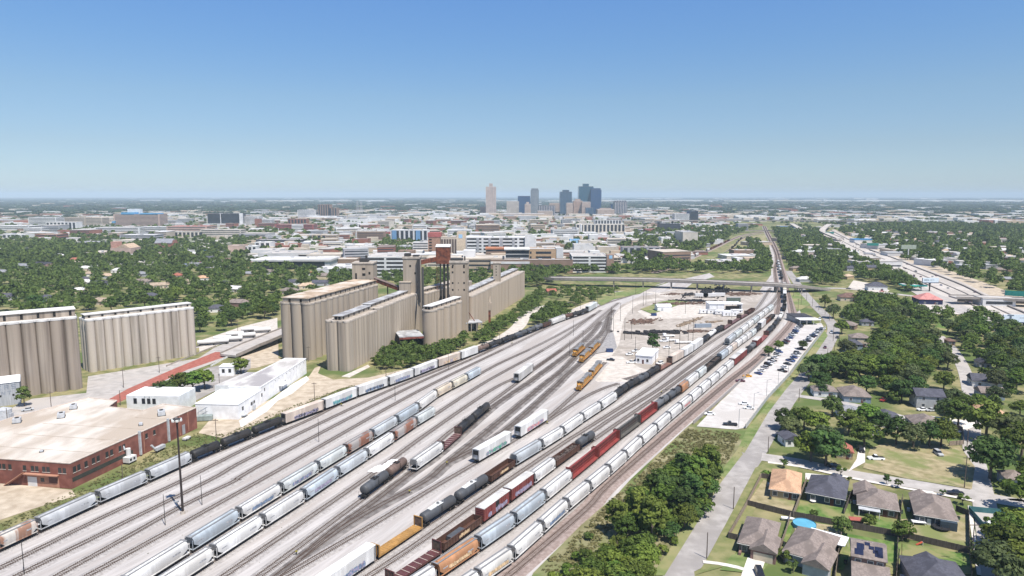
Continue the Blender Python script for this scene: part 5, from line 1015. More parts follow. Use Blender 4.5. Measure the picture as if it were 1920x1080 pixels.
WG = hq("white gabled house with slate roof and dark garage on the east street", 1833, 1884, 690, 716, 3.1, "slate", "white", hip=False, gable=(3.5, 6, 2, -1), rz=math.radians(-20))
hq("slate-roofed house at the frame edge above the white gabled house", 1900, 1925, 650, 664, 3, "slate", "white", hip=False)
hq("taupe-roofed house behind the small yard tree", 1530, 1574, 713, 734, 2.9, "taupe", "white")
hq("large taupe hip-roofed house with a hedge along its front", 1589, 1640, 717, 744, 2.9, "taupe", "blue", depth=14)
hq("pale grey hip-roofed house beside the lane", 1577, 1617, 752, 772, 2.9, "grey", "white")
hq("small slate-roofed cottage with a big window on the street corner", 1471, 1503, 808, 824, 2.9, "slate", "white", hip=False, rz=.05)
hq("red-roofed low house beside a dark parked car", 1576, 1606, 829, 848, 2.7, "red", "tan", hip=False, rz=math.radians(-20))
hq("wide dark slate-roofed house on the lane", 1645, 1702, 767, 790, 2.9, "slate", "grey", depth=12)
hq("wide taupe-roofed house on the lane next to the slate-roofed one", 1725, 1778, 773, 800, 2.9, "taupe", "grey", depth=13)
hq("two-storey grey house with twin cars at its garage", 1724, 1776, 732, 744, 5.6, "slate", "grey", hip=False, storey2=True)
hq("blue-walled taupe-roofed house with front gable on the east street", 1845, 1888, 720, 738, 3, "taupe", "blue", hip=False, gable=(2, 4, 1, -1))
hq("orange-roofed house behind the big corner tree on the east street", 1855, 1899, 749, 780, 2.9, "orange", "tan", depth=14)
hq("plain taupe-roofed house at the frame edge by the crossroads", 1894, 1935, 874, 900, 2.9, "taupe", "grey")
hq("long brown-red roofed building below the bridge street", 1579, 1616, 544, 558, 3.5, "brown", "cream")
hq("dark slate-roofed hall with pale front by the dirt clearing", 1631, 1667, 526, 537, 4.5, "slate", "white", cat="building")
hq("fast-food building with pink-red roof and navy walls by the freeway", 1728, 1772, 549, 562, 4.5, "pink", "darkblue", cat="restaurant", depth=18)
for i, (u, v, w, rf, wl, what) in enumerate([(80, 566, 13, "slate", "blue", "slate-roofed house just behind the stained elevator"), (4, 563, 14, "slate", "grey", "dark-roofed house at the frame edge behind the stained elevator"), (190, 537, 12, "dark", "grey", "dark-roofed house among trees behind the bleached elevator"), (156, 529, 10, "slate", "grey", "narrow slate-roofed house half hidden by a tall tree"), (163, 535, 12, "white", "white", "pale long-roofed house beside the little white cottage"), (217, 512, 13, "white", "white", "white pyramid-roofed pavilion in the west neighbourhood"), (138, 491, 15, "red", "cream", "orange tile-roofed house by the thin mast"), (80, 500, 32, "dark", "brown", "long dark-roofed building in the west neighbourhood"), (37, 503, 22, "grey", "grey", "grey-roofed long house with pale chimney"), (157, 508, 20, "white", "cream", "pale flat-topped house by the thin mast"), (144, 550, 8, "white", "cream", "little white cottage among dense trees"), (186, 572, 18, "tan", "cream", "tan-roofed house peeking over the bleached elevator"),
  (262, 519, 12, "grey", "grey", "grey-green roofed house in the middle of the west trees"), (265, 534, 17, "taupe", "cream", "taupe hip-roofed house beside the yellow-green tree"), (277, 562, 13, "slate", "blue", "slate-roofed house right over the bleached elevator"), (346, 503, 12, "blue", "grey", "blue-roofed house beyond the parked cars"), (366, 501, 14, "grey", "grey", "pale grey-roofed house beyond the parked cars"), (329, 522, 11, "red", "cream", "orange-red roofed house on the west street"), (376, 527, 12, "orange", "white", "white house with orange roof edge"), (440, 548, 13, "white", "white", "bright white-roofed house deep in the west trees"), (443, 575, 19, "taupe", "brick", "long taupe-roofed house near the trailer yard"), (402, 586, 13, "slate", "white", "slate-roofed white house near the trailer yard"), (298, 541, 20, "tan", "cream", "low tan-roofed house along the west street"), (412, 535, 10, "slate", "grey", "small slate-roofed house deep in the west trees"),
  (590, 517, 14, "red", "white", "red-brown roofed house below the glass-fronted hall"), (601, 536, 19, "slate", "grey", "blue-slate roofed house behind the brown-roofed elevator"), (573, 542, 17, "peach", "cream", "peach-roofed house behind the brown-roofed elevator"), (541, 552, 18, "taupe", "cream", "taupe-roofed house at the corner of the brown-roofed elevator"), (508, 515, 12, "taupe", "white", "pale house under the glass-fronted hall"), (1596, 508, 14, "slate", "grey", "grey-roofed house in the woods by the freeway"), (1500, 475, 16, "white", "red" if False else "white", "white-roofed building west of the freeway woods")]):
 x, y = g(u, v); house(what, (x, y + 5), w, min(w, 11) * .9, math.radians([-8, 12, 25, -20][i % 4]), rf, wl, hip=i % 3 != 1, detail=1, h=3.2)
rg = random.Random(77); k = 0                    # more roofs among the trees
ZE = [W(q) for q in ([(1580, 432), (1650, 462), (1730, 490), (1810, 522), (1890, 546), (1990, 575), (1990, 440)], [(1500, 530), (1480, 475), (1462, 440), (1535, 445), (1600, 490), (1680, 525), (1650, 535)], [(-40, 590), (-40, 470), (200, 462), (480, 490), (640, 520), (520, 575), (372, 600), (372, 565), (150, 580)])]
while k < 80:
 P = ZE[rg.choice((0, 0, 0, 1, 2))]; x, y = rg.uniform(min(p[0] for p in P), max(p[0] for p in P)), rg.uniform(min(p[1] for p in P), max(p[1] for p in P))
 if not inpoly(x, y, P) or any((h[0] - x) ** 2 + (h[1] - y) ** 2 < 24 ** 2 for h in HOUSES): continue
 k += 1; rf = rg.choice(("taupe", "grey", "white", "white", "tan", "slate", "peach", "brown")); sidep = "west" if x < 0 else "freeway"
 house(f"{rf} roofed small house among the trees of the {sidep} side", (x, y), rg.uniform(10, 17), rg.uniform(8, 11), rg.uniform(-.5, .5), rf, rg.choice(("white", "cream", "grey", "tan")), rg.random() < .6, 3.2, detail=1, windows=False, group=f"{rf} roofed houses on the {sidep} side")
# the parking lot building
x, y = g(1516, 609); PB = thing("guard_building", "low dark-roofed office with white canopy at the head of the parking lot", "building", (x, y + 4, 0), .0)
MB().box(-7, 6, 4, 20, 0, 4.2).build("wall", SID["grey"], PB); MB().box(-7.5, 6.5, 3.6, 20.5, 4.2, 4.6).build("roof", ROOF["dark"], PB); MB().box(-7.2, 8, -6, 3.5, 3.8, 4.1).build("canopy", whr_m, PB)
for px_ in (-7, -2, 3, 7.7): MB().box(px_ - .12, px_ + .12, -5.8, -5.6, 0, 3.8).build("canopy_post", trim_m, PB)
# ------------------------------------------------------------ yard things
fence_m = M("fence_board", (.085, .07, .06), c2=(.13, .11, .095), sc=2.2, stretch=(3, 3, .2)); post_m = M("fence_post", (.20, .17, .14)); tanfence_m = M("tan_fence_board", (.24, .19, .145), c2=(.30, .24, .19), sc=2)
def fence(label, px_pts, h=1.9, mat=None, step=2.4, group=None):
 P = [Vector(g(*q)) for q in px_pts]; o = P[0]; r = thing("fence", label, "fence", (o.x, o.y, 0), 0, group); m = MB(); posts = []
 for a, b in zip(P, P[1:]):
  d = (b - a).normalized(); n = Vector((-d.y, d.x)) * .03; L = (b - a).length; k = max(1, int(L / step))
  A, B = a - o, b - o; m.prism([tuple(A - n), tuple(B - n), tuple(B + n), tuple(A + n)], .05, h)
  posts += [a + (b - a) * (i / k) + n * 3 for i in range(k)]
 posts.append(P[-1]); m.build("panel", mat or fence_m, r); f = None
 for q in posts[:60]:
  if f is None: f = MB().box(-.07, .07, -.07, .07, 0, h + .1).build("post", post_m, r, loc=(q.x - o.x, q.y - o.y, 0))
  else: c = f.copy(); COL.objects.link(c); c.parent = r; c.location = (q.x - o.x, q.y - o.y, 0)
 return r
fence("long board fence with pale posts along the street's grassy verge", [(1366, 1010), (1400, 950), (1427, 897)], mat=tanfence_m)
fence("short dark board fence joining the verge fence to the orange-roofed house", [(1427, 897), (1447, 900)])
fence("dark board fence between the tan back yard and the corner house", [(1400, 948), (1487, 970)])
fence("long dark board fence behind the pool and green lawns", [(1487, 970), (1565, 985), (1690, 1008)])
fence("dark board fence between the orange-roofed and navy houses' yards", [(1487, 970), (1506, 920), (1512, 905)], mat=tanfence_m)
fence("board fence between the navy house's lawn and its neighbour", [(1583, 965), (1594, 935), (1600, 925)])
fence("board fence on the west side of the trampoline yard", [(1687, 995), (1690, 950), (1692, 938)])
fence("dark board fence behind the trampoline yard", [(1690, 1008), (1818, 1038)])
fence("dark board fence along the east street behind the trampoline", [(1818, 1038), (1816, 968), (1792, 958)])
fence("dark board fence along the east street beside the slate-roofed corner house", [(1822, 1085), (1818, 1040)])
fence("short grey fence beside the corner house's dark porch", [(1365, 1010), (1382, 1014)])
fence("tan board fence between the corner house and the pool house", [(1463, 1030), (1474, 1000), (1482, 972)], mat=tanfence_m)
fence("dark fence between the solar house and the slate-roofed corner house", [(1681, 1085), (1683, 1020)])
fence("board fence between pool house and solar house", [(1566, 1085), (1577, 1010)], mat=tanfence_m)
fence("low dark fence around the bright lawn by the lane", [(1783, 800), (1804, 810), (1806, 833)])
fence("tan fence closing the bright lawn by the lane", [(1806, 834), (1780, 836)], mat=tanfence_m)
x, y = g(1508, 988); PL = thing("swimming_pool", "round above-ground pool with bright blue water behind the pool house", "pool", (x, y, 0)); MB().tube((0, 0, 0), (0, 0, 1.25), 3.2, 3.2, 28, caps=False).build("pool_wall", M("pool_blue", (.10, .28, .42)), PL); MB().tube((0, 0, 0), (0, 0, 1.05), 3.12, 3.12, 28).build("water", M("pool_water", (.11, .34, .46), rough=.1, var=.08), PL)
x, y = g(1764, 993); TP = thing("trampoline", "round black trampoline on the brown back yard", "trampoline", (x, y, 0)); MB().tube((0, 0, .85), (0, 0, .9), 2.3, 2.3, 24).build("mat", M("black_mat", (.02, .02, .022)), TP); 
for i in range(6): t = i * math.pi / 3; MB().tube((2.3 * math.cos(t), 2.3 * math.sin(t), 0), (2.3 * math.cos(t), 2.3 * math.sin(t), 2.3), .05).build("pole", steel_m, TP)
MB().tube((0, 0, 2.25), (0, 0, 2.32), 2.34, 2.34, 24, caps=False).build("net_rim", dark_m, TP)
def simple(name, label, cat, u, v, parts, rz=0.0):
 x, y = g(u, v); r = thing(name, label, cat, (x, y, 0), rz)
 for nm, mat, m in parts: m.build(nm, mat, r)
 return r
for i, (u, v, lab) in enumerate(((1444, 937, "orange-roofed corner house"), (1594, 944, "navy house"), (1690, 963, "porch house's east wall"), (1797, 975, "trampoline house"), (1470, 1024, "pool house's west wall"), (1585, 1058, "solar-panelled house"))):
 simple("trash_bin", f"dark wheeled trash bin beside the {lab}", "trash bin", u, v, [("bin", M("bin_green", (.05, .08, .06)), MB().prism([(-.3, -.3), (.3, -.3), (.3, .35), (-.3, .35)], .1, 1.05)), ("lid", dark_m, MB().box(-.33, .33, -.34, .4, 1.05, 1.12)), ("wheel", dark_m, MB().tube((-.32, .3, .12), (.32, .3, .12), .12))])
for o_ in (H1, H2, H3, H4, H5, H6, H8): a, b = half(o_); q_ = addon(o_, "air_conditioner", galv_m, -a - 1.3, -a - .4, .4, 1.3, 0, .9); addon(o_, "gutter", trim_m, -a - .52, a + .52, -b - .56, -b - .44, 2.78, 2.9)
simple("patio_slab", "white patio canopy laid on posts on the trampoline yard", "canopy", 1722, 984, [("top", whr_m, MB().box(-1.8, 1.8, -.9, .9, 1.0, 1.1)), ("leg", trim_m, MB().box(-1.7, -1.6, -.8, -.7, 0, 1)), ("leg", trim_m, MB().box(1.6, 1.7, -.8, -.7, 0, 1)), ("leg", trim_m, MB().box(1.6, 1.7, .7, .8, 0, 1)), ("leg", trim_m, MB().box(-1.7, -1.6, .7, .8, 0, 1))], -.2)
simple("garden_shed", "red-roofed garden shed against the back fence", "shed", 1605, 983, [("wall", SID["brown"], MB().box(-1.7, 1.7, -1, 1, 0, 1.6)), ("roof", M("red_sheet", (.34, .10, .075)), MB().box(-1.9, 1.9, -1.25, 1.25, 1.6, 1.72))], -.2)
simple("patio_table", "white garden table with chair on the navy house's lawn", "table", 1524, 943, [("top", trim_m, MB().tube((0, 0, .72), (0, 0, .78), .9, .9, 14)), ("leg", trim_m, MB().tube((0, 0, 0), (0, 0, .72), .08))])
simple("lounger", "white garden chair beside the round table on the navy house's lawn", "chair", 1532, 938, [("seat", trim_m, MB().box(-.4, .4, -.4, .4, .4, .48)), ("back", trim_m, MB().box(-.4, .4, .36, .44, .48, 1.1)), ("leg", steel_m, MB().box(-.36, .36, -.36, .36, 0, .4))])
simple("boat", "small white boat hull by the fence corner", "boat", 1477, 976, [("hull", whr_m, MB().rings([[(x, y, z) for y, z in ((-w, .9), (-w * .5, .2), (w * .5, .2), (w, .9))] for x, w in ((-1.8, .75), (.6, .75), (1.9, .12))])), ("thwart", post_m, MB().box(-.3, .0, -.7, .7, .75, .85))], -.2)
simple("water_tank", "pale blue barrels beside the slate-roofed corner house", "barrel", 1693, 1062, [("barrel", M("barrel_blue", (.35, .58, .65)), MB().tube((0, 0, 0), (0, 0, 1.3), .55, .55, 14)), ("barrel_lid", trim_m, MB().tube((0, 0, 1.3), (0, 0, 1.38), .58, .58, 14))])
simple("playset", "red plastic slide on the grass below the trampoline yard fence", "slide", 1724, 1022, [("chute", M("red_plastic", (.5, .09, .05)), MB().rings([[(x, y, z) for y in (-.3, .3) for z in ((zz, zz + .08) if y < 0 else (zz + .08, zz))] for x, zz in ((-.9, .05), (.7, .9))])), ("ladder", trim_m, MB().box(.7, .78, -.3, .3, 0, .95))])
simple("fenced_court", "dark teal-fenced pen with white roofed run by the east street", "pen", 1868, 985, [("fence_panel", M("teal_fence", (.055, .15, .16)), MB().box(-4.5, -4.4, -4, 8, 0, 1.8).box(-4.4, 6, 7.9, 8, 0, 1.8)), ("run_roof", whr_m, MB().box(-3.4, 4, -3.6, -1.5, 1.9, 2.0)), ("run_post", galv_m, MB().box(-3.3, -3.2, -3.5, -3.4, 0, 1.9).box(3.8, 3.9, -3.5, -3.4, 0, 1.9)), ("crate", galv_m, MB().box(-2.5, 4.5, -1, 1.2, 0, 1.1))], -.25)
# ------------------------------------------------------------ trees
import re
bark_m = M("bark", (.11, .085, .065), c2=(.17, .14, .11), sc=2)
LEAF = {"oak": leafmat("oak_leaves", (.034, .058, .012), (.165, .215, .038)), "deep": leafmat("deep_leaves", (.024, .046, .014), (.115, .17, .04)), "lime": leafmat("light_leaves", (.06, .10, .016), (.22, .29, .05)), "olive": leafmat("olive_leaves", (.045, .06, .024), (.14, .17, .062)),
  "far": leafmat("far_leaves", (.026, .046, .012), (.175, .22, .046), 0.0), "plain": leafmat("plain_leaves", (.016, .03, .015), (.075, .105, .04), 0.0), "scrub": leafmat("scrub_leaves", (.10, .11, .035), (.27, .25, .11), 0.0)}
def leaf_quads(P, Nrm, size, rng):
 n = len(P); up = rng.normal(size=(n, 3)); t = np.cross(Nrm, up); t /= np.linalg.norm(t, axis=1, keepdims=True) + 1e-9; b = np.cross(Nrm, t)
 s = size * rng.uniform(.55, 1.25, (n, 1)); s2 = s * rng.uniform(.5, .9, (n, 1))
 return np.stack([P - t * s - b * s2, P + t * s - b * s2 * .6, P + t * s * .7 + b * s2, P - t * s * .8 + b * s2 * .9], 1).reshape(-1, 3)
def crown_points(rng, rx, z0, z1, nc, nl, cr, flat=.75):
 zc = (z0 + z1) / 2; rz = (z1 - z0) / 2; C = []
 while len(C) < nc:
  p = rng.normal(size=3); p /= np.linalg.norm(p); q = rng.uniform(.25, 1) ** .45
  if p[2] < -.55: continue
  C.append((p[0] * q * (rx - cr * .7), p[1] * q * (rx - cr * .7), zc + p[2] * q * (rz - cr * .5)))
 C = np.array(C); C[:, :2] += rng.normal(scale=rx * .09, size=(nc, 2)); idx = rng.integers(0, nc, nl); R_ = cr * rng.uniform(.45, 1.35, nc)
 d = rng.normal(size=(nl, 3)); d /= np.linalg.norm(d, axis=1, keepdims=True); d[:, 2] = np.where(d[:, 2] < -.3, -d[:, 2] * .5, d[:, 2])
 P = C[idx] + d * (R_[idx] * rng.uniform(.7, 1.08, nl))[:, None] * np.array([1, 1, flat])
 out = (P - np.array([0, 0, zc])) / np.array([rx, rx, rz]); Nm = d * .9 + out * .5 + rng.normal(scale=.45, size=(nl, 3)) + np.array([0, 0, .25]); Nm /= np.linalg.norm(Nm, axis=1, keepdims=True)
 return P, Nm, C
def quads_mesh(name, V, mat):
 n = len(V) // 4; me = bpy.data.meshes.new(name); me.vertices.add(len(V)); me.vertices.foreach_set("co", V.astype(np.float32).ravel())
 me.loops.add(4 * n); me.loops.foreach_set("vertex_index", np.arange(4 * n, dtype=np.int32)); me.polygons.add(n)
 me.polygons.foreach_set("loop_start", np.arange(0, 4 * n, 4, dtype=np.int32)); me.materials.append(mat); me.update(calc_edges=True); me.validate(); return me
TP_ = []
def tree_proto(kind, seed, R=5.0, H=9.5, nl=1900, nc=30, leaf=.36, z0=.28, cr=None, mat="oak"):
 """unit trees: radius R, height H in metres; copies are scaled"""
 rng = np.random.default_rng(seed); P, Nm, C = crown_points(rng, R, H * z0, H, nc, nl, cr or R * .29)
 cm = quads_mesh("crown", leaf_quads(P, Nm, leaf, rng), LEAF[mat]); m = MB(); tr = R * .055
 m.tube((0, 0, -.1), (0, 0, H * .3), tr * 1.3, tr, 8); m.tube((0, 0, H * .3), (rng.normal() * .3, rng.normal() * .3, H * .62), tr, tr * .5, 6)
 for c in C[rng.permutation(len(C))[:7]]: m.tube((0, 0, H * rng.uniform(.22, .42)), tuple(c), tr * .55, tr * .16, 5, caps=False)
 me = bpy.data.meshes.new("trunk"); me.from_pydata(m.v, [], m.f); me.materials.append(bark_m); me.update()
 return dict(kind=kind, crown=cm, trunk=me, R=R, H=H, mat=mat)
PR = [tree_proto("round", i + 1, nl=2500, nc=46, z0=.12, mat=mt) for i, mt in enumerate(("oak", "oak", "deep", "deep", "lime", "olive"))]
PR += [tree_proto("tall", i + 11, R=4.0, H=11, nl=1900, nc=32, z0=.12, mat=mt) for i, mt in enumerate(("deep", "oak"))]
PR += [tree_proto("small", i + 21, R=2.0, H=4.2, nl=800, nc=16, leaf=.20, z0=.2, mat=mt) for i, mt in enumerate(("deep", "oak"))]
PR += [tree_proto("bush", i + 31, R=3.0, H=3.6, nl=900, nc=18, leaf=.26, z0=.02, mat=mt) for i, mt in enumerate(("oak", "lime", "deep"))]
SIZEW = {"round": "round-crowned", "tall": "tall", "small": "small", "bush": "bushy"}; TONE = {"oak": "green", "deep": "dark green", "lime": "light green", "olive": "grey-green"}
CAND = []                                        # every tree of the place; the largest in view become things
def cand(x, y, R, H=None, kind="round", label=None, zone=None, mat=None, name="tree"):
 if kind == "round": H = H or R * random.uniform(1.65, 2.0)
 elif kind == "tall": H = H or R * 2.75
 else: H = H or R * (2.1 if kind == "small" else 1.2)
 CAND.append(dict(x=x, y=y, R=R, H=H, kind=kind, label=label, zone=zone, mat=mat, d=R * F_PX / math.hypot(x, y), name=name))
def place_tree(c):
 opts = [p for p in PR if p["kind"] == c["kind"] and (not c["mat"] or p["mat"] == c["mat"])] or [p for p in PR if p["kind"] == c["kind"]]; p = random.choice(opts)
 lab = c["label"]
 if not lab:
  near = min(HOUSES, key=lambda h: (h[0] - c["x"]) ** 2 + (h[1] - c["y"]) ** 2) if HOUSES else None; base = f"{SIZEW[p['kind']]} {TONE[p['mat']]} tree"
  if near and math.hypot(near[0] - c["x"], near[1] - c["y"]) < near[2] + 9 and "woods" not in c["zone"] and "thicket" not in c["zone"]:
   short = re.split(r" (?:beside|behind|facing|on|by|at|in|tucked|below|next|amid|between|under|hidden|over|among|just|peeking|near|deep|along|half|beyond)\b", near[3])[0]; short = " ".join(short.split()[:8])
   dy = near[1] - c["y"]; lab = f"{base} {'behind' if dy < -3 else 'in front of' if dy > 3 else 'beside'} the {short}"
  else: lab = f"{base} in {c['zone']}"
 grp = (None if c["label"] else "trees: " + lab)
 name = {"bush": "bush"}.get(c["kind"], "tree") if c["name"] == "tree" else c["name"]
 r = thing(name, lab, "bush" if name == "bush" else "tree", (c["x"], c["y"], 0), random.uniform(0, 6.28), grp)
 s = c["R"] / p["R"]; r.scale = (s * random.uniform(.92, 1.08), s * random.uniform(.92, 1.08), c["H"] / p["H"])
 for nm in ("trunk", "crown"): o = bpy.data.objects.new(nm, p[nm]); COL.objects.link(o); o.parent = r; KIDS.setdefault(r.name, []).append(o)
AVOID = []                                        # (poly) where no tree stands
def blocked(x, y, R):
 for hx, hy, hr, _ in HOUSES:
  if (hx - x) ** 2 + (hy - y) ** 2 < (hr * .9 + R * .35) ** 2: return True
  if hy > 560 or (hy > 395 and hx < 0):    # open yards on the near side of the further houses
   L_ = math.hypot(hx, hy); dx, dy = -hx / L_, -hy / L_; t_ = (x - hx) * dx + (y - hy) * dy
   if 0 < t_ < (L_ * .1 if hx > 0 else 36 + L_ * .02) and abs((x - hx) * dy - (y - hy) * dx) < hr * .6 + R * .5: return True
 for p, w in ((STREET, 6), (CROSS, 6), (EAST, 5), (LANE, 4.5)):
  for q in p.p[::2]:
   if (q.x - x) ** 2 + (q.y - y) ** 2 < (w + R * .35) ** 2: return True
 return any(inpoly(x, y, A) for A in AVOID)
def scatter(px_poly, spacing, R0, R1, zone, kinds=("round",), mats=None, H=None, keep=1.0, seed=1, check=True, edge=0):
 poly = W(px_poly) if px_poly and len(px_poly[0]) == 2 else px_poly; rg = random.Random(seed); xs = [p[0] for p in poly]; ys = [p[1] for p in poly]; pts = []
 n = int((max(xs) - min(xs)) * (max(ys) - min(ys)) / spacing ** 2 * 3)
 for _ in range(n):
  x, y = rg.uniform(min(xs), max(xs)), rg.uniform(min(ys), max(ys))
  if rg.random() > keep or not inpoly(x, y, poly): continue
  if any((a - x) ** 2 + (b - y) ** 2 < spacing ** 2 for a, b in pts): continue
  R = rg.uniform(R0, R1)
  if check and blocked(x, y, R): continue
  pts.append((x, y)); cand(x, y, R, H and H * rg.uniform(.85, 1.15), rg.choice(kinds), None, zone, rg.choice(mats) if mats else None)
for q in ([(1738, 622), (1762, 607), (1790, 602), (1778, 622), (1750, 634)], [(1775, 598), (1830, 595), (1828, 604), (1782, 610)], [(1700, 575), (1740, 560), (1800, 566), (1850, 582), (1800, 590), (1740, 588)], [(1618, 878), (1632, 840), (1660, 832), (1800, 838), (1828, 876), (1822, 918), (1700, 898)],
   [(1590, 545), (1600, 522), (1640, 530), (1700, 545), (1690, 556)], [(1768, 810), (1806, 806), (1808, 836), (1780, 836)], [(1640, 760), (1700, 790), (1800, 815), (1800, 800), (1700, 775)], [(1690, 575), (1728, 545), (1772, 545), (1790, 566)]): AVOID.append(W(q))
FWL = [(1535, 447), (1600, 481), (1650, 500), (1700, 524), (1760, 552), (1815, 578), (1870, 606), (1960, 655)]; FWR = [(1960, 596), (1850, 552), (1800, 528), (1720, 498), (1680, 482), (1620, 460), (1562, 430)]
AVOID.append(W(FWL + FWR))
AVOID.append(W([(1480, 600), (1498, 560), (1488, 530), (1474, 495), (1456, 445), (1440, 425), (1420, 425), (1440, 480), (1446, 520), (1450, 560)])); AVOID.append(W([(1535, 548), (1590, 548), (1720, 562), (1720, 552), (1590, 536), (1535, 534)]))
# dense woods between tracks and street
Zw = "the dense woods between the tracks and the street"
scatter([(1148, 1010), (1168, 985), (1205, 930), (1262, 902), (1328, 884), (1344, 905), (1332, 945), (1312, 970), (1285, 990), (1250, 1012), (1215, 1028)], 3.2, 3.0, 4.8, Zw, ("round", "round", "tall", "bush"), ("oak", "oak", "deep", "lime", "oak"), seed=5, check=False)
scatter([(1098, 1092), (1108, 1052), (1145, 1026), (1205, 1040), (1215, 1100), (1170, 1160), (1098, 1150)], 3.1, 2.9, 4.3, Zw, ("round", "bush", "round"), ("oak", "lime", "oak"), seed=6, check=False)
for u, v, R in ((1325, 872, 3.4), (1340, 897, 3.0), (1316, 900, 3.8), (1330, 935, 3.4), (1306, 890, 3.0)): x, y = g(u, v); cand(x, y, R, None, "round", None, Zw, "deep")
for u, v, R in ((1240, 1040, 2.2), (1225, 1000, 2.0), (1262, 1020, 1.9), (1068, 1080, 2.5), (1040, 1090, 2.2), (1105, 1012, 1.8), (1085, 1050, 2.0), (1195, 1050, 1.6), (1180, 1075, 2)): x, y = g(u, v); cand(x, y, R, None, "bush", None, Zw, "lime")
# thickets by the elevators
Zt = "the thicket below the short tan elevator block"
scatter([(700, 694), (712, 672), (745, 652), (776, 645), (800, 668), (838, 654), (868, 634), (880, 634), (872, 650), (840, 668), (800, 684), (760, 692)], 4.2, 2.6, 4.2, Zt, ("round", "bush", "round"), ("oak", "lime", "deep"), seed=8, check=False)
Zt2 = "the thicket along the far elevator block"
scatter([(892, 640), (905, 622), (945, 596), (978, 578), (990, 560), (1012, 556), (1016, 572), (985, 592), (950, 616), (925, 636), (905, 646)], 5, 2.8, 4.4, Zt2, ("round", "bush", "bush"), ("oak", "lime", "lime"), seed=9, check=False)
Zt3 = "the thicket between the caliche road and the outer string"
scatter([(1003, 610), (1015, 592), (1035, 577), (1050, 570), (1066, 575), (1072, 588), (1040, 602), (1020, 612)], 5, 3.0, 5.0, Zt3, ("round", "bush"), ("oak", "deep"), seed=10, check=False)
Zt4 = "the wooded slope before the overpass"
scatter([(1000, 560), (1010, 545), (1060, 541), (1130, 545), (1165, 546), (1130, 560), (1085, 574), (1060, 566), (1030, 560)], 7, 3, 4.6, Zt4, ("round", "bush", "bush"), ("oak", "deep", "lime"), seed=11, check=False, keep=.8, H=5.5)
# hand-placed trees
for u, v, R, k, lab, mt in ((306, 752, 7.0, "round", "big dark tree with white-painted trunks on the warehouse lot", "deep"), (340, 738, 6.2, "round", "broad tree between two others on the white warehouse lot", "oak"), (362, 735, 5.8, "round", "light green tree beside the brick-paved street", "lime"), (384, 729, 5.4, "round", "light-crowned tree at the lane end of the warehouse lot", "lime"), (452, 700, 5.0, "round", "lone round tree beside the small white cabin", "oak"), (46, 762, 3.6, "tall", "dark tree squeezed between the grey shed and stained elevator", "deep"),
       (1224, 664, 4.4, "tall", "lone tall dark tree behind the white yard office", "deep"), (1441, 668, 3.4, "round", "lot tree at the track-side edge of the parking lot", "oak"), (1460, 657, 3.3, "round", "light lot tree beside the darker track-side one", "lime"), (1505, 656, 3.2, "round", "single tree in the street-side row of the parking lot", "deep"),
       (1541, 742, 3.2, "round", "small yard tree in front of the taupe-roofed house", "deep"), (1562, 597, 6.2, "round", "big roadside tree casting shade over the street", "olive"), (1546, 577, 5.6, "round", "roadside tree nearest the bridge ramp", "oak"), (1578, 626, 5.2, "round", "bright green tree at the street bend", "lime"),
       (1469, 878, 1.7, "small", "street sapling behind the orange-roofed house", None), (1576, 893, 1.9, "small", "street sapling behind the navy house", None), (1662, 909, 1.4, "tall", "slim dark street sapling behind the porch house", None), (1683, 915, 1.5, "small", "plump street sapling behind the porch house", None), (1768, 930, 1.1, "small", "tiny street sapling behind the trampoline house", None), (1804, 946, 1.8, "small", "corner street sapling by the parked dark sedan", None), (1592, 903, .9, "small", "tiny sapling between navy house and porch house", None),
       (1470, 1056, 1.9, "small", "front yard sapling before the pool house", None), (1487, 1074, 1.7, "small", "second front yard sapling at the frame bottom", None), (1524, 969, 1.7, "bush", "bush on the navy house's back lawn", None), (1436, 893, 1.9, "bush", "spiky yucca-like bush at the street corner fence", "lime"), (1578, 1002, 3.0, "round", "dark tree at the fence corner by the pool yard", "deep"), (1630, 991, 2.2, "round", "round tree beside the red garden shed", "oak"), (1691, 1014, 3.0, "round", "leafy tree where the trampoline fence begins", "oak"), (1612, 743, 2.6, "bush", "trimmed hedge along the large taupe house front", "deep")):
 x, y = g(u, v); cand(x, y, R, {306: 9.5, 1224: 13.5}.get(u), k, lab, None, mt)
Zn = "the east neighbourhood"
for u, v, R in ((1526, 698, 4.6), (1548, 694, 4.8), (1574, 696, 5), (1598, 697, 5), (1622, 699, 5.2), (1645, 702, 5.2), (1670, 704, 5.2), (1694, 708, 5), (1516, 714, 5), (1537, 708, 5.6), (1560, 706, 5.8), (1586, 708, 6), (1611, 710, 6), (1633, 712, 6), (1656, 716, 6.2), (1682, 718, 6.2), (1704, 722, 5.5), (1690, 754, 5), (1668, 742, 5), (1714, 742, 4.6), (1470, 806, 4.2), (1480, 822, 4), (1507, 806, 4.6), (1530, 816, 4.8), (1560, 780, 4), (1591, 814, 5), (1627, 806, 5), (1620, 838, 5), (1546, 852, 5.2), (1548, 874, 6), (1520, 866, 5.6), (1648, 812, 4.4),
    (1680, 834, 5.2), (1712, 840, 4.8), (1742, 838, 4.6), (1764, 838, 5.2), (1776, 792, 4.6), (1796, 800, 5.2), (1834, 766, 3.6), (1848, 826, 7), (1891, 838, 6.5), (1856, 898, 7.2), (1914, 866, 6.5), (1880, 1032, 5.0), (1888, 1068, 5.6), (1868, 1094, 5.4), (1922, 962, 5.8), (1888, 927, 2.4), (1908, 1096, 5.6), (1905, 1020, 4.8), (1925, 905, 4), (1810, 770, 4), (1870, 720, 4.5), (1905, 735, 6), (1905, 705, 5)):
 x, y = g(u, v); cand(x, y, R * 1.16, None, "round", None, Zn, None)
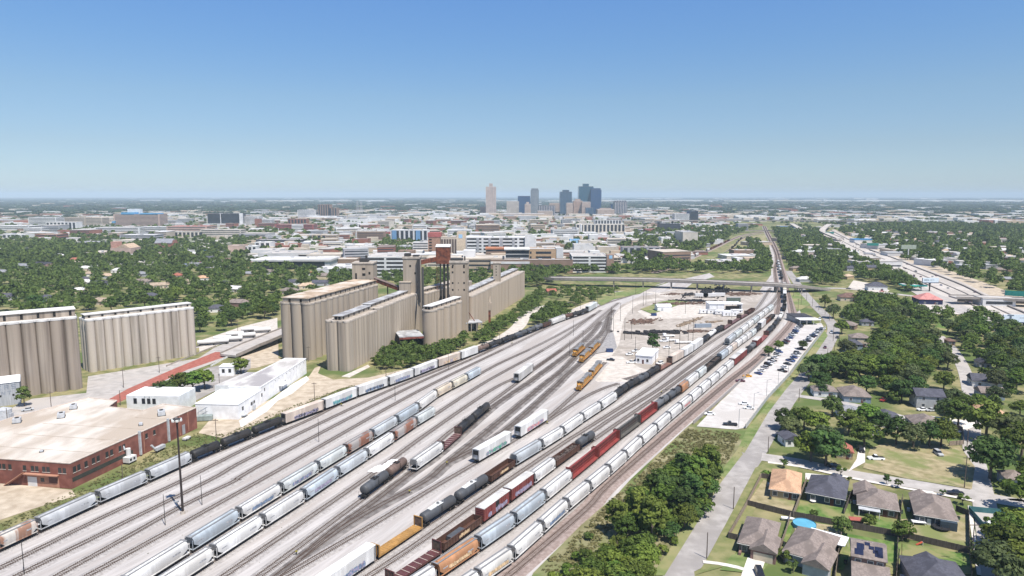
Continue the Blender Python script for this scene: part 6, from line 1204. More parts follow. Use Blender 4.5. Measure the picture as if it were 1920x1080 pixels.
scatter([(1640, 690), (1652, 640), (1640, 610), (1600, 604), (1590, 575), (1620, 562), (1700, 575), (1760, 592), (1840, 596), (1930, 640), (1930, 730), (1850, 690), (1790, 680), (1760, 700), (1700, 705)], 8.2, 4.6, 6.6, "the wooded blocks below the freeway", ("round",), ("oak", "deep", "oak", "olive"), seed=12)
scatter([(1500, 745), (1540, 690), (1600, 655), (1650, 640), (1720, 650), (1800, 700), (1900, 720), (1930, 800), (1800, 790), (1700, 765), (1640, 750)], 10.5, 3.6, 6.0, "the east neighbourhood", ("round",), ("oak", "deep", "olive"), seed=32)
scatter([(1570, 570), (1600, 560), (1690, 575), (1660, 600), (1600, 615), (1580, 600)], 9, 4, 6, "the blocks at the bridge ramp", ("round",), ("oak", "deep"), seed=33)
scatter([(1496, 530), (1484, 508), (1466, 470), (1450, 432), (1540, 438), (1600, 485), (1690, 524), (1725, 545), (1670, 552), (1600, 530), (1560, 540)], 8.5, 4.6, 7, "the woods between the tracks and the freeway", ("round",), ("oak", "deep", "deep", "olive"), seed=13, keep=.9)
scatter([(1570, 432), (1640, 462), (1720, 490), (1800, 522), (1880, 548), (1990, 585), (1990, 470), (1930, 425), (1700, 420)], 13, 5, 8, "the neighbourhood beyond the freeway", ("round",), ("oak", "deep", "olive"), seed=14, keep=.7)
scatter([(-60, 600), (-60, 470), (200, 462), (480, 490), (600, 515), (700, 520), (660, 530), (520, 575), (520, 592), (372, 632), (372, 575), (150, 590)], 11.5, 4.6, 7.2, "the west neighbourhood behind the elevators", ("round",), ("oak", "deep", "deep", "lime"), seed=15, keep=.95)
scatter([(430, 590), (372, 615), (520, 590), (515, 578)], 8, 3.5, 5, "the west neighbourhood behind the elevators", ("round",), ("oak", "lime"), seed=16)
scatter([(955, 536), (960, 512), (1010, 500), (1100, 503), (1180, 506), (1240, 498), (1290, 503), (1305, 511), (1230, 514), (1070, 514), (1045, 524), (1010, 540)], 9, 5, 7.5, "the tree belt behind the overpass", ("round",), ("deep", "oak"), seed=17, check=False)
scatter([(1290, 514), (1310, 503), (1390, 503), (1428, 494), (1432, 470), (1442, 490), (1443, 511), (1400, 513)], 9, 4.5, 7, "the tree belt behind the overpass", ("round",), ("deep", "oak"), seed=18, check=False, keep=.7)
scatter([(700, 520), (760, 512), (950, 515), (955, 530), (880, 540), (760, 545)], 10, 4.5, 6.5, "the tree belt behind the headhouses", ("round",), ("deep", "oak"), seed=19, check=False, keep=.6)
scatter([(1398, 452), (1420, 452), (1441, 480), (1443, 512), (1395, 512), (1424, 490), (1408, 470)], 8, 4, 6.5, "the tree belt by the main line", ("round",), ("deep", "oak"), seed=20, check=False)
scatter([(1230, 512), (1180, 500), (1160, 470), (1190, 440), (1260, 430), (1420, 428), (1370, 445), (1290, 478), (1250, 498)], 17, 5, 8, "the streets east of the hospitals", ("round",), ("deep", "oak"), seed=22, keep=.75)
scatter([(1240, 504), (1262, 480), (1300, 462), (1352, 446), (1366, 448), (1310, 468), (1275, 490)], 8, 5, 7.5, "the belt along the rail corridor", ("round",), ("deep", "oak"), seed=23, check=False)
scatter([(700, 470), (720, 452), (800, 458), (760, 480)], 9, 4, 6, "the mid-city blocks", ("round",), ("deep",), seed=24)
# everything further off
def polar_scatter(n, d0, d1, keepf, R0, R1, seed):
 rg = np.random.default_rng(seed); d = d0 * (d1 / d0) ** rg.uniform(0, 1, n); a = rg.uniform(-.66, .66, n); x = np.sin(a) * d; y = np.cos(a) * d; R = rg.uniform(R0, R1, n) * (1 + np.maximum(0, d - 2500) / 2500)
 k = [i for i in range(n) if keepf(x[i], y[i])]; return [(x[i], y[i], R[i]) for i in k]
# ------------------------------------------------------------ the city
FOOT = []
BM = {n: M("facade_" + n, c, rough=.85, var=.09, sc=.12, det=6) for n, c in dict(white=(.62, .61, .60), cream=(.54, .49, .42), tan=(.44, .35, .26), pink=(.46, .34, .28), brick=(.27, .12, .085), brown=(.25, .17, .125), grey=(.36, .36, .37), dark=(.075, .08, .09), orange=(.46, .21, .12), blue=(.16, .30, .48), navy=(.05, .075, .13), pale=(.55, .54, .53), sand=(.48, .41, .33), red=(.30, .09, .08), sky=(.30, .48, .66)).items()}
RM = {n: M("deck_" + n, c, rough=.9, var=.12, sc=.1, det=9, c3=tuple(q * .72 for q in c), sc3=.03) for n, c in dict(white=(.62, .61, .60), pale=(.46, .43, .40), tan=(.50, .44, .37), grey=(.35, .35, .35), brown=(.22, .17, .15), red=(.34, .10, .09), orange=(.45, .19, .10), blue=(.10, .30, .50), dark=(.11, .11, .12), cream=(.54, .48, .40)).items()}
band_m = M("window_band", (.035, .04, .05), rough=.2, spec=.5); clad_m = M("dark_glass", (.03, .035, .045), rough=.12, spec=.6, var=.25, sc=.1)
def bldg(name, label, u0, u1, vb, vt, depth, wall, roof, style=None, y=None, rz=0.0, floors=None, cat="building", group=None, base_z=0.0, units=True, mat=None, par=.8):
 y = y or g(960, vb)[1]; x0, x1 = xat(u0, y), xat(u1, y); z = max(3.0, zat(vt, y)); w = x1 - x0; cx = (x0 + x1) / 2
 r = thing(name, label, cat, (cx, y + depth / 2, 0), rz, group); a, b = w / 2, depth / 2; FOOT.append((cx, y + depth / 2, a, b))
 body = MB().box(-a, a, -b, b, 0, z).build("wall", mat or BM[wall], r); MB().box(-a + .3, a - .3, -b + .3, b - .3, z + .01, z + .06).build("roof", RM[roof], r)
 m = MB()
 for q in ((-a - .1, a + .1, -b - .1, -b + .3), (-a - .1, a + .1, b - .3, b + .1), (-a - .1, -a + .3, -b + .3, b - .3), (a - .3, a + .1, -b + .3, b - .3)): m.box(*q, z, z + par)
 m.build("parapet", mat or BM[wall], r); n = floors or max(1, int(z / 3.6)); fh = z / n
 if style == "bands":
  for i in range(n): MB().box(-a + w * .03, a - w * .03, -b - .12, -b, i * fh + fh * .38, i * fh + fh * .78).box(-a - .12, -a, -b * .94, b * .94, i * fh + fh * .38, i * fh + fh * .78).box(a, a + .12, -b * .94, b * .94, i * fh + fh * .38, i * fh + fh * .78).build("window_band", band_m, r)
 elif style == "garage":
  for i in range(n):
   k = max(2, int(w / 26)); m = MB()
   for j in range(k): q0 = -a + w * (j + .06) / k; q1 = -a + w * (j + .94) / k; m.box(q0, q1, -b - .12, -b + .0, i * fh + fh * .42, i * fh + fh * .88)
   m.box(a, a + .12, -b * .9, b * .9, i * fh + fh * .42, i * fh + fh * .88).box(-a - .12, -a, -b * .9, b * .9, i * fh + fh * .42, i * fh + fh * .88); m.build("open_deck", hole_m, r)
 elif style == "piers":
  k = max(3, int(w / 9))
  for i in range(k): q = -a + w * (i + .5) / k; MB().box(q - w / k * .3, q + w / k * .3, -b - .12, -b, fh * .4, z - fh * .2).build("window_strip", band_m, r)
 elif style == "glass": MB().box(-a + w * .02, a - w * .02, -b - .15, -b, fh * .2, z - .6).build("glass_front", clad_m, r)
 if units and w > 14:
  rg = random.Random(int(abs(cx) * 13 + y)); 
  for i in range(min(4, 1 + int(w / 25))):
   q, p = rg.uniform(-a * .7, a * .7), rg.uniform(-b * .6, b * .6); s = rg.uniform(1.2, 3.0); MB().box(q - s, q + s, p - s * .7, p + s * .7, z + .06, z + rg.uniform(1.2, 2.4)).build("roof_unit", BM["pale"] if i % 2 else BM["grey"], r)
 return r, z, a, b
def ad(o, name, mat, *box): return MB().box(*box).build(name, mat, o[0])
B_ = bldg
o = B_("glass_hall", "long glass-fronted hall with thick white roof beyond the west trees", 476, 618, 505, 488, 45, "dark", "white", "glass", rz=.0); ad(o, "roof_slab", RM["white"], -o[2] - 2, o[2] + 2, -o[3] - 2, o[3] + 2, o[1] - 1.4, o[1] + .9); ad(o, "end_wall", BM["pale"], o[2] - 6, o[2] + .3, -o[3] - .3, o[3] + .3, 0, o[1] - 1.5)
for i, (u0, u1, vb, vt, d) in enumerate(((594, 640, 519, 505, 30), (626, 662, 514, 499, 24), (648, 668, 517, 508, 20))): B_("white_block", ("bright white flat-roofed block below the glass hall's end", "second bright white block with roof plant below the garage", "small white block against the chipped headhouse")[i], u0, u1, vb, vt, d, "white", "white", None)
o = B_("parking_garage", "white four-deck parking garage behind the chipped headhouse", 688, 758, 520, 483, 45, "white", "pale", "garage", floors=5)
B_("flat_complex", "wide pale low-roofed complex behind the glass hall", 484, 575, 488, 476, 60, "pale", "pale"); B_("flat_complex", "second wide low complex with tan ribbed roof behind the glass hall", 560, 640, 488, 478, 40, "cream", "tan")
B_("brown_block", "brown low block with orange awning by the white rooftops", 612, 668, 499, 487, 30, "brown", "tan")
o = B_("apartment_block", "white apartment block with broad blue wall panels", 733, 803, 456, 432, 25, "white", "white", "piers", rz=-.05)
for q in (-.92, .36): ad(o, "blue_panel", BM["blue"], q * o[2], q * o[2] + o[2] * .24, -o[3] - .25, -o[3] + .1, 0, o[1])
B_("apartment_block", "small white balcony apartments in front of the red-capped tower", 774, 803, 473, 455, 20, "white", "white", "bands", floors=4)
o = B_("brick_tower", "brick tower with red roof cap and a column of windows", 803, 826, 478, 440, 22, "brown", "red", None, mat=M("tower_brick", (.34, .20, .14))); ad(o, "red_cap", RM["red"], -o[2] - .5, o[2] + .5, -o[3] - .5, o[3] + .5, o[1] - 4, o[1] + 3)
for i in range(7): ad(o, "window", hole_m, -o[2] * .85, -o[2] * .4, -o[3] - .15, -o[3], 5 + i * 4.6, 7.3 + i * 4.6)
o = B_("striped_block", "dark vertical-striped hospital block beside the beige slab tower", 827, 857, 478, 445, 30, "sand", "tan", None)
for i in range(6): ad(o, "window_strip", M("strip_brown", (.10, .07, .06)), -o[2] + o[2] * 2 * (i + .12) / 6, -o[2] + o[2] * 2 * (i + .8) / 6, -o[3] - .2, -o[3], 0, o[1] - 3)
o = B_("slab_tower", "blank beige slab tower with a pale logo panel", 857, 873, 478, 436, 24, "sand", "tan", None, mat=M("slab_beige", (.56, .45, .33))); ad(o, "sign_panel", BM["sky"], -o[2] * .6, o[2] * .3, -o[3] - .2, -o[3], o[1] - 9, o[1] - 3)
o = B_("parking_garage", "huge white parking garage with grey piers behind the hospital", 872, 1006, 478, 446, 45, "white", "white", "garage", floors=5, rz=-.03)
for i in range(6): ad(o, "pier", BM["grey"], -o[2] + o[2] * 2 * i / 6, -o[2] + o[2] * 2 * i / 6 + 4, -o[3] - .6, -o[3] + .1, 0, o[1])
ad(o, "stair_tower", BM["white"], o[2] - 18, o[2] - 2, -o[3] - 3, -o[3] + 1, 0, o[1] + 5)
o = B_("pavilion", "low building with long orange tile roof before the huge white garage", 911, 954, 482, 466, 22, "brown", "orange", "bands", floors=2); ad(o, "tile_roof", RM["orange"], -o[2] - 1, o[2] + 1, -o[3] - 1.5, o[3] + 1, o[1] - 1.2, o[1] + 1.2)
o = B_("hospital_wing", "tan hospital wing with broad pale stepped roof", 862, 945, 510, 486, 60, "tan", "tan", "bands", floors=3); ad(o, "roof_hall", BM["white"], -o[2] * .9, -o[2] * .35, -5, 14, o[1], o[1] + 9); ad(o, "dark_pier", BM["dark"], o[2] - 2, o[2] + .4, -o[3] - .4, -o[3] + 3, 0, o[1] + 4)
B_("hospital_wing", "pale lower hospital block behind the square headhouse", 800, 866, 500, 484, 40, "cream", "tan", "bands", floors=3)
o = B_("medical_building", "dark curved-glass medical building with white roof line", 948, 992, 500, 468, 34, "dark", "white", "glass")
for i in range(3): ad(o, "floor_line", RM["white"], -o[2], o[2], -o[3] - .35, -o[3] - .1, 6 + i * 5.2, 6.8 + i * 5.2)
ad(o, "roof_slab", RM["white"], -o[2] - 2, o[2] + 1, -o[3] - 2, o[3], o[1] - .5, o[1] + 1.2)
o = B_("medical_building", "tan brick medical building with three dark window bands", 992, 1043, 500, 468, 36, "tan", "pale", None, mat=M("medical_tan", (.46, .31, .19)))
for i in range(3): ad(o, "window_band", band_m, -o[2] * .5, o[2] * .62, -o[3] - .15, -o[3], o[1] * .2 + i * 6.4, o[1] * .2 + 3 + i * 6.4); ad(o, "window", band_m, -o[2] * .95, -o[2] * .82, -o[3] - .15, -o[3], o[1] * .2 + i * 6.4, o[1] * .2 + 3 + i * 6.4)
B_("stair_tower", "white stair tower at the end of the tan medical building", 1042, 1056, 500, 466, 14, "white", "white", None)
B_("white_block", "white windowless plant block above the medical buildings", 953, 993, 478, 457, 24, "white", "white", None, y=1130)
o = B_("podium", "low brown podium along the medical buildings' foot", 920, 1074, 506, 488, 16, "brown", "pale", None, y=850); ad(o, "window_band", band_m, -o[2] * .1, o[2] * .75, -o[3] - .15, -o[3], o[1] * .45, o[1] * .62); ad(o, "white_strip", RM["white"], -o[2], -o[2] * .05, -o[3] - .4, -o[3], o[1] * .72, o[1] * .9)
o = B_("parking_garage", "white and black parking garage with brick corner tower before the overpass", 1073, 1139, 511, 481, 50, "white", "pale", "garage", floors=5, rz=-.02); ad(o, "corner_tower", M("corner_brick", (.30, .20, .15)), o[2] - 1, o[2] + 8, -o[3] - 1, -o[3] + 9, 0, o[1] + 2.5); ad(o, "blue_sign", BM["sky"], o[2] + 2, o[2] + 6, -o[3] - 1.2, -o[3] - .9, o[1] - 2.5, o[1] + 1.5)
B_("parking_garage", "tan sloping-deck wing of the garage with the brick corner tower", 1150, 1164, 508, 484, 60, "sand", "tan", "garage", floors=5)
B_("hotel", "blue-grey three-storey hotel with white stair bays", 1167, 1238, 480, 464, 22, "grey", "brown", "piers", mat=BM["grey"]); B_("apartment_block", "white bay-fronted section of the blue-grey hotel", 1197, 1222, 481, 464, 21, "white", "brown", "piers", y=1128)
B_("big_roof_hall", "hall with very large grey pitched-looking roof by the rail corridor", 1280, 1308, 458, 436, 70, "cream", "grey", None); B_("flat_building", "low pink-roofed building inside the corridor clearing", 1376, 1416, 480, 470, 26, "brown", "tan", None)
B_("apartment_row", "long beige and white apartment row below the tall glass towers", 1080, 1172, 437, 421, 30, "cream", "white", "piers"); B_("apartment_row", "upper grey apartment row behind the long beige one", 1115, 1165, 424, 413, 30, "pale", "pale", "piers")
B_("dark_block", "dark glass low office by the square lawn", 1238, 1276, 434, 420, 40, "dark", "dark", "bands"); B_("white_tower_block", "white eight-storey block near the elevated highway", 1265, 1292, 416, 401, 40, "white", "white", "bands"); B_("navy_tower", "navy glass tower beside the white eight-storey block", 1292, 1309, 416, 396, 40, "navy", "dark", "glass")
B_("steel_shed", "blue-roofed shed among white yards", 1069, 1088, 456, 450, 26, "sky", "blue", None); B_("steel_shed", "navy awning building at the diagonal street", 1143, 1164, 452, 447, 20, "navy", "dark", None)
for i, (u0, u1, vb, vt, w) in enumerate(((1092, 1108, 446, 441, "white"), (1056, 1092, 448, 441, "white"), (1105, 1140, 452, 441, "white"), (1086, 1128, 461, 452, "cream"), (1076, 1112, 472, 459, "pale"), (1165, 1192, 455, 447, "white"), (1120, 1165, 466, 462, "tan"), (1240, 1262, 456, 446, "white"), (1210, 1228, 440, 430, "red"), (1120, 1160, 474, 464, "sand"), (1335, 1362, 446, 441, "white"), (1338, 1356, 458, 450, "white"), (1308, 1336, 452, 443, "grey"), (1345, 1368, 424, 418, "white"), (1310, 1345, 424, 420, "white"))):
 B_("low_building", f"{'white pale cream tan red'.split()[0] if w == 'white' else w} low flat-roofed building in the yards east of the hospitals", u0, u1, vb, vt, 28, w, "white" if w == "white" else "pale", None, group="low buildings east of the hospitals")
x, y = g(1082, 440); MB_ = thing("silo_cluster", "white cement silo with pipework among white yards", "silo", (x, y, 0)); MB().tube((0, 0, 0), (0, 0, 17), 4, 4, 12).build("silo", BM["white"], MB_); MB().tube((9, 0, 0), (9, 0, 25), 2.5, 2.5, 10).build("slender_silo", BM["white"], MB_); MB().box(-12, -6, -3, 3, 0, 19).build("frame_tower", BM["grey"], MB_)
# west medical district
o = B_("office_building", "dark glass office block framed in white in the medical district", 390, 450, 425, 401, 50, "dark", "dark", "glass"); ad(o, "white_frame", BM["white"], o[2], o[2] + 8, -o[3] - 2, -o[3] + 8, 0, o[1] + 2); ad(o, "frame_line", BM["white"], -o[2] * .2, -o[2] * .16, -o[3] - 1, -o[3], 0, o[1]); ad(o, "podium", BM["pale"], -o[2] - 8, o[2] + 20, -o[3] - 12, -o[3] - 1, 0, o[1] * .24)
o = B_("hospital", "pink children's hospital with blue roofs", 214, 300, 425, 402, 50, "pink", "blue", "bands"); ad(o, "blue_roof", RM["blue"], -o[2] * .65, -o[2] * .1, -o[3] - 1, 6, o[1], o[1] + 6); ad(o, "upper_block", BM["white"], -o[2] * .6, -o[2] * .05, 4, 20, o[1], o[1] + 16); ad(o, "blue_roof", RM["blue"], o[2] * .15, o[2] * .95, -o[3] - 1, 10, o[1], o[1] + 3.5); ad(o, "blue_turret", RM["blue"], -o[2] - 3, -o[2] + 6, -o[3] - 5, -o[3] + 3, o[1] * .3, o[1] * .45)
for lab, u0, u1, vb, vt, d, w, rf, st in (("long white parking deck below the blue-roofed hospital", 178, 262, 438, 427, 40, "white", "pale", "bands"), ("second long white deck past the first below the blue-roofed hospital", 258, 318, 437, 426, 40, "pale", "white", "bands"), ("tan window-gridded ward block of the medical district", 116, 160, 424, 408, 40, "sand", "tan", "bands"), ("shorter tan ward block with dark end stair", 161, 192, 424, 409, 40, "sand", "tan", "bands"),
  ("white domed medical complex with stepped terraces", 54, 106, 426, 408, 40, "white", "white", "bands"), ("white long-windowed ward wing beside the domed complex", 87, 143, 433, 417, 30, "white", "pale", "piers"), ("white stepped complex at the frame edge", -10, 55, 434, 424, 50, "white", "white", "bands"), ("pale long block behind the frame-edge complex", 45, 78, 438, 428, 30, "white", "white", "bands"), ("low arcaded white building at the edge of the west woods", 4, 48, 447, 440, 30, "white", "white", "piers"), ("flat red-brick school block in the west woods", 67, 107, 449, 440, 40, "brick", "tan", "bands"),
  ("red and tan flat-roofed block below the dark glass office", 313, 388, 442, 425, 60, "pink", "red", "bands"), ("cream long apartment terrace below the dark glass office", 312, 380, 446, 435, 20, "cream", "pale", "piers"), ("cream and dark terrace under the dark glass office", 376, 452, 446, 431, 30, "cream", "pale", "bands"), ("white banded office with brick stair core", 450, 485, 424, 406, 40, "white", "pale", "bands"), ("white twin-tower slab office of the medical ridge", 558, 592, 410, 394, 40, "white", "white", "bands"), ("tall brown apartment tower of the medical ridge", 597, 619, 410, 384, 40, "brown", "brown", "piers"), ("second brown tower a step lower than its twin", 618, 632, 410, 390, 40, "brown", "brown", "piers"), ("navy low block between white slab and brown towers", 590, 603, 404, 393, 40, "navy", "dark", "bands"),
  ("white banded block beside a brick stair tower", 486, 509, 426, 412, 30, "white", "white", "bands"), ("brick stair tower attached to a white banded block", 478, 487, 427, 411, 20, "brick", "tan", None), ("long red-brick low complex in mid city", 516, 588, 432, 421, 40, "red", "tan", "bands"), ("red-brick upper block with white bays", 540, 575, 424, 411, 30, "brick", "pale", "piers"), ("tan arcaded two-storey building among trees", 585, 630, 451, 441, 30, "tan", "tan", "piers"), ("long dark flat canopy building in mid city", 480, 566, 457, 450, 30, "dark", "pale", None), ("white building with dark door openings by the dark canopy", 478, 507, 467, 455, 26, "white", "white", "piers"), ("white long-roofed block before the blue-panelled apartments", 646, 697, 466, 459, 26, "white", "white", "bands"), ("brick gabled hall in mid city", 660, 690, 459, 449, 28, "brick", "brown", None), ("white office with dark bands near the brick gabled hall", 668, 702, 445, 432, 26, "white", "pale", "piers"), ("red building beside the blue-panelled apartments", 708, 733, 446, 436, 26, "red", "red", None), ("long white rail shed of the middle city", 640, 745, 416, 412, 40, "white", "white", None), ("tan civic block far beyond the rail shed", 650, 692, 412, 406, 40, "cream", "tan", "bands"), ("dark-windowed white block near the lattice masts", 712, 740, 411, 404, 40, "navy", "white", "bands"),
  ("tan stucco house-block with white parapet by the car lot", 428, 456, 475, 461, 24, "pink", "tan", None), ("white two-arch shop by the car lot", 457, 481, 474, 462, 22, "white", "white", "piers"), ("white warehouse roofs at the end of the car lot", 470, 520, 480, 470, 40, "white", "pale", None), ("low white shed roofs beside the pink church", 225, 262, 485, 480, 20, "white", "white", None), ("pale long shed at the foot of the car lot", 325, 350, 479, 472, 30, "pale", "pale", None), ("cream walled building above the tile-roofed house", 146, 192, 483, 474, 40, "cream", "cream", None), ("white-roofed long hall beyond the west woods", 225, 290, 452, 441, 40, "grey", "white", "bands"), ("cream flat roof among trees near the pink church", 217, 262, 457, 451, 40, "cream", "cream", None), ("grey-roofed complex with tiny white tower in the west woods", 140, 180, 462, 455, 40, "grey", "grey", None)):
 B_("building", lab, u0, u1, vb, vt, d, w, rf, st)
o = B_("church", "pink brick church with crenellated square tower in the west woods", 208, 246, 482, 466, 30, "pink", "tan", None); ad(o, "tower", M("church_brick", (.42, .24, .19)), -o[2] - 3, -o[2] + 8, -8, 4, 0, o[1] + 10); m = MB(); m.rings([[(x, y_, z) for x, z in ((-o[2] * .6, o[1]), (o[2] * .3, o[1] + 7), (o[2], o[1]))] for y_ in (-o[3], o[3])]); m.build("gable_roof", ROOF["peach"], o[0])
o = B_("church", "brick church with steep grey roof among the west trees", 290, 325, 464, 456, 20, "brick", "grey", None); m = MB(); m.rings([[(x, y_, z) for y_, z in ((-11, o[1]), (0, o[1] + 8), (11, o[1]))] for x in (-o[2], o[2] * .85)]); m.build("steep_roof", ROOF["grey"], o[0]); ad(o, "end_gable", BM["brick"], o[2] * .85, o[2], -6, 6, o[1], o[1] + 5)
x, y = g(385, 474); C_ = thing("canopy", "bright blue canopy roof over a forecourt in the west trees", "canopy", (x, y, 0)); MB().box(-7, 7, -6, 6, 4.2, 5.2).build("roof", M("canopy_blue", (.05, .22, .62)), C_)
for px_ in (-5, 5): MB().box(px_ - .3, px_ + .3, -.3, .3, 0, 4.2).build("column", BM["white"], C_)
# downtown towers
GM = dict(burnett=gridmat("tower_stone", (.44, .355, .31), (.17, .14, .13), 9, 3.9, .55, .42), grid=gridmat("tower_grid", (.50, .44, .38), (.08, .08, .09), 3.2, 4.2, .62, .5), blue=gridmat("tower_blue", (.03, .075, .16), (.015, .05, .13), 6, 4, .8, .75, .25), pin=gridmat("tower_pin", (.34, .35, .36), (.06, .085, .11), 5.5, 4, .6, .5, vert=True), slate=gridmat("tower_slate", (.07, .11, .16), (.02, .05, .095), 7, 4, .7, .6, .3), sea=gridmat("tower_sea", (.035, .095, .135), (.02, .075, .125), 8, 4, .85, .8, .2), strip=gridmat("tower_strip", (.40, .37, .36), (.05, .06, .09), 7.5, 4, .62, .5, vert=True), stone=gridmat("tower_warm", (.42, .33, .27), (.24, .18, .16), 5, 4, .5, .5), brown=gridmat("tower_brown", (.40, .27, .20), (.12, .10, .10), 6, 4, .5, .5))
def tower_b(label, u0, u1, vt, y, d, mat, crown=None, name="skyscraper"):
 x0, x1 = xat(u0, y), xat(u1, y); z = zat(vt, y); a = (x1 - x0) / 2; r = thing(name, label, "skyscraper", ((x0 + x1) / 2, y, 0)); MB().box(-a, a, 0, d, 0, z).build("shaft", GM[mat], r); MB().box(-a * .97, a * .97, 1, d - 1, z, z + 1.5).build("roof", RM["pale"] if mat in ("burnett", "grid", "stone", "brown") else RM["dark"], r)
 FOOT.append(((x0 + x1) / 2, y + d / 2, a, d / 2))
 if crown: MB().box(-a * crown[0], a * crown[0], d * .25, d * .75, z + 1.5, z + crown[1]).build("crown", GM[mat], r)
 return r, z, a
tower_b("pale stone tower, tallest of the skyline and standing apart", 911, 930, 350.5, 3250, 50, "burnett", (.35, 16))
tower_b("cream office tower with square window grid beside the blue slab", 950, 973, 378, 3200, 60, "grid")
tower_b("deep blue glass slab behind the round grey tower", 971, 994, 368, 3400, 60, "blue")
tower_b("slim grey tower with vertical glass stripes", 995, 1010, 356.5, 3300, 40, "pin", (.85, 8))
tower_b("small pinkish stepped tower before the blue slab", 984, 995, 383, 3150, 40, "stone", (.5, 10)); tower_b("broad dark-striped office below the slim grey tower", 1010, 1041, 386, 3150, 50, "strip")
tower_b("slate-blue glass tower with notched top", 1050, 1072, 360, 3300, 60, "slate", (.55, 10)); tower_b("thin cream tower at the foot of the slate-blue one", 1062, 1074, 381, 3150, 40, "stone")
o = tower_b("broad sea-blue glass tower, widest of the skyline", 1085, 1112, 350, 3300, 60, "sea", (.4, 14)); tower_b("dark blue glass wing attached to the widest tower", 1107, 1127, 356, 3285, 50, "blue", (.9, 8))
tower_b("brown stepped bank tower before the widest glass tower", 1075, 1092, 377, 3150, 50, "brown", (.6, 9)); tower_b("tan bank tower block between brown tower and grey glass block", 1091, 1107, 379, 3120, 50, "stone"); tower_b("low grey-blue glass block before the widest tower", 1098, 1113, 390, 3060, 40, "slate")
tower_b("pale pink stone hotel block east of the glass towers", 1120, 1152, 393, 3050, 60, "stone", (.7, 6)); tower_b("white-striped dark tower at the east end of the skyline", 1152, 1176, 379, 3200, 60, "strip", (.9, 7)); tower_b("small navy tower tucked beside the white-striped tower", 1145, 1153, 383, 3300, 40, "blue")
tower_b("long tan convention hall along the skyline's foot", 938, 1022, 401.5, 2950, 90, "stone", None, "convention_hall"); tower_b("low tan plaza building below the central towers", 1022, 1110, 406, 2900, 80, "stone", None, "plaza_building"); tower_b("brown hotel block at the skyline's centre", 1030, 1052, 381, 3400, 50, "stone"); tower_b("cream block behind the convention hall", 1008, 1036, 396, 3050, 40, "stone"); tower_b("brick-red church block at the west foot of the pale stone tower", 900, 911, 388, 3300, 40, "brown"); tower_b("tan market hall east of the pink hotel", 1152, 1195, 404, 2950, 60, "stone", None, "market_hall"); tower_b("dark warehouse row below the east skyline", 1195, 1240, 407, 2900, 60, "brown", None, "warehouse_row")
for i, u in enumerate((671, 678)):
 y = 2900.0; x = xat(u, y); z = zat(377, y); L_ = thing("lattice_mast", "grey steel lattice mast, " + ("western" if i == 0 else "eastern") + " of the pair west of downtown", "mast", (x, y, 0)); m = MB()
 for sx, sy in ((-1, -1), (1, -1), (1, 1), (-1, 1)): m.bar((sx * 6, sy * 6, 0), (sx * 1.5, sy * 1.5, z), .5)
 for k in range(10):
  f0, f1 = k / 10, (k + 1) / 10; w0, w1 = 6 - 4.5 * f0, 6 - 4.5 * f1; m.bar((-w0, -w0, z * f0), (w1, -w1, z * f1), .35); m.bar((w0, -w0, z * f0), (-w1, -w1, z * f1), .35)
 m.build("lattice", BM["grey"], L_)
# filler: low flat buildings of the middle city
rg = random.Random(11); k = 0; tries = 0
HU = [("white", "white"), ("tan", "pale"), ("cream", "tan"), ("pale", "grey"), ("brick", "brown"), ("grey", "pale"), ("cream", "white"), ("tan", "tan"), ("brick", "pale"), ("sand", "white"), ("grey", "grey"), ("pale", "pale"), ("brown", "tan")]
def clash(x, y, a, b): return any(abs(x - fx) < a + fa + 3 and abs(y - fy) < b + fb + 6 for fx, fy, fa, fb in FOOT)
KEEP = [W(FWL + FWR), W([(1420, 520), (1500, 520), (1470, 415), (1420, 415)]), W([(1240, 515), (1300, 520), (1445, 445), (1430, 422), (1360, 440)])]
while k < 285 and tries < 12000:
 tries += 1; d = 1000 * 3.0 ** rg.random(); an = rg.uniform(-.63, .63); x, y = d * math.sin(an), d * math.cos(an)
 u, v = pxl(x, y)
 if u < 440 and v > 452: continue
 if u > 1480 and rg.random() < .3: continue
 if 880 < u < 1250 and v < 412: continue
 a, b = rg.uniform(9, 32), rg.uniform(8, 26); h = rg.choice([5, 6, 7, 9, 12, 15] if u < 1400 else [5, 6, 7]) * rg.uniform(.8, 1.2)
 if clash(x, y, a, b) or any(inpoly(x, y, P) for P in KEEP): continue
 w, rf = rg.choice(HU); FOOT.append((x, y, a, b)); r = thing("low_building", f"{w if w not in ('sand', 'pale') else 'pale grey' if w == 'pale' else 'sandy'} low flat-roofed building in the middle city", "building", (x, y, 0), rg.choice([0, .1, -.15, .3]), f"{w} low buildings of the middle city")
 MB().box(-a, a, -b, b, 0, h).build("wall", BM[w], r); MB().box(-a - .3, a + .3, -b - .3, b + .3, h, h + .7).build("roof", RM[rf], r)
 if h > 7: 
  for i in range(int(h / 4)): MB().box(-a * .93, a * .93, -b - .12, -b, 1.6 + i * 4, 3.2 + i * 4).build("window_band", band_m, r)
 else: MB().box(-a * .3, a * .2, -b * .2, b * .3, h + .7, h + 2).build("roof_unit", BM["pale"], r)
 k += 1
rg = random.Random(12); m = MB(); mats = [BM["white"], BM["cream"], BM["pale"], BM["tan"], BM["brick"], BM["grey"], BM["brown"], BM["sand"]]
for i in range(3000):
 d = 2700 * 6.0 ** (rg.random() ** 1.3); an = rg.uniform(-.66, .66); x, y = d * math.sin(an), d * math.cos(an)
 if clash(x, y, 20, 20) or (d > 4300 and rg.random() > .16): continue
 s = 1 + d / 6000; a, b = rg.uniform(8, 30) * s, rg.uniform(6, 20) * s; h = rg.uniform(7, 16)
 m.box(x - a, x + a, y - b, y + b, 0, h, rg.choice((0, 0, 1, 1, 2, 2, 3, 5, 5, 7, 7, 4, 6)))
k = 0
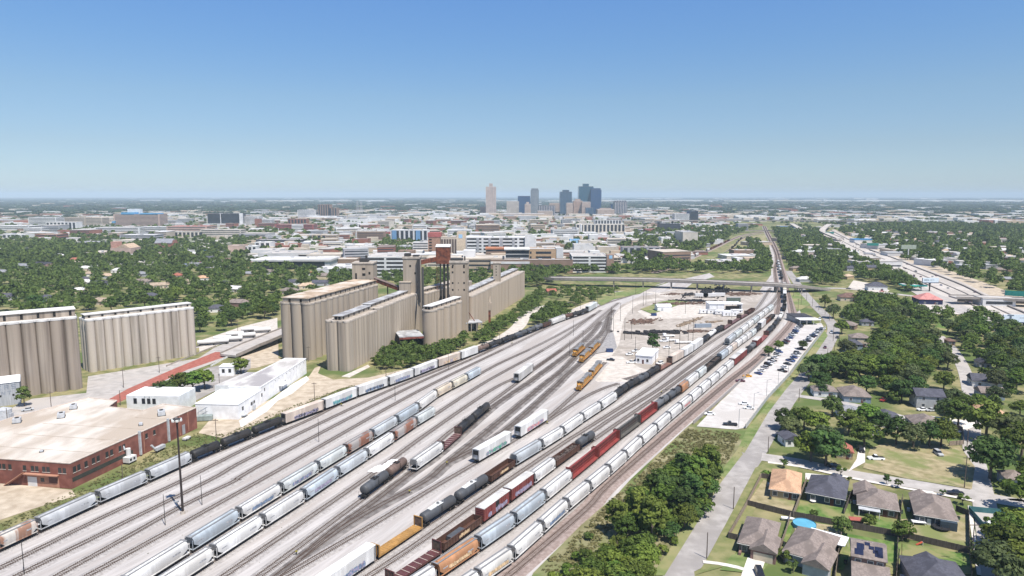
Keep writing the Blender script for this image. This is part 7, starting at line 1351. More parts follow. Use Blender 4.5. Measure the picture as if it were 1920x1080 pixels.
for i in range(6000):                             # small roofs between the larger blocks
 d = 980 * 2.95 ** rg.random(); an = rg.uniform(-.64, .64); x, y = d * math.sin(an), d * math.cos(an); u, v = pxl(x, y)
 if (u < 470 and v > 449) or (u > 1470 and rg.random() < .75) or clash(x, y, 6, 3) or any(inpoly(x, y, P) for P in KEEP): continue
 a, b, h = rg.uniform(4, 13), rg.uniform(4, 11), rg.uniform(3.5, 8); m.box(x - a, x + a, y - b, y + b, 0, h, rg.choice((0, 0, 1, 2, 3, 5, 4, 6, 7)), rg.choice((0, .15, -.2))); FOOT.append((x, y, a, b)); k += 1
 if k > 900: break
for i in range(170):                              # pale warehouse belt under the horizon
 x = rg.uniform(-.55, .75); d = rg.choice((rg.uniform(9500, 11000), rg.uniform(13000, 22000))); 
 if x < 0 and rg.random() < .6: continue
 a = rg.uniform(60, 260); m.box(x * d - a, x * d + a, d, d + rg.uniform(80, 200), 0, rg.uniform(14, 24), rg.choice([2, 2, 0, 1]))
tag(m.build("distant_rooftops", mats), "countless distant pale rooftops out to the horizon", None, None, "stuff")
# ------------------------------------------------------------ freeway, overpass, ramps
fw_m = M("freeway_concrete", (.46, .415, .37), rough=.95, sc=.08, pos=True, c2=(.53, .485, .44), det=9, c3=(.40, .36, .32), sc3=.02); par_m = M("barrier", (.27, .24, .215), sc=.5)
sheet("frontage_verge", [(1560, 428), (1622, 456), (1690, 478), (1760, 500), (1850, 532), (1980, 580), (1980, 610), (1850, 556), (1760, 520), (1680, 486), (1610, 462)], tan_m); sheet("frontage_road", [(1660, 505), (1700, 524), (1760, 552), (1815, 578), (1870, 606), (1960, 655), (1960, 680), (1850, 612), (1790, 585), (1730, 560), (1690, 535)], conc_m)
z = sheetz(); m = MB(); A_, B2 = W(FWL), list(reversed(W(FWR))); n = min(len(A_), len(B2))
PA, PBt = Path(A_, 12), Path(B2, 12)
for i in range(60):
 q = [PA.at(PA.L * i / 60), PBt.at(PBt.L * i / 60), PBt.at(PBt.L * (i + 1) / 60), PA.at(PA.L * (i + 1) / 60)]; m.face([(p.x, p.y, z) for p in reversed(q)])
tag(m.build("freeway", fw_m), kind="structure")
def lane(t): return [PA.at(PA.L * i / 40).lerp(PBt.at(PBt.L * i / 40), t) for i in range(41)]
def barrier(label, t, h=1.0, w=.5):
 P = lane(t); m = MB(); r = None
 for a, b in zip(P, P[1:]):
  d = (b - a).normalized(); n_ = Vector((-d.y, d.x)) * w; m.prism([tuple(a - n_), tuple(b - n_), tuple(b + n_), tuple(a + n_)], 0, h)
 return tag(m.build("barrier", par_m), label, "barrier")
barrier("long concrete median barrier dividing the freeway", .52); barrier("concrete barrier between the freeway and its far frontage road", .83, 1.6, .8); barrier("concrete barrier along the near frontage road", .17, 1.3, .5)
lm = M("lane_paint", (.72, .70, .66)); m = MB()
for t in (.28, .36, .44, .60, .68, .76):
 P = Path([tuple(p) for p in lane(t)], smooth=False); s = 0
 while s < P.L and s < 1500: a, b = P.at(s), P.at(s + 4); d = (b - a).normalized(); n_ = Vector((-d.y, d.x)) * .12; m.face([(*(a - n_), z + .02), (*(b - n_), z + .02), (*(b + n_), z + .02), (*(a + n_), z + .02)]); s += 14
tag(m.build("lane_marking", lm), kind="structure")
def deck(name, label, P, w, z0, th, pier=None, mat=None, cat="bridge", rail=.9, thick=None):
 """P: points with their own heights"""
 path = Path([p[:2] for p in P], 8); r = thing(name, label, cat, (P[0][0], P[0][1], 0)); zs = [p[2] for p in P]; S_ = [path.proj(p) for p in P]
 zf = lambda s: float(np.interp(s, S_, zs)); L_, R_ = path.offset(w / 2), path.offset(-w / 2); m = MB(); ox, oy = P[0][0], P[0][1]; rings = []
 for i, (l, q) in enumerate(zip(L_, R_)): h = zf(path.s[i]); rings.append([(l[0] - ox, l[1] - oy, h), (l[0] - ox, l[1] - oy, h - th), (q[0] - ox, q[1] - oy, h - th), (q[0] - ox, q[1] - oy, h)])
 m.rings(rings); m.build("deck", mat or conc_m, r)
 for s_, E_ in ((1, path.offset(w / 2 + .3)), (-1, path.offset(-w / 2 - .3))):
  I_ = path.offset(s_ * (w / 2 - .05)); m = MB(); m.rings([[(e[0] - ox, e[1] - oy, zf(path.s[i]) - th * .7), (e[0] - ox, e[1] - oy, zf(path.s[i]) + rail), (q[0] - ox, q[1] - oy, zf(path.s[i]) + rail), (q[0] - ox, q[1] - oy, zf(path.s[i]) - th * .7)] for i, (e, q) in enumerate(zip(E_, I_))]); m.build("parapet", par_m, r)
 for s in pier or ():
  p = path.at(s); d = path.dir(s); n_ = Vector((-d.y, d.x)); h = zf(s) - th; m = MB()
  for q in (-.38, -.13, .13, .38): c = p + n_ * (w * q); m.tube((c.x - ox, c.y - oy, 0), (c.x - ox, c.y - oy, h - .9), .55, .55, 10)
  m.build("pier", slab_m, r); a, b = p - n_ * w * .47, p + n_ * w * .47; e = d * .7; m = MB(); m.prism([((a - e).x - ox, (a - e).y - oy), ((a + e).x - ox, (a + e).y - oy), ((b + e).x - ox, (b + e).y - oy), ((b - e).x - ox, (b - e).y - oy)], h - .9, h); m.build("pier_cap", slab_m, r)
 return r, path
br = [(*g(1020, 520, 7), 7), (*g(1062, 521, 8.2), 8.2), (*g(1150, 522, 8.4), 8.4), (*g(1245, 524, 8.6), 8.6), (*g(1350, 528, 8.6), 8.6), (*g(1450, 532, 8.2), 8.2), (*g(1505, 536, 6), 6), (*g(1545, 541, 1.2), 1.2)]
bp = Path([p[:2] for p in br], 8)
OV, OVP = deck("overpass", "long grey concrete road overpass spanning the rail yard throat", br, 14, 8, 2.2, [bp.proj(g(u, v)) for u, v in ((1150, 540), (1205, 541), (1258, 541), (1308, 541), (1357, 541), (1407, 542), (1448, 544), (1490, 546))])
hz = lambda u, v, z_: (*g(u, v, z_), z_)
deck("elevated_highway", "long elevated highway crossing the far city", [hz(1190, 414, 12), hz(1400, 413, 12), hz(1700, 415, 12)], 18, 12, 2, None, conc_m, "highway", 1)
deck("flyover_ramp", "curved flyover ramp swinging off the freeway", [hz(1575, 447, 6), hz(1552, 438, 9), hz(1542, 432, 11), hz(1548, 425, 12), hz(1556, 420, 12)], 14, 10, 2, None, fw_m, "ramp", 1); deck("flyover_ramp", "pale connector ramp west of the curved flyover", [hz(1498, 441, 3), hz(1504, 432, 8), hz(1496, 426, 10), hz(1484, 419, 12)], 14, 10, 2, None, fw_m, "ramp", 1)
deck("rail_bridge", "low dark rail bridge where the far tracks meet", [hz(1340, 433, 5), hz(1430, 432, 5), hz(1452, 433, 5)], 9, 5, 1.4, None, par_m, "bridge", .6)
sheet("interchange_works", [(1470, 447), (1495, 434), (1530, 432), (1545, 440), (1530, 448)], conc_m)
deck("cross_bridge", "cross-street bridge over the sunken freeway with dark openings", [hz(1786, 556, 6.5), hz(1830, 557, 6.5), hz(1900, 560, 6.5), hz(1960, 563, 6.5)], 14, 6.5, 1.2, [30, 60, 90], conc_m, "bridge", 1.0)
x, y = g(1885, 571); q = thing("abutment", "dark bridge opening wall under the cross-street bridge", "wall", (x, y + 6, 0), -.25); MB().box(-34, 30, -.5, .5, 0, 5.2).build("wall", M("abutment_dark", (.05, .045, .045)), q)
VI = [hz(428, 665, 2), hz(470, 646, 4.2), hz(517, 627, 5), hz(575, 604, 5)]
VIA, VP = deck("viaduct", "concrete street viaduct with dark underside running behind the brown-roofed elevator", VI, 12, 5, 1.2, [50, 75, 100], conc_m, "bridge", .9)
CAND.sort(key=lambda c: -(c["d"] + (1000 if c["label"] else 0)))
N_THINGS = 285
for c in CAND[:N_THINGS]: place_tree(c)
FARLIST = [(c["x"], c["y"], c["R"], c["H"]) for c in CAND[N_THINGS:]]
def merged_trees(name, L, nq, mat, label, leafk=.2, seed=3):
 rng = np.random.default_rng(seed); T = []
 for k in range(6):
  P, Nm, C = crown_points(np.random.default_rng(50 + k), 1.0, .12, 1.75, 12, nq, .42); T.append(leaf_quads(P, Nm, leafk, rng))
 V = []
 for i, (x, y, R, H) in enumerate(L):
  t = T[i % 6]; a = rng.uniform(0, 6.28); c, s = math.cos(a), math.sin(a); q = np.empty_like(t); q[:, 0] = (t[:, 0] * c - t[:, 1] * s) * R + x; q[:, 1] = (t[:, 0] * s + t[:, 1] * c) * R + y; q[:, 2] = t[:, 2] * H / 1.75; V.append(q)
 o = link(name, quads_mesh(name, np.concatenate(V), mat)); return tag(o, label, None, None, "stuff")
near_f = [q for q in FARLIST if q[1] < 900]; mid_f = [q for q in FARLIST if q[1] >= 900]
merged_trees("woods", near_f, 330, LEAF["far"], "mass of further neighbourhood trees behind the elevators and freeway", .145)
def nb(x, y):
 return not any(inpoly(x, y, A) for A in CITY_CLEAR)
CITY_CLEAR = [W(FWL + FWR), W([(1420, 520), (1500, 520), (1470, 420), (1425, 420)]), W([(1240, 512), (1300, 515), (1440, 440), (1430, 425), (1370, 440)])]
def open_yard(x, y):
 for hx, hy, hr, _ in HOUSES:
  if abs(hx - x) < 170 and -30 < hy - y < 150:
   L_ = math.hypot(hx, hy); dx, dy = -hx / L_, -hy / L_; t_ = (x - hx) * dx + (y - hy) * dy
   if -14 < t_ < L_ * .1 and abs((x - hx) * dy - (y - hy) * dx) < hr * .72 + 4: return True
 return False
pol = polar_scatter(7600, 1150, 3300, lambda x, y: nb(x, y) and (x / y < -.25 or x / y > .42 or random.random() < .42) and not open_yard(x, y) and not any(abs(x - bx) < bw + 6 and abs(y - by) < bd + 14 for bx, by, bw, bd in FOOT), 4.5, 7.5, 4)
mid_f += [(x, y, R, R * 1.6) for x, y, R in pol]
merged_trees("midcity_woods", mid_f, 80, LEAF["far"], "scattered trees through the middle city", .30)
pol = polar_scatter(11000, 3300, 29500, lambda x, y: True, 7, 12, 5)
merged_trees("horizon_woods", [(x, y, R * 1.5, min(13, R)) for x, y, R in pol], 26, LEAF["plain"], "far wooded plain out to the horizon", .6)
# scrub, weeds and tufts
def tufts(name, polys, n, r0, r1, mat, seed, nq=14, label=None):
 rg = random.Random(seed); L = []
 for poly in polys:
  xs = [p[0] for p in poly]; ys = [p[1] for p in poly]; k = 0; tries = 0
  while k < n and tries < n * 30:
   tries += 1; x, y = rg.uniform(min(xs), max(xs)), rg.uniform(min(ys), max(ys))
   if inpoly(x, y, poly): L.append((x, y, rg.uniform(r0, r1), rg.uniform(.35, .9) * r1)); k += 1
 return merged_trees(name, L, nq, mat, label, .4, seed)
tufts("scrub_weeds", [W([(1010, 1075), (1100, 985), (1180, 910), (1290, 805), (1375, 812), (1390, 815), (1360, 870), (1240, 905), (1150, 985), (1080, 1075)])], 1500, .35, 1.0, LEAF["scrub"], 21, label="dry weeds and scrub along the tracks")
tufts("bank_weeds", [W([(0, 998), (184, 930), (360, 846), (540, 774), (640, 742), (700, 726), (660, 722), (560, 756), (420, 815), (370, 812), (135, 922), (0, 982)])], 1300, .2, .6, LEAF["scrub"], 22, label="weeds on the bank beside the brick warehouse")
tufts("verge_weeds", [W([(1290, 980), (1343, 898), (1386, 846), (1446, 756), (1510, 674), (1546, 625), (1516, 676), (1470, 730), (1392, 848)]), W([(690, 692), (800, 664), (870, 650), (905, 640), (880, 655), (790, 690), (720, 706)])], 500, .15, .4, LEAF["scrub"], 23, label="rough grass on the street verge")
tufts("yard_weeds", [W([(200, 940), (500, 810), (700, 735), (1000, 640), (1080, 620), (950, 730), (700, 900), (500, 1060), (250, 1060)]), W([(900, 900), (1080, 780), (1180, 720), (1280, 700), (1150, 800), (1000, 920)])], 260, .12, .3, LEAF["scrub"], 25, 10, "sparse weeds on the yard gravel")
# ------------------------------------------------------------ road vehicles
CARP = {n: M("car_" + n, c, rough=.3, var=.03, spec=.5) for n, c in dict(white=(.72, .72, .71), silver=(.42, .43, .44), grey=(.16, .165, .17), black=(.02, .02, .023), blue=(.035, .07, .20), red=(.33, .03, .025), orange=(.62, .30, .03), maroon=(.10, .025, .03), tan=(.40, .34, .27)).items()}
cglass_m = M("car_glass", (.018, .02, .024), rough=.1, spec=.6); tyre_m = M("tyre", (.02, .02, .02), rough=.95); lampr_m = M("tail_lamp", (.4, .02, .02)); lampw_m = M("head_lamp", (.75, .75, .7), rough=.2)
def car_proto(kind):
 r = thing({"sedan": "car", "suv": "car", "pickup": "pickup_truck", "van": "van"}[kind], "", "car"); L, w, hb, hr = dict(sedan=(4.7, .92, .92, 1.45), suv=(4.8, .96, 1.05, 1.78), pickup=(5.7, .98, 1.05, 1.85), van=(5.6, 1.0, 1.2, 2.3))[kind]; H = L / 2
 def loft(secs, m): m.rings([[(x, -ww, z0), (x, -ww * 1.0, z1 * .8 + z0 * .2), (x, -ww * .9, z1), (x, ww * .9, z1), (x, ww * 1.0, z1 * .8 + z0 * .2), (x, ww, z0)] for x, ww, z0, z1 in secs])
 m = MB(); loft([(-H, w * .86, .38, hb * .82), (-H + .35, w, .28, hb * .93), (-H * .4, w, .25, hb), (H * .45, w, .25, hb), (H - .35, w, .28, hb * .96), (H, w * .88, .40, hb * .9)], m)
 paintable(m.build("body", CARP["white"], r, smooth=40)); t = {"sedan": (-H * .42, H * .62, .55, .5), "suv": (-H * .42, H * .92, .55, .28), "pickup": (-H * .42, H * .2, .55, .25), "van": (-H * .72, H * .96, .4, .1)}[kind]
 x0, x1, s0, s1 = t; m = MB(); lo = [(x0, -w * .88, hb - .02), (x1, -w * .88, hb - .02), (x1, w * .88, hb - .02), (x0, w * .88, hb - .02)]; hi = [(x0 + s0, -w * .72, hr - .04), (x1 - s1, -w * .72, hr - .04), (x1 - s1, w * .72, hr - .04), (x0 + s0, w * .72, hr - .04)]
 m.rings([lo, hi]); m.build("cabin_glass", cglass_m, r); m = MB(); q = [(x, y * 1.02, z) for x, y, z in hi]; m.prism([(p[0], p[1]) for p in q], hr - .05, hr); paintable(m.build("roof", CARP["white"], r))
 if kind == "pickup": MB().box(H * .24, H - .12, -w * .78, w * .78, hb - .1, hb + .02).build("load_bed", dark_m, r)
 for sx in (-1, 1):
  for sy in (-1, 1): MB().tube((sx * H * .62, sy * (w - .2), .34), (sx * H * .62, sy * (w + .01), .34), .34, .34, 12).build("wheel", tyre_m, r)
 for sy in (-1, 1): MB().box(-H - .01, -H + .1, sy * w * .62 - .16, sy * w * .62 + .16, .58, .74).build("headlight", lampw_m, r); MB().box(H - .1, H + .01, sy * w * .66 - .12, sy * w * .66 + .12, .6, .8).build("tail_light", lampr_m, r)
 return r
CARS = {}
KW = dict(sedan="sedan", suv="SUV", pickup="pickup truck", van="van")
def put_car(x, y, rz, kind, col, label, group=None):
 if kind not in CARS: r = CARS[kind] = car_proto(kind); r.location = (x, y, .06); r.rotation_euler = (0, 0, rz); r["label"] = label; repaint(r, CARP[col]); r["category"] = KW[kind] if kind != "suv" else "car"; 
 else: r = dup(CARS[kind], (x, y, .06), rz, label, group if group else "", CARP[col])
 if group: r["group"] = group
 return r
rg = random.Random(31)
def car_row(a, b, n, cols, where, kinds=("sedan", "suv", "pickup", "sedan"), skip=(), tilt=.55):
 A, B = Vector(g(*a)), Vector(g(*b)); d = (B - A).normalized(); base = math.atan2(d.y, d.x)
 k = 0
 for i in range(n):
  if i in skip: continue
  k += 1; p = A + (B - A) * (i / (n - 1)); c = cols[i % len(cols)]; kd = rg.choice(kinds)
  put_car(p.x + rg.uniform(-.25, .25), p.y + rg.uniform(-.2, .2), base - tilt - math.pi / 2 + rg.choice((0, math.pi)), kd, c, f"{c} {KW[kd]}, {nth(k)} from the street-entrance end of {where}", "cars parked in the long lot")
car_row((1422, 702), (1446, 680), 5, ("blue", "white", "silver", "black", "white"), "the track-side row before the lot trees")
car_row((1437, 689), (1462, 661), 6, ("white", "white", "black", "white", "silver", "blue"), "the track-side row at the lot trees", skip=(0,))
car_row((1472, 645), (1502, 611), 12, ("black", "maroon", "white", "blue", "silver", "white", "black", "blue", "white", "white", "grey", "black"), "the track-side row below the guard office")
car_row((1466, 697), (1482, 678), 4, ("black", "white", "black", "blue"), "the street-side row by the grassy verge")
car_row((1484, 676), (1502, 656), 6, ("black", "blue", "white", "grey", "maroon", "black"), "the street-side row before the single tree", skip=(4,))
car_row((1510, 643), (1541, 617), 12, ("white", "black", "silver", "white", "black", "blue", "white", "silver", "white", "grey", "black", "white"), "the street-side row past the single tree")
for u, v, kd, c, rz, lab in ((1401, 707, "sedan", "orange", .1, "bright orange-yellow car parked askew in the lot"), (1388, 716, "sedan", "maroon", -.1, "dark maroon sedan alone at the lot's track-side fence"), (1330, 778, "sedan", "white", -.1, "white sedan at the empty lower corner of the lot"), (1369, 798, "pickup", "black", -.15, "black pickup at the very bottom of the lot"), (1395, 759, "sedan", "white", -.15, "first white patrol-style sedan by the lot pole"), (1404, 767, "sedan", "white", -.15, "lower white sedan under the lot pole"),
       (1642, 862, "pickup", "white", -.08, "white pickup parked on the dry vacant lot"), (1759, 853, "suv", "silver", 1.5, "silver van-like car under the trees behind the vacant lot"), (1614, 847, "suv", "black", 1.4, "dark car in the red-roofed house's driveway"), (1563, 876, "sedan", "black", -.12, "black sedan in tree shade on the cross street"), (1791, 927, "sedan", "black", -.2, "black sedan parked at the cross-street corner"), (1656, 752, "sedan", "red", .7, "small red car on dry grass by the lane"), (1577, 742, "sedan", "grey", 1.3, "grey car in the driveway between two taupe roofs"), (1729, 770, "sedan", "white", .1, "white car at the two-storey grey house's garage"), (1745, 771, "sedan", "silver", .1, "silver car beside the white one at the grey house's garage"), (1874, 720, "sedan", "white", -.3, "white car beside the white gabled house"), (1768, 708, "suv", "white", 1.2, "white car half hidden between east trees"), (1424, 1079, "suv", "black", 1.45, "dark car in the corner house driveway"),
       (1559, 625, "suv", "white", 1.1, "white car driving round the street bend"), (1570, 634, "sedan", "black", 1.2, "black car at the street bend kerb"), (1547, 653, "sedan", "maroon", 1.15, "dark red car driving down the street"), (1653, 547, "sedan", "red", -.1, "red car on the bridge street"), (1591, 542, "sedan", "black", -.1, "black car on the bridge street"), (1537, 600, "suv", "white", 1.2, "white car beside the guard office"),
       (1145, 676, "sedan", "black", -.3, "black sedan before the white yard office"), (1184, 681, "pickup", "white", .1, "white pickup at the yard office corner"), (1180, 666, "sedan", "white", .3, "white sedan behind the yard office's pole"), (1193, 660, "pickup", "white", .2, "white work truck beside the lone dark tree"), (1237, 683, "suv", "white", .6, "white car beside the red bulkhead flatcar"), (1245, 641, "pickup", "white", .2, "white truck near the lone dark tree's trailer row"), (1250, 653, "sedan", "white", .1, "white car near the tall yard poles"), (52, 770, "sedan", "silver", .6, "silver car under the tree by the grey metal shed")):
 x, y = g(u, v); put_car(x, y, rz, kd, c, lab)
# freeway traffic
cols = ["white", "black", "grey", "silver", "maroon", "blue", "white", "black"]
for i in range(64):
 t = rg.choice((.24, .31, .40, .48, .57, .64, .72, .78)); P = lane(t); s = rg.uniform(.03, .92) ** 1.0; k = int(s * 40); p = P[k].lerp(P[k + 1], rg.random()); d = P[k + 1] - P[k]; c = rg.choice(cols); kd = rg.choice(("sedan", "suv", "pickup"))
 put_car(p.x, p.y, math.atan2(d.y, d.x) + (0 if t < .5 else math.pi), kd, c, f"{c} {KW[kd]} travelling on the freeway", f"{c} {KW[kd]}s on the freeway")
# car lot far left and hotel lot
def lot(poly, n, where, seed):
 R = random.Random(seed); P = W(poly); xs = [p[0] for p in P]; ys = [p[1] for p in P]; k = 0; z = sheet("car_park", poly, white_m)
 while k < n:
  x, y = R.uniform(min(xs), max(xs)), R.uniform(min(ys), max(ys))
  if inpoly(x, y, P): c = R.choice(("white", "white", "black", "silver", "grey", "blue", "red")); put_car(x, y, R.choice((0, .2, 1.6)), R.choice(("sedan", "suv")), c, f"{c} car parked on {where}", f"{c} cars on {where}"); k += 1
lot([(322, 502), (345, 490), (410, 492), (418, 503)], 44, "the far lot in the west trees", 3); lot([(1180, 487), (1190, 480), (1240, 482), (1250, 490)], 22, "the lot before the blue-grey hotel", 4)
# lorries and trailers
def trailer(u, v, rz, L, lab, col="white", group=None, tractor=False):
 x, y = g(u, v); r = thing("semi_trailer", lab, "trailer", (x, y, 0), rz, group); MB().box(-L / 2, L / 2, -1.3, 1.3, 1.2, 4.0).build("box", BM[col], r); MB().box(-L / 2, L / 2, -.5, .5, .95, 1.2).build("chassis", dark_m, r)
 for dx in (L / 2 - 1.2, L / 2 - 2.5): MB().tube((dx, -1.25, .5), (dx, 1.25, .5), .5, .5, 10).build("axle", tyre_m, r)
 MB().box(-L / 2 + 2, -L / 2 + 2.2, -1, 1, 0, 1.2).build("landing_gear", dark_m, r)
 if tractor: MB().box(-L / 2 - 3.2, -L / 2 - .6, -1.2, 1.2, .6, 3.3).build("cab", BM["white"], r)
 return r
trailer(1846, 570, 2.35, 15, "white box trailer lorry on the freeway frontage lane", tractor=True); trailer(1628, 478, 2.4, 14, "white lorry on the freeway's near lanes", tractor=True)
def tanker(u, v, lab, grp, L=12):
 x, y = g(u, v); r = thing("hopper_trailer", lab, "trailer", (x, y, 0), .42, grp); n = 12; rings = [[(xx, 1.35 * k * math.cos(t), 2.5 + 1.35 * k * math.sin(t)) for t in [2 * math.pi * i / n for i in range(n)]] for xx, k in ((-L / 2, .85), (-L / 2 + .4, 1), (L / 2 - .4, 1), (L / 2, .85))]
 m = MB(); m.rings(rings); m.build("vessel", BM["white"], r, smooth=40); MB().box(-L / 2 + 1, L / 2, -.9, .9, .9, 1.3).build("chassis", dark_m, r); MB().tube((L / 2 - 1.5, -1.1, .5), (L / 2 - 1.5, 1.1, .5), .5).build("axle", tyre_m, r)
for i, (u, v) in enumerate(((388, 648), (417, 640), (441, 632), (468, 623), (412, 646), (438, 641), (463, 634), (492, 624))): tanker(u, v, f"white bulk trailer, {nth(i % 4 + 1)} from the bleached elevator in the {'rear' if i < 4 else 'front'} trailer row", "white bulk trailers behind the brick road", 11)
# ------------------------------------------------------------ masts, poles, lamps
pole_m = M("pole_wood", (.10, .075, .06), c2=(.15, .12, .10), sc=2); lampmet = M("lamp_metal", (.30, .31, .32))
def pole(u, v, h, label, cross=True, name="utility_pole", cat="utility pole", r=.16, group=None, rz=0.0, mat=None, arm=False):
 x, y = g(u, v); o = thing(name, label, cat, (x, y, 0), rz, group); MB().tube((0, 0, 0), (0, 0, h), r, r * .7, 8).build("shaft", mat or pole_m, o)
 if cross: MB().box(-1.1, 1.1, -.07, .07, h - .8, h - .6).build("cross_arm", mat or pole_m, o)
 if arm: MB().tube((0, 0, h - .2), (1.6, 0, h + .3), .07).build("lamp_arm", lampmet, o); MB().box(1.3, 2.1, -.2, .2, h + .22, h + .38).build("lamp_head", lampmet, o)
 return o
x, y = g(343, 963); TM = thing("light_mast", "tall dark floodlight mast on a concrete foot between empty tracks", "light mast", (x, y, 0)); MB().tube((0, 0, .8), (0, 0, 29.6), .36, .22, 12).build("shaft", M("mast_brown", (.04, .03, .028), rough=.8), TM); MB().tube((0, 0, 0), (0, 0, .8), .75, .7, 12).build("footing", slab_m, TM); MB().tube((0, 0, 29.2), (0, 0, 29.5), 1.1, 1.1, 12).build("head_ring", steel_m, TM)
for i in range(6): t = i * math.pi / 3; MB().box(-.35, .35, -.28, .28, 28.85, 29.45).build("floodlight", lampw_m, TM, loc=(1.15 * math.cos(t), 1.15 * math.sin(t), 0))
x, y = g(336, 956); SG = thing("switch_lamp", "short tilted lamp post at the tall mast's foot", "lamp", (x, y, 0)); MB().tube((.4, 0, .1), (-.9, .6, 2.2), .1).build("post", steel_m, SG); MB().box(-1.6, -.4, .3, .9, 2.2, 2.5).build("lamp_head", lampmet, SG)
for u, v, h, lab in ((310, 985, 9.4, "thin bare pole between empty tracks near the tall mast"), (379, 947, 9.6, "thin bare pole just beyond the tall mast"), (46, 1078, 9, "thin bare pole at the bottom corner by empty tracks"), (598, 829, 9.4, "thin bare pole among empty tracks before the long hopper string"), (741, 751, 9.6, "thin bare pole by the graffiti reefers"), (841, 694, 9.6, "thin bare pole beside the peach boxcar"), (1075, 630, 11, "thin bare pole among the merging tracks"), (1068, 668, 10, "thin bare pole beside the lone locomotive")): pole(u, v, h, lab, False, "yard_pole", "pole", .11, mat=steel_m)
pole(1093, 646, 9.5, "thin pole with cross bar behind the lone locomotive", True, "yard_pole", "pole", .11, mat=steel_m)
for u, v, h, lab in ((97, 773, 9.5, "timber utility pole with transformer by the brick warehouse street side"), (232, 727, 9.5, "timber utility pole on the apron before the bleached elevator"), (299, 699, 9, "timber utility pole near the big warehouse trees"), (226, 760, 7, "timber pole beside the brick-paved street"), (412, 730, 8, "pole rising from the white warehouse roof edge"), (590, 752, 9, "timber pole on the grass by the dirt road"), (579, 678, 9, "timber pole behind the white warehouse end"), (724, 712, 8, "lamp pole at the thicket's edge"), (446, 627, 10, "timber pole in the trailer yard"), (230, 897, 5, "short pole by the brick wall and white dust collector"), (406, 827, 9, "lamp pole at the brick warehouse's far corner"), (15, 800, 8, "timber pole by the rounded metal tank"), (937, 648, 8, "lamp pole on the caliche road")):
 pole(u, v, h, lab, h > 8.5)
for u, v, h, lab in ((1375, 955, 7.2, "street pole on the grass verge behind the long board fence"), (1325, 1048, 7.4, "street pole near the frame bottom verge"), (1440, 850, 6.5, "street pole by the cross-street corner"), (1498, 752, 6, "street pole at the lane corner"), (1551, 675, 7, "street pole before the dense row of trees"), (1564, 664, 7, "street pole at the bend lawn"), (1573, 646, 7, "street pole beside the black kerbside car"), (1808, 915, 11, "leaning timber pole at the crossroads corner"), (1820, 1062, 12, "tall timber pole by the east street fence"), (1683, 1070, 6, "thin pole behind the solar-panelled house"), (1813, 838, 7, "thin pole by the bright fenced lawn")): pole(u, v, h, lab, h > 10)
for u, v, h, lab in ((1385, 802, 8, "lamp pole at the lot's lower corner"), (1413, 770, 8, "lamp pole beside two white sedans"), (1437, 743, 8, "lamp pole at the lot gate"), (1478, 700, 7, "lamp pole at the verge by dark parked cars"), (1459, 720, 6.5, "lamp pole behind the black pickup row")): pole(u, v, h, lab, False, "lamp_post", "lamp post", .12, arm=True, mat=lampmet)
for i, (u, v, h) in enumerate(((1186, 588, 14), (1163, 602, 14), (1146, 610, 14), (1150, 622, 13), (1171, 638, 15), (1184, 635, 12), (1229, 574, 13), (1206, 574, 13), (1211, 571, 13), (1285, 588, 12), (1344, 592, 13), (1372, 597, 12), (1274, 656, 15), (1290, 646, 13), (1299, 642, 15), (1191, 672, 13), (1229, 684, 11), (1254, 670, 12), (1120, 572, 13), (1088, 580, 12), (1192, 552, 12), (1152, 556, 12))):
 pole(u, v, h, f"slender steel yard light pole, {nth(i + 1)} of those around the scrap yard", False, "yard_light", "light pole", .15, "light poles around the scrap yard", mat=steel_m)
for i, (u, v) in enumerate(((1502, 572), (1496, 585), (1512, 563), (1547, 590), (1555, 601), (1535, 582), (1562, 640), (1488, 556), (1523, 575))): pole(u, v, 11, f"timber line pole, {nth(i + 1)} around the guard office and bridge ramp", True, "utility_pole", "utility pole", .16, "line poles by the guard office")
# ------------------------------------------------------------ yard office, fuel pad, scrap yard
x, y = g(1192, 681); YO = thing("yard_office", "small white yard office with two front windows beside the freight string", "building", (x, y, 0), math.radians(-14) * 0 + .02); sd2 = (Vector(g(1238, 664)) - Vector(g(1222, 683))).normalized()
MB().box(0, 9.2, 0, 20, 0, 4.6).build("wall", whw_m, YO); MB().box(-.3, 9.5, -.3, 20.3, 4.6, 5.0).build("roof", whr_m, YO)
for px_ in (1.4, 6.6): f = MB().box(px_ - .7, px_ + .7, -.08, 0, 1.2, 3.0).build("window", trim_m, YO); MB().box(px_ - .58, px_ + .58, -.1, -.07, 1.32, 2.88).build("pane", glassd_m, f)
MB().box(3.6, 4.6, -.08, 0, 0, 2.4).build("door", door_m, YO); YO.rotation_euler = (0, 0, math.atan2(sd2.y, sd2.x) - math.pi / 2)
simple("red_bin", "red bin at the white yard office's side", "bin", 1217, 680, [("bin", M("bin_red", (.3, .05, .05)), MB().box(-.9, .9, -.6, .6, 0, 1.2)), ("lid", dark_m, MB().box(-.95, .95, -.65, .65, 1.2, 1.3))])
for u, v, lab in ((1143, 660, "blue skip on the dark fuelling pad"), (1226, 592, "small blue skip on the scrap yard's dirt")): simple("skip", lab, "skip", u, v, [("body", M("skip_blue", (.03, .06, .16)), MB().prism([(-2, -1.2), (2, -1.2), (2, 1.2), (-2, 1.2)], .1, 1.9)), ("rim", dark_m, MB().box(-2.1, 2.1, -1.3, -1.2, 1.8, 2).box(-2.1, 2.1, 1.2, 1.3, 1.8, 2))])
sheet("fuel_pad", [(1117, 664), (1128, 648), (1140, 626), (1150, 624), (1157, 652), (1152, 658)], M("fuel_pad_gravel", (.27, .255, .25), rough=1, pos=True, c2=(.33, .315, .305)))
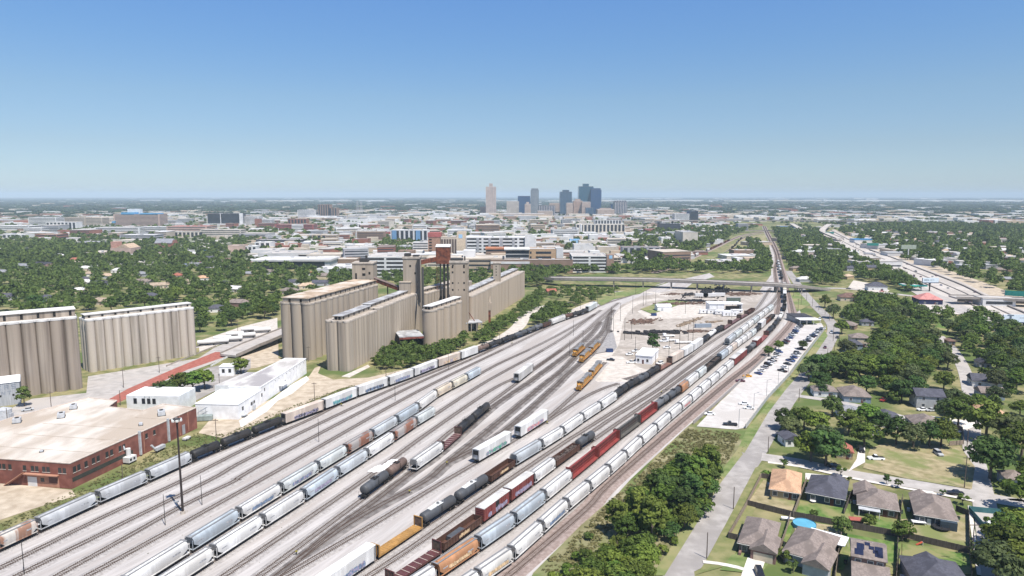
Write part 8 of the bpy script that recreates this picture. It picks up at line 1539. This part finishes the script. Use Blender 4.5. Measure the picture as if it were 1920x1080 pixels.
def heap(label, u, v, L, wd, n, mat, seed, rz=.6, h=.8):
 x, y = g(u, v); r = thing("scrap_pile", label, "scrap pile", (x, y, 0), rz); R = random.Random(seed); m = MB()
 for i in range(n):
  a, b = R.gauss(0, L / 3.2), R.gauss(0, wd / 3.2); l, q = R.uniform(.5, 2.2), R.uniform(.15, .5); z0 = R.uniform(0, .4) * h; m.box(a - l, a + l, b - q, b + q, z0, z0 + R.uniform(.2, .7) * h, 0, R.uniform(-.7, .7))
 tag(m.build("scrap", mat, r), kind="stuff"); return r
sc1 = M("scrap_brown", (.12, .075, .055), var=.4, sc=.8, c2=(.24, .15, .11)); sc2 = M("scrap_dark", (.035, .033, .036), var=.5, sc=.8); sc3 = M("scrap_tan", (.24, .18, .125), var=.35, sc=.8)
for lab, u, v, L, wd, n, mt, rz, h in (("reddish heap of sleepers and rail scrap on bare dirt", 1207, 603, 22, 12, 130, sc1, .9, 1), ("dark row of vehicle parts beside the lone tree", 1192, 626, 20, 4, 70, sc2, -.4, 1.3), ("dark jumble of machinery behind the lone tree", 1240, 624, 24, 7, 110, sc2, .05, 1.6), ("line of brown ties stacked on the dirt", 1285, 607, 26, 4, 80, sc3, .9, .8), ("second shorter line of brown ties", 1302, 600, 18, 3, 50, sc3, .9, .8), ("brown plank stacks by the freight string", 1335, 604, 14, 4, 40, sc3, .4, .8), ("brown debris round the grey container", 1304, 622, 16, 8, 60, sc1, .2, .8), ("black row of track panels below the overpass", 1322, 549, 40, 9, 150, sc2, 1.2, 1.6), ("largest black stack of rail stock below the overpass", 1352, 545, 46, 12, 200, sc2, 1.3, 2.2), ("brown heap of ties at the scrap yard's north end", 1390, 552, 26, 14, 120, sc1, .2, 1.3), ("dark heap of parts by the orange soil strip", 1290, 553, 26, 6, 80, sc2, 1.1, 1.3), ("brown bundle near the grass island", 1262, 552, 16, 6, 50, sc1, .4, 1), ("mixed machinery row behind the small white shed", 1270, 570, 30, 8, 130, sc1, .1, 1.4), ("dark vehicles and parts behind the white trailers", 1300, 565, 26, 7, 110, sc2, -.1, 1.5)):
 heap(lab, u, v, L, wd, n, mt, int(u), rz, h)
x, y = g(1318, 614); CT = thing("container", "blue-grey shipping container on brown debris", "container", (x, y, 0), .15); MB().box(-6, 6, -1.25, 1.25, .1, 2.7).build("box", M("cont_grey", (.24, .28, .33), stretch=(8, 1, .3), sc=1), CT); MB().box(6, 6.06, -1.15, 1.15, .2, 2.6).build("door", M("cont_door", (.18, .2, .24)), CT)
x, y = g(1243, 582); SW = thing("small_shed", "small white shed on the grass island edge", "shed", (x, y, 0), .1); MB().box(-6, 6, -4, 4, 0, 4.0).build("wall", whw_m, SW); m = MB(); m.rings([[(x_, y_, z_) for y_, z_ in ((-4.4, 4), (0, 5.6), (4.4, 4))] for x_ in (-6.3, 6.3)]); m.build("roof", whr_m, SW); MB().box(-3, -1, -4.08, -4, 0, 2.6).build("door", galv_m, SW)
x, y = g(1352, 586); SC2 = thing("yard_shelter", "white open-fronted yard building with dark bay among trailers", "building", (x, y, 0), -.02); MB().box(-9, 3, 2, 14, 0, 6.5).build("wall", whw_m, SC2); MB().box(-9.4, 18, 1.6, 14.4, 6.5, 7.0).build("roof", whr_m, SC2); MB().box(4, 15, 1.9, 2.1, 0, 5.2).build("bay", hole_m, SC2); MB().box(17, 17.5, 2, 14, 0, 6.5).build("side_wall", whw_m, SC2)
for i, (u, v, L) in enumerate(((1327, 588, 13), (1341, 588.5, 13), (1356, 590, 13), (1369, 593, 12), (1381, 588, 9))):
 x, y = g(u, v); r = thing("site_trailer", f"white site office trailer, {nth(i + 1)} from the scrap yard's open dirt", "trailer", (x, y, 0), -.02, "white site trailers in the scrap yard"); MB().box(-L / 2, L / 2, -1.5, 1.5, .5, 3.3).build("body", whw_m, r); MB().box(-L / 2 - .1, L / 2 + .1, -1.6, 1.6, 3.3, 3.45).build("roof", whr_m, r); MB().box(-1.6, -.7, -1.56, -1.5, .6, 2.6).build("door", galv_m, r)
 for px_ in (-L * .3, L * .28): MB().box(px_ - .5, px_ + .5, -1.56, -1.5, 1.6, 2.5).build("window", glassd_m, r)
 MB().box(-L / 2 + 1, L / 2 - 1, -1, 1, 0, .5).build("skirt", dark_m, r)
for i, (u, v) in enumerate(((1315, 558), (1330, 558), (1347, 557))): trailer(u, v, 0, 12, f"pale box trailer in the scrap yard's back row, {nth(i + 1)} from the grass island", group="box trailers at the back of the scrap yard")
tn = simple("round_tank", "pinkish round tank behind the site trailers", "tank", 1334, 577, [("shell", M("tank_pink", (.34, .2, .18)), MB().tube((0, 0, 0), (0, 0, 4), 3, 3, 16)), ("lid", BM["tan"], MB().tube((0, 0, 4), (0, 0, 4.4), 3.05, 1, 16))])
simple("container", "dark green container at the north end of the yard building", "container", 1375, 566, [("box", M("cont_green", (.10, .13, .11)), MB().box(-6, 6, -1.5, 1.5, .1, 4)), ("roof", RM["grey"], MB().box(-6.1, 6.1, -1.6, 1.6, 4, 4.15))])
for u, v, lab, w in ((1254, 632, "flatbed truck with white cab beside the lone dark tree", 8), (1282, 644, "long flatbed trailer by the tall yard poles", 11), (1257, 640, "white tool trailer behind the lone dark tree", 6)):
 x, y = g(u, v); r = thing("flatbed", lab, "trailer", (x, y, 0), .1); MB().box(-w / 2, w / 2, -1.2, 1.2, .9, 1.25).build("bed", whw_m, r); MB().box(-w / 2, -w / 2 + 2, -1.1, 1.1, 1.25, 2.6).build("cab", whw_m, r); MB().tube((w / 2 - 1, -1.1, .45), (w / 2 - 1, 1.1, .45), .45).tube((-w / 2 + 1, -1.1, .45), (-w / 2 + 1, 1.1, .45), .45).build("axle", tyre_m, r)
for i, (u, v, w) in enumerate(((556, 1041, "where the oily track splits off"), (768, 926, "beside the merging dark tracks"), (838, 872, "below the loose white boxcars"), (1026, 796, "behind the farther loose boxcar"), (640, 762, "beside the graffitied reefers"), (882, 676, "at the ladder track's third switch"), (960, 645, "at the ladder track's fourth switch"), (1146, 600, "at the head of the locomotive tracks"), (1240, 738, "between the two mid-yard running tracks"))):
 simple("switch_stand", f"dark low switch stand {w}", "switch stand", u, v, [("stand", steel_m, MB().box(-.9, .9, -.12, .12, .1, .3).box(-.15, .15, -.15, .15, .3, .9)), ("target", M("target_plate", (.3, .05, .03) if i % 2 else (.35, .3, .05)), MB().box(-.3, .3, -.03, .03, .95, 1.35))], .5)
# white tarps by the tank pair
for i, (u, v, s) in enumerate(((710, 880, 2.6), (733, 868, 2.2))):
 x, y = g(u, v); R = random.Random(i); m = MB(); n = 12; ring0 = [(s * R.uniform(.7, 1.3) * math.cos(t) * 1.5, s * R.uniform(.6, 1.1) * math.sin(t) * .9, .3) for t in [2 * math.pi * k / n for k in range(n)]]; ring1 = [(a * .55 + R.uniform(-.2, .2), b * .55, .7 + R.uniform(-.1, .35)) for a, b, c in ring0]; m.rings([ring0, ring1]); tag(m.build("tarp", M("tarp_white", (.78, .78, .78)), None, loc=(x, y, 0), rz=.9), ("larger crumpled white tarp on the ground beside the dark grey tank car", "smaller crumpled white tarp beside the rusty tank car")[i], "tarp")
# billboards
def billboard(label, u0, u1, vt, vb, y, lines, face=(.55, .63, .70), rz=0.0, word=None):
 x0, x1 = xat(u0, y), xat(u1, y); z1, z0 = zat(vt, y), zat(vb, y); w = x1 - x0; r = thing("billboard", label, "billboard", ((x0 + x1) / 2, y, 0), rz); a = w / 2
 MB().box(-a, a, -.3, .3, z0, z1).build("panel", M("sign_face_" + str(u0), face, var=.05), r); MB().box(-a - .2, a + .2, -.45, -.2, z0 - .7, z0).box(-a - .3, -a, -.45, .3, z0 - .7, z1).build("frame", M("sign_frame", (.03, .035, .07)), r); MB().tube((0, .6, 0), (0, .6, z0), .6, .6, 10).build("post", dark_m, r)
 lines(r, a, z0, z1); return r
y = g(1883, 612)[1]; navy = M("sign_navy", (.10, .13, .17)); gl = M("sign_grey", (.42, .46, .50))
def t_sign(r, a, z0, z1):
 h = z1 - z0; MB().box(-a * .72, -a * .62, -.36, -.31, z0 + h * .16, z1 - h * .06).box(-a * .82, -a * .52, -.365, -.31, z1 - h * .16, z1 - h * .02).box(-a * .745, -a * .595, -.367, -.31, z0 + h * .16, z0 + h * .32).build("letter", navy, r)
 MB().box(-a * .25, a * .9, -.36, -.31, z0 + h * .52, z0 + h * .66).build("text_line", gl, r)
billboard("pale billboard bearing a large T at the frame edge by the freeway", 1880, 1960, 590, 604, y, t_sign, rz=-.03)
def two_words(r, a, z0, z1):
 h = z1 - z0; lettering(r, "BACK", -a * .78, z0 + h * .32, a * .12, h * .36, a * .03, navy, -.31); lettering(r, "ACAI", -a * .05, z0 + h * .32, a * .12, h * .36, a * .035, gl, -.31)
billboard("pale billboard with two words above the freeway frontage", 1728, 1758, 521, 529.5, g(1749, 547)[1], two_words, (.60, .68, .73))
x, y = g(1702, 487); GS = thing("sign_pylon", "tall pale pylon sign among trees beyond the freeway", "sign", (x, y, 0)); MB().tube((0, 0, 0), (0, 0, 16), .8).build("post", BM["white"], GS); MB().box(-11, 11, -.6, .6, 16, 22).build("panel", M("sign_olive", (.30, .34, .27)), GS)
for i, (u, v) in enumerate(((1636, 468), (1555, 444), (1906, 570))):
 x, y = g(u, v); q = thing("gantry_sign", ("green gantry sign over the freeway's mid section", "far green gantry sign near the flyover", "green gantry sign by the cross-street bridge")[i], "road sign", (x, y, 0), -.5); MB().box(-9, 9, -.2, .2, 7, 11.5).build("panel", M("sign_green", (.03, .25, .20)), q); MB().tube((-9, .4, 0), (-9, .4, 12), .3).tube((9, .4, 0), (9, .4, 12), .3).build("post", galv_m, q)
x, y = g(1711, 545); TS = thing("fuel_station", "teal and white fuel station canopy below the pale billboard", "fuel station", (x, y, 0), -.1); MB().box(-11, 11, -6, 6, 5, 6.4).build("canopy", M("teal_band", (.05, .42, .33)), TS); MB().box(-10.5, 10.5, -5.5, 5.5, 6.4, 6.6).build("canopy_roof", BM["pale"], TS)
for px_ in (-8, 0, 8): MB().box(px_ - .3, px_ + .3, -.3, .3, 0, 5).build("column", BM["white"], TS)
x, y = g(1614, 455); BR = thing("blue_building", "bright blue flat-roofed shop beyond the freeway", "building", (x, y, 0)); MB().box(-18, 18, -10, 10, 0, 6).build("wall", BM["white"], BR); MB().box(-18.4, 18.4, -10.4, 10.4, 6, 8).build("roof", M("roof_blue", (.06, .22, .42)), BR)
for i, (u, v, w, c) in enumerate(((1862, 478, 40, "brick"), (1780, 481, 30, "brown"), (1830, 500, 40, "white"), (1890, 490, 40, "pale"), (1660, 447, 40, "tan"), (1900, 455, 50, "cream"), (1760, 440, 60, "white"), (1840, 430, 60, "pale"), (1700, 427, 60, "white"), (1530, 490, 22, "white"), (1548, 482, 26, "red"), (1580, 488, 20, "grey"), (1490, 460, 26, "white"), (1478, 428, 60, "sky"), (1875, 575, 26, "white"))):
 x, y = g(u, v); r = thing("low_building", f"{c if c not in ('sky', 'pale', 'red') else {'sky': 'pale blue', 'pale': 'pale grey', 'red': 'dark red'}[c]} low building among trees on the freeway side of town", "building", (x, y + 6, 0), -.15, f"{c} low buildings on the freeway side"); MB().box(-w / 2, w / 2, -6, 10, 0, 6.5).build("wall", BM[c], r); MB().box(-w / 2 - .3, w / 2 + .3, -6.3, 10.3, 6.5, 7.2).build("roof", RM["pale"], r); MB().box(-w * .4, w * .4, -6.1, -6, 2, 4.5).build("window_band", band_m, r)
x, y = g(1033, 553); RB2 = house("small red-roofed hut on the wooded slope before the overpass", (x, y), 9, 8, .2, "red", "tan", hip=False, h=4, detail=1)
# lot fences
fence("grey wire fence along the parking lot's street side", [(1398, 804), (1440, 748), (1482, 703), (1530, 640), (1548, 616)], 2.0, M("wire_mesh", (.36, .37, .37)), 8); fence("grey retaining fence between the tracks and the parking lot", [(1300, 796), (1350, 752), (1402, 704), (1440, 668), (1470, 640)], 1.6, M("grey_fence", (.28, .26, .25), stretch=(3, 3, .2), sc=2), 5)
fence("low white balustrade on the near side of the brick-paved street", [(395, 688), (420, 674), (452, 659)], 1.1, whw_m, 2.5); fence("low pale balustrade on the elevator side of the brick-paved street", [(312, 688), (350, 672), (405, 650)], 1.0, slab_m, 2.5)
# ------------------------------------------------------------ the air
hz_m = bpy.data.materials.new("haze_air"); hz_m.use_nodes = True; t = hz_m.node_tree; t.nodes.clear(); ho = t.nodes.new("ShaderNodeOutputMaterial"); hv = t.nodes.new("ShaderNodeVolumePrincipled")
hv.inputs["Color"].default_value = (.74, .90, 1, 1); hv.inputs["Density"].default_value = 7.5e-5; hv.inputs["Anisotropy"].default_value = -.12; t.links.new(hv.outputs[0], ho.inputs["Volume"])
tag(MB().box(-30500, 30500, -2500, 30500, -1.0, 182).build("haze", hz_m), "thin pale summer haze over the whole city", None, None, "stuff")
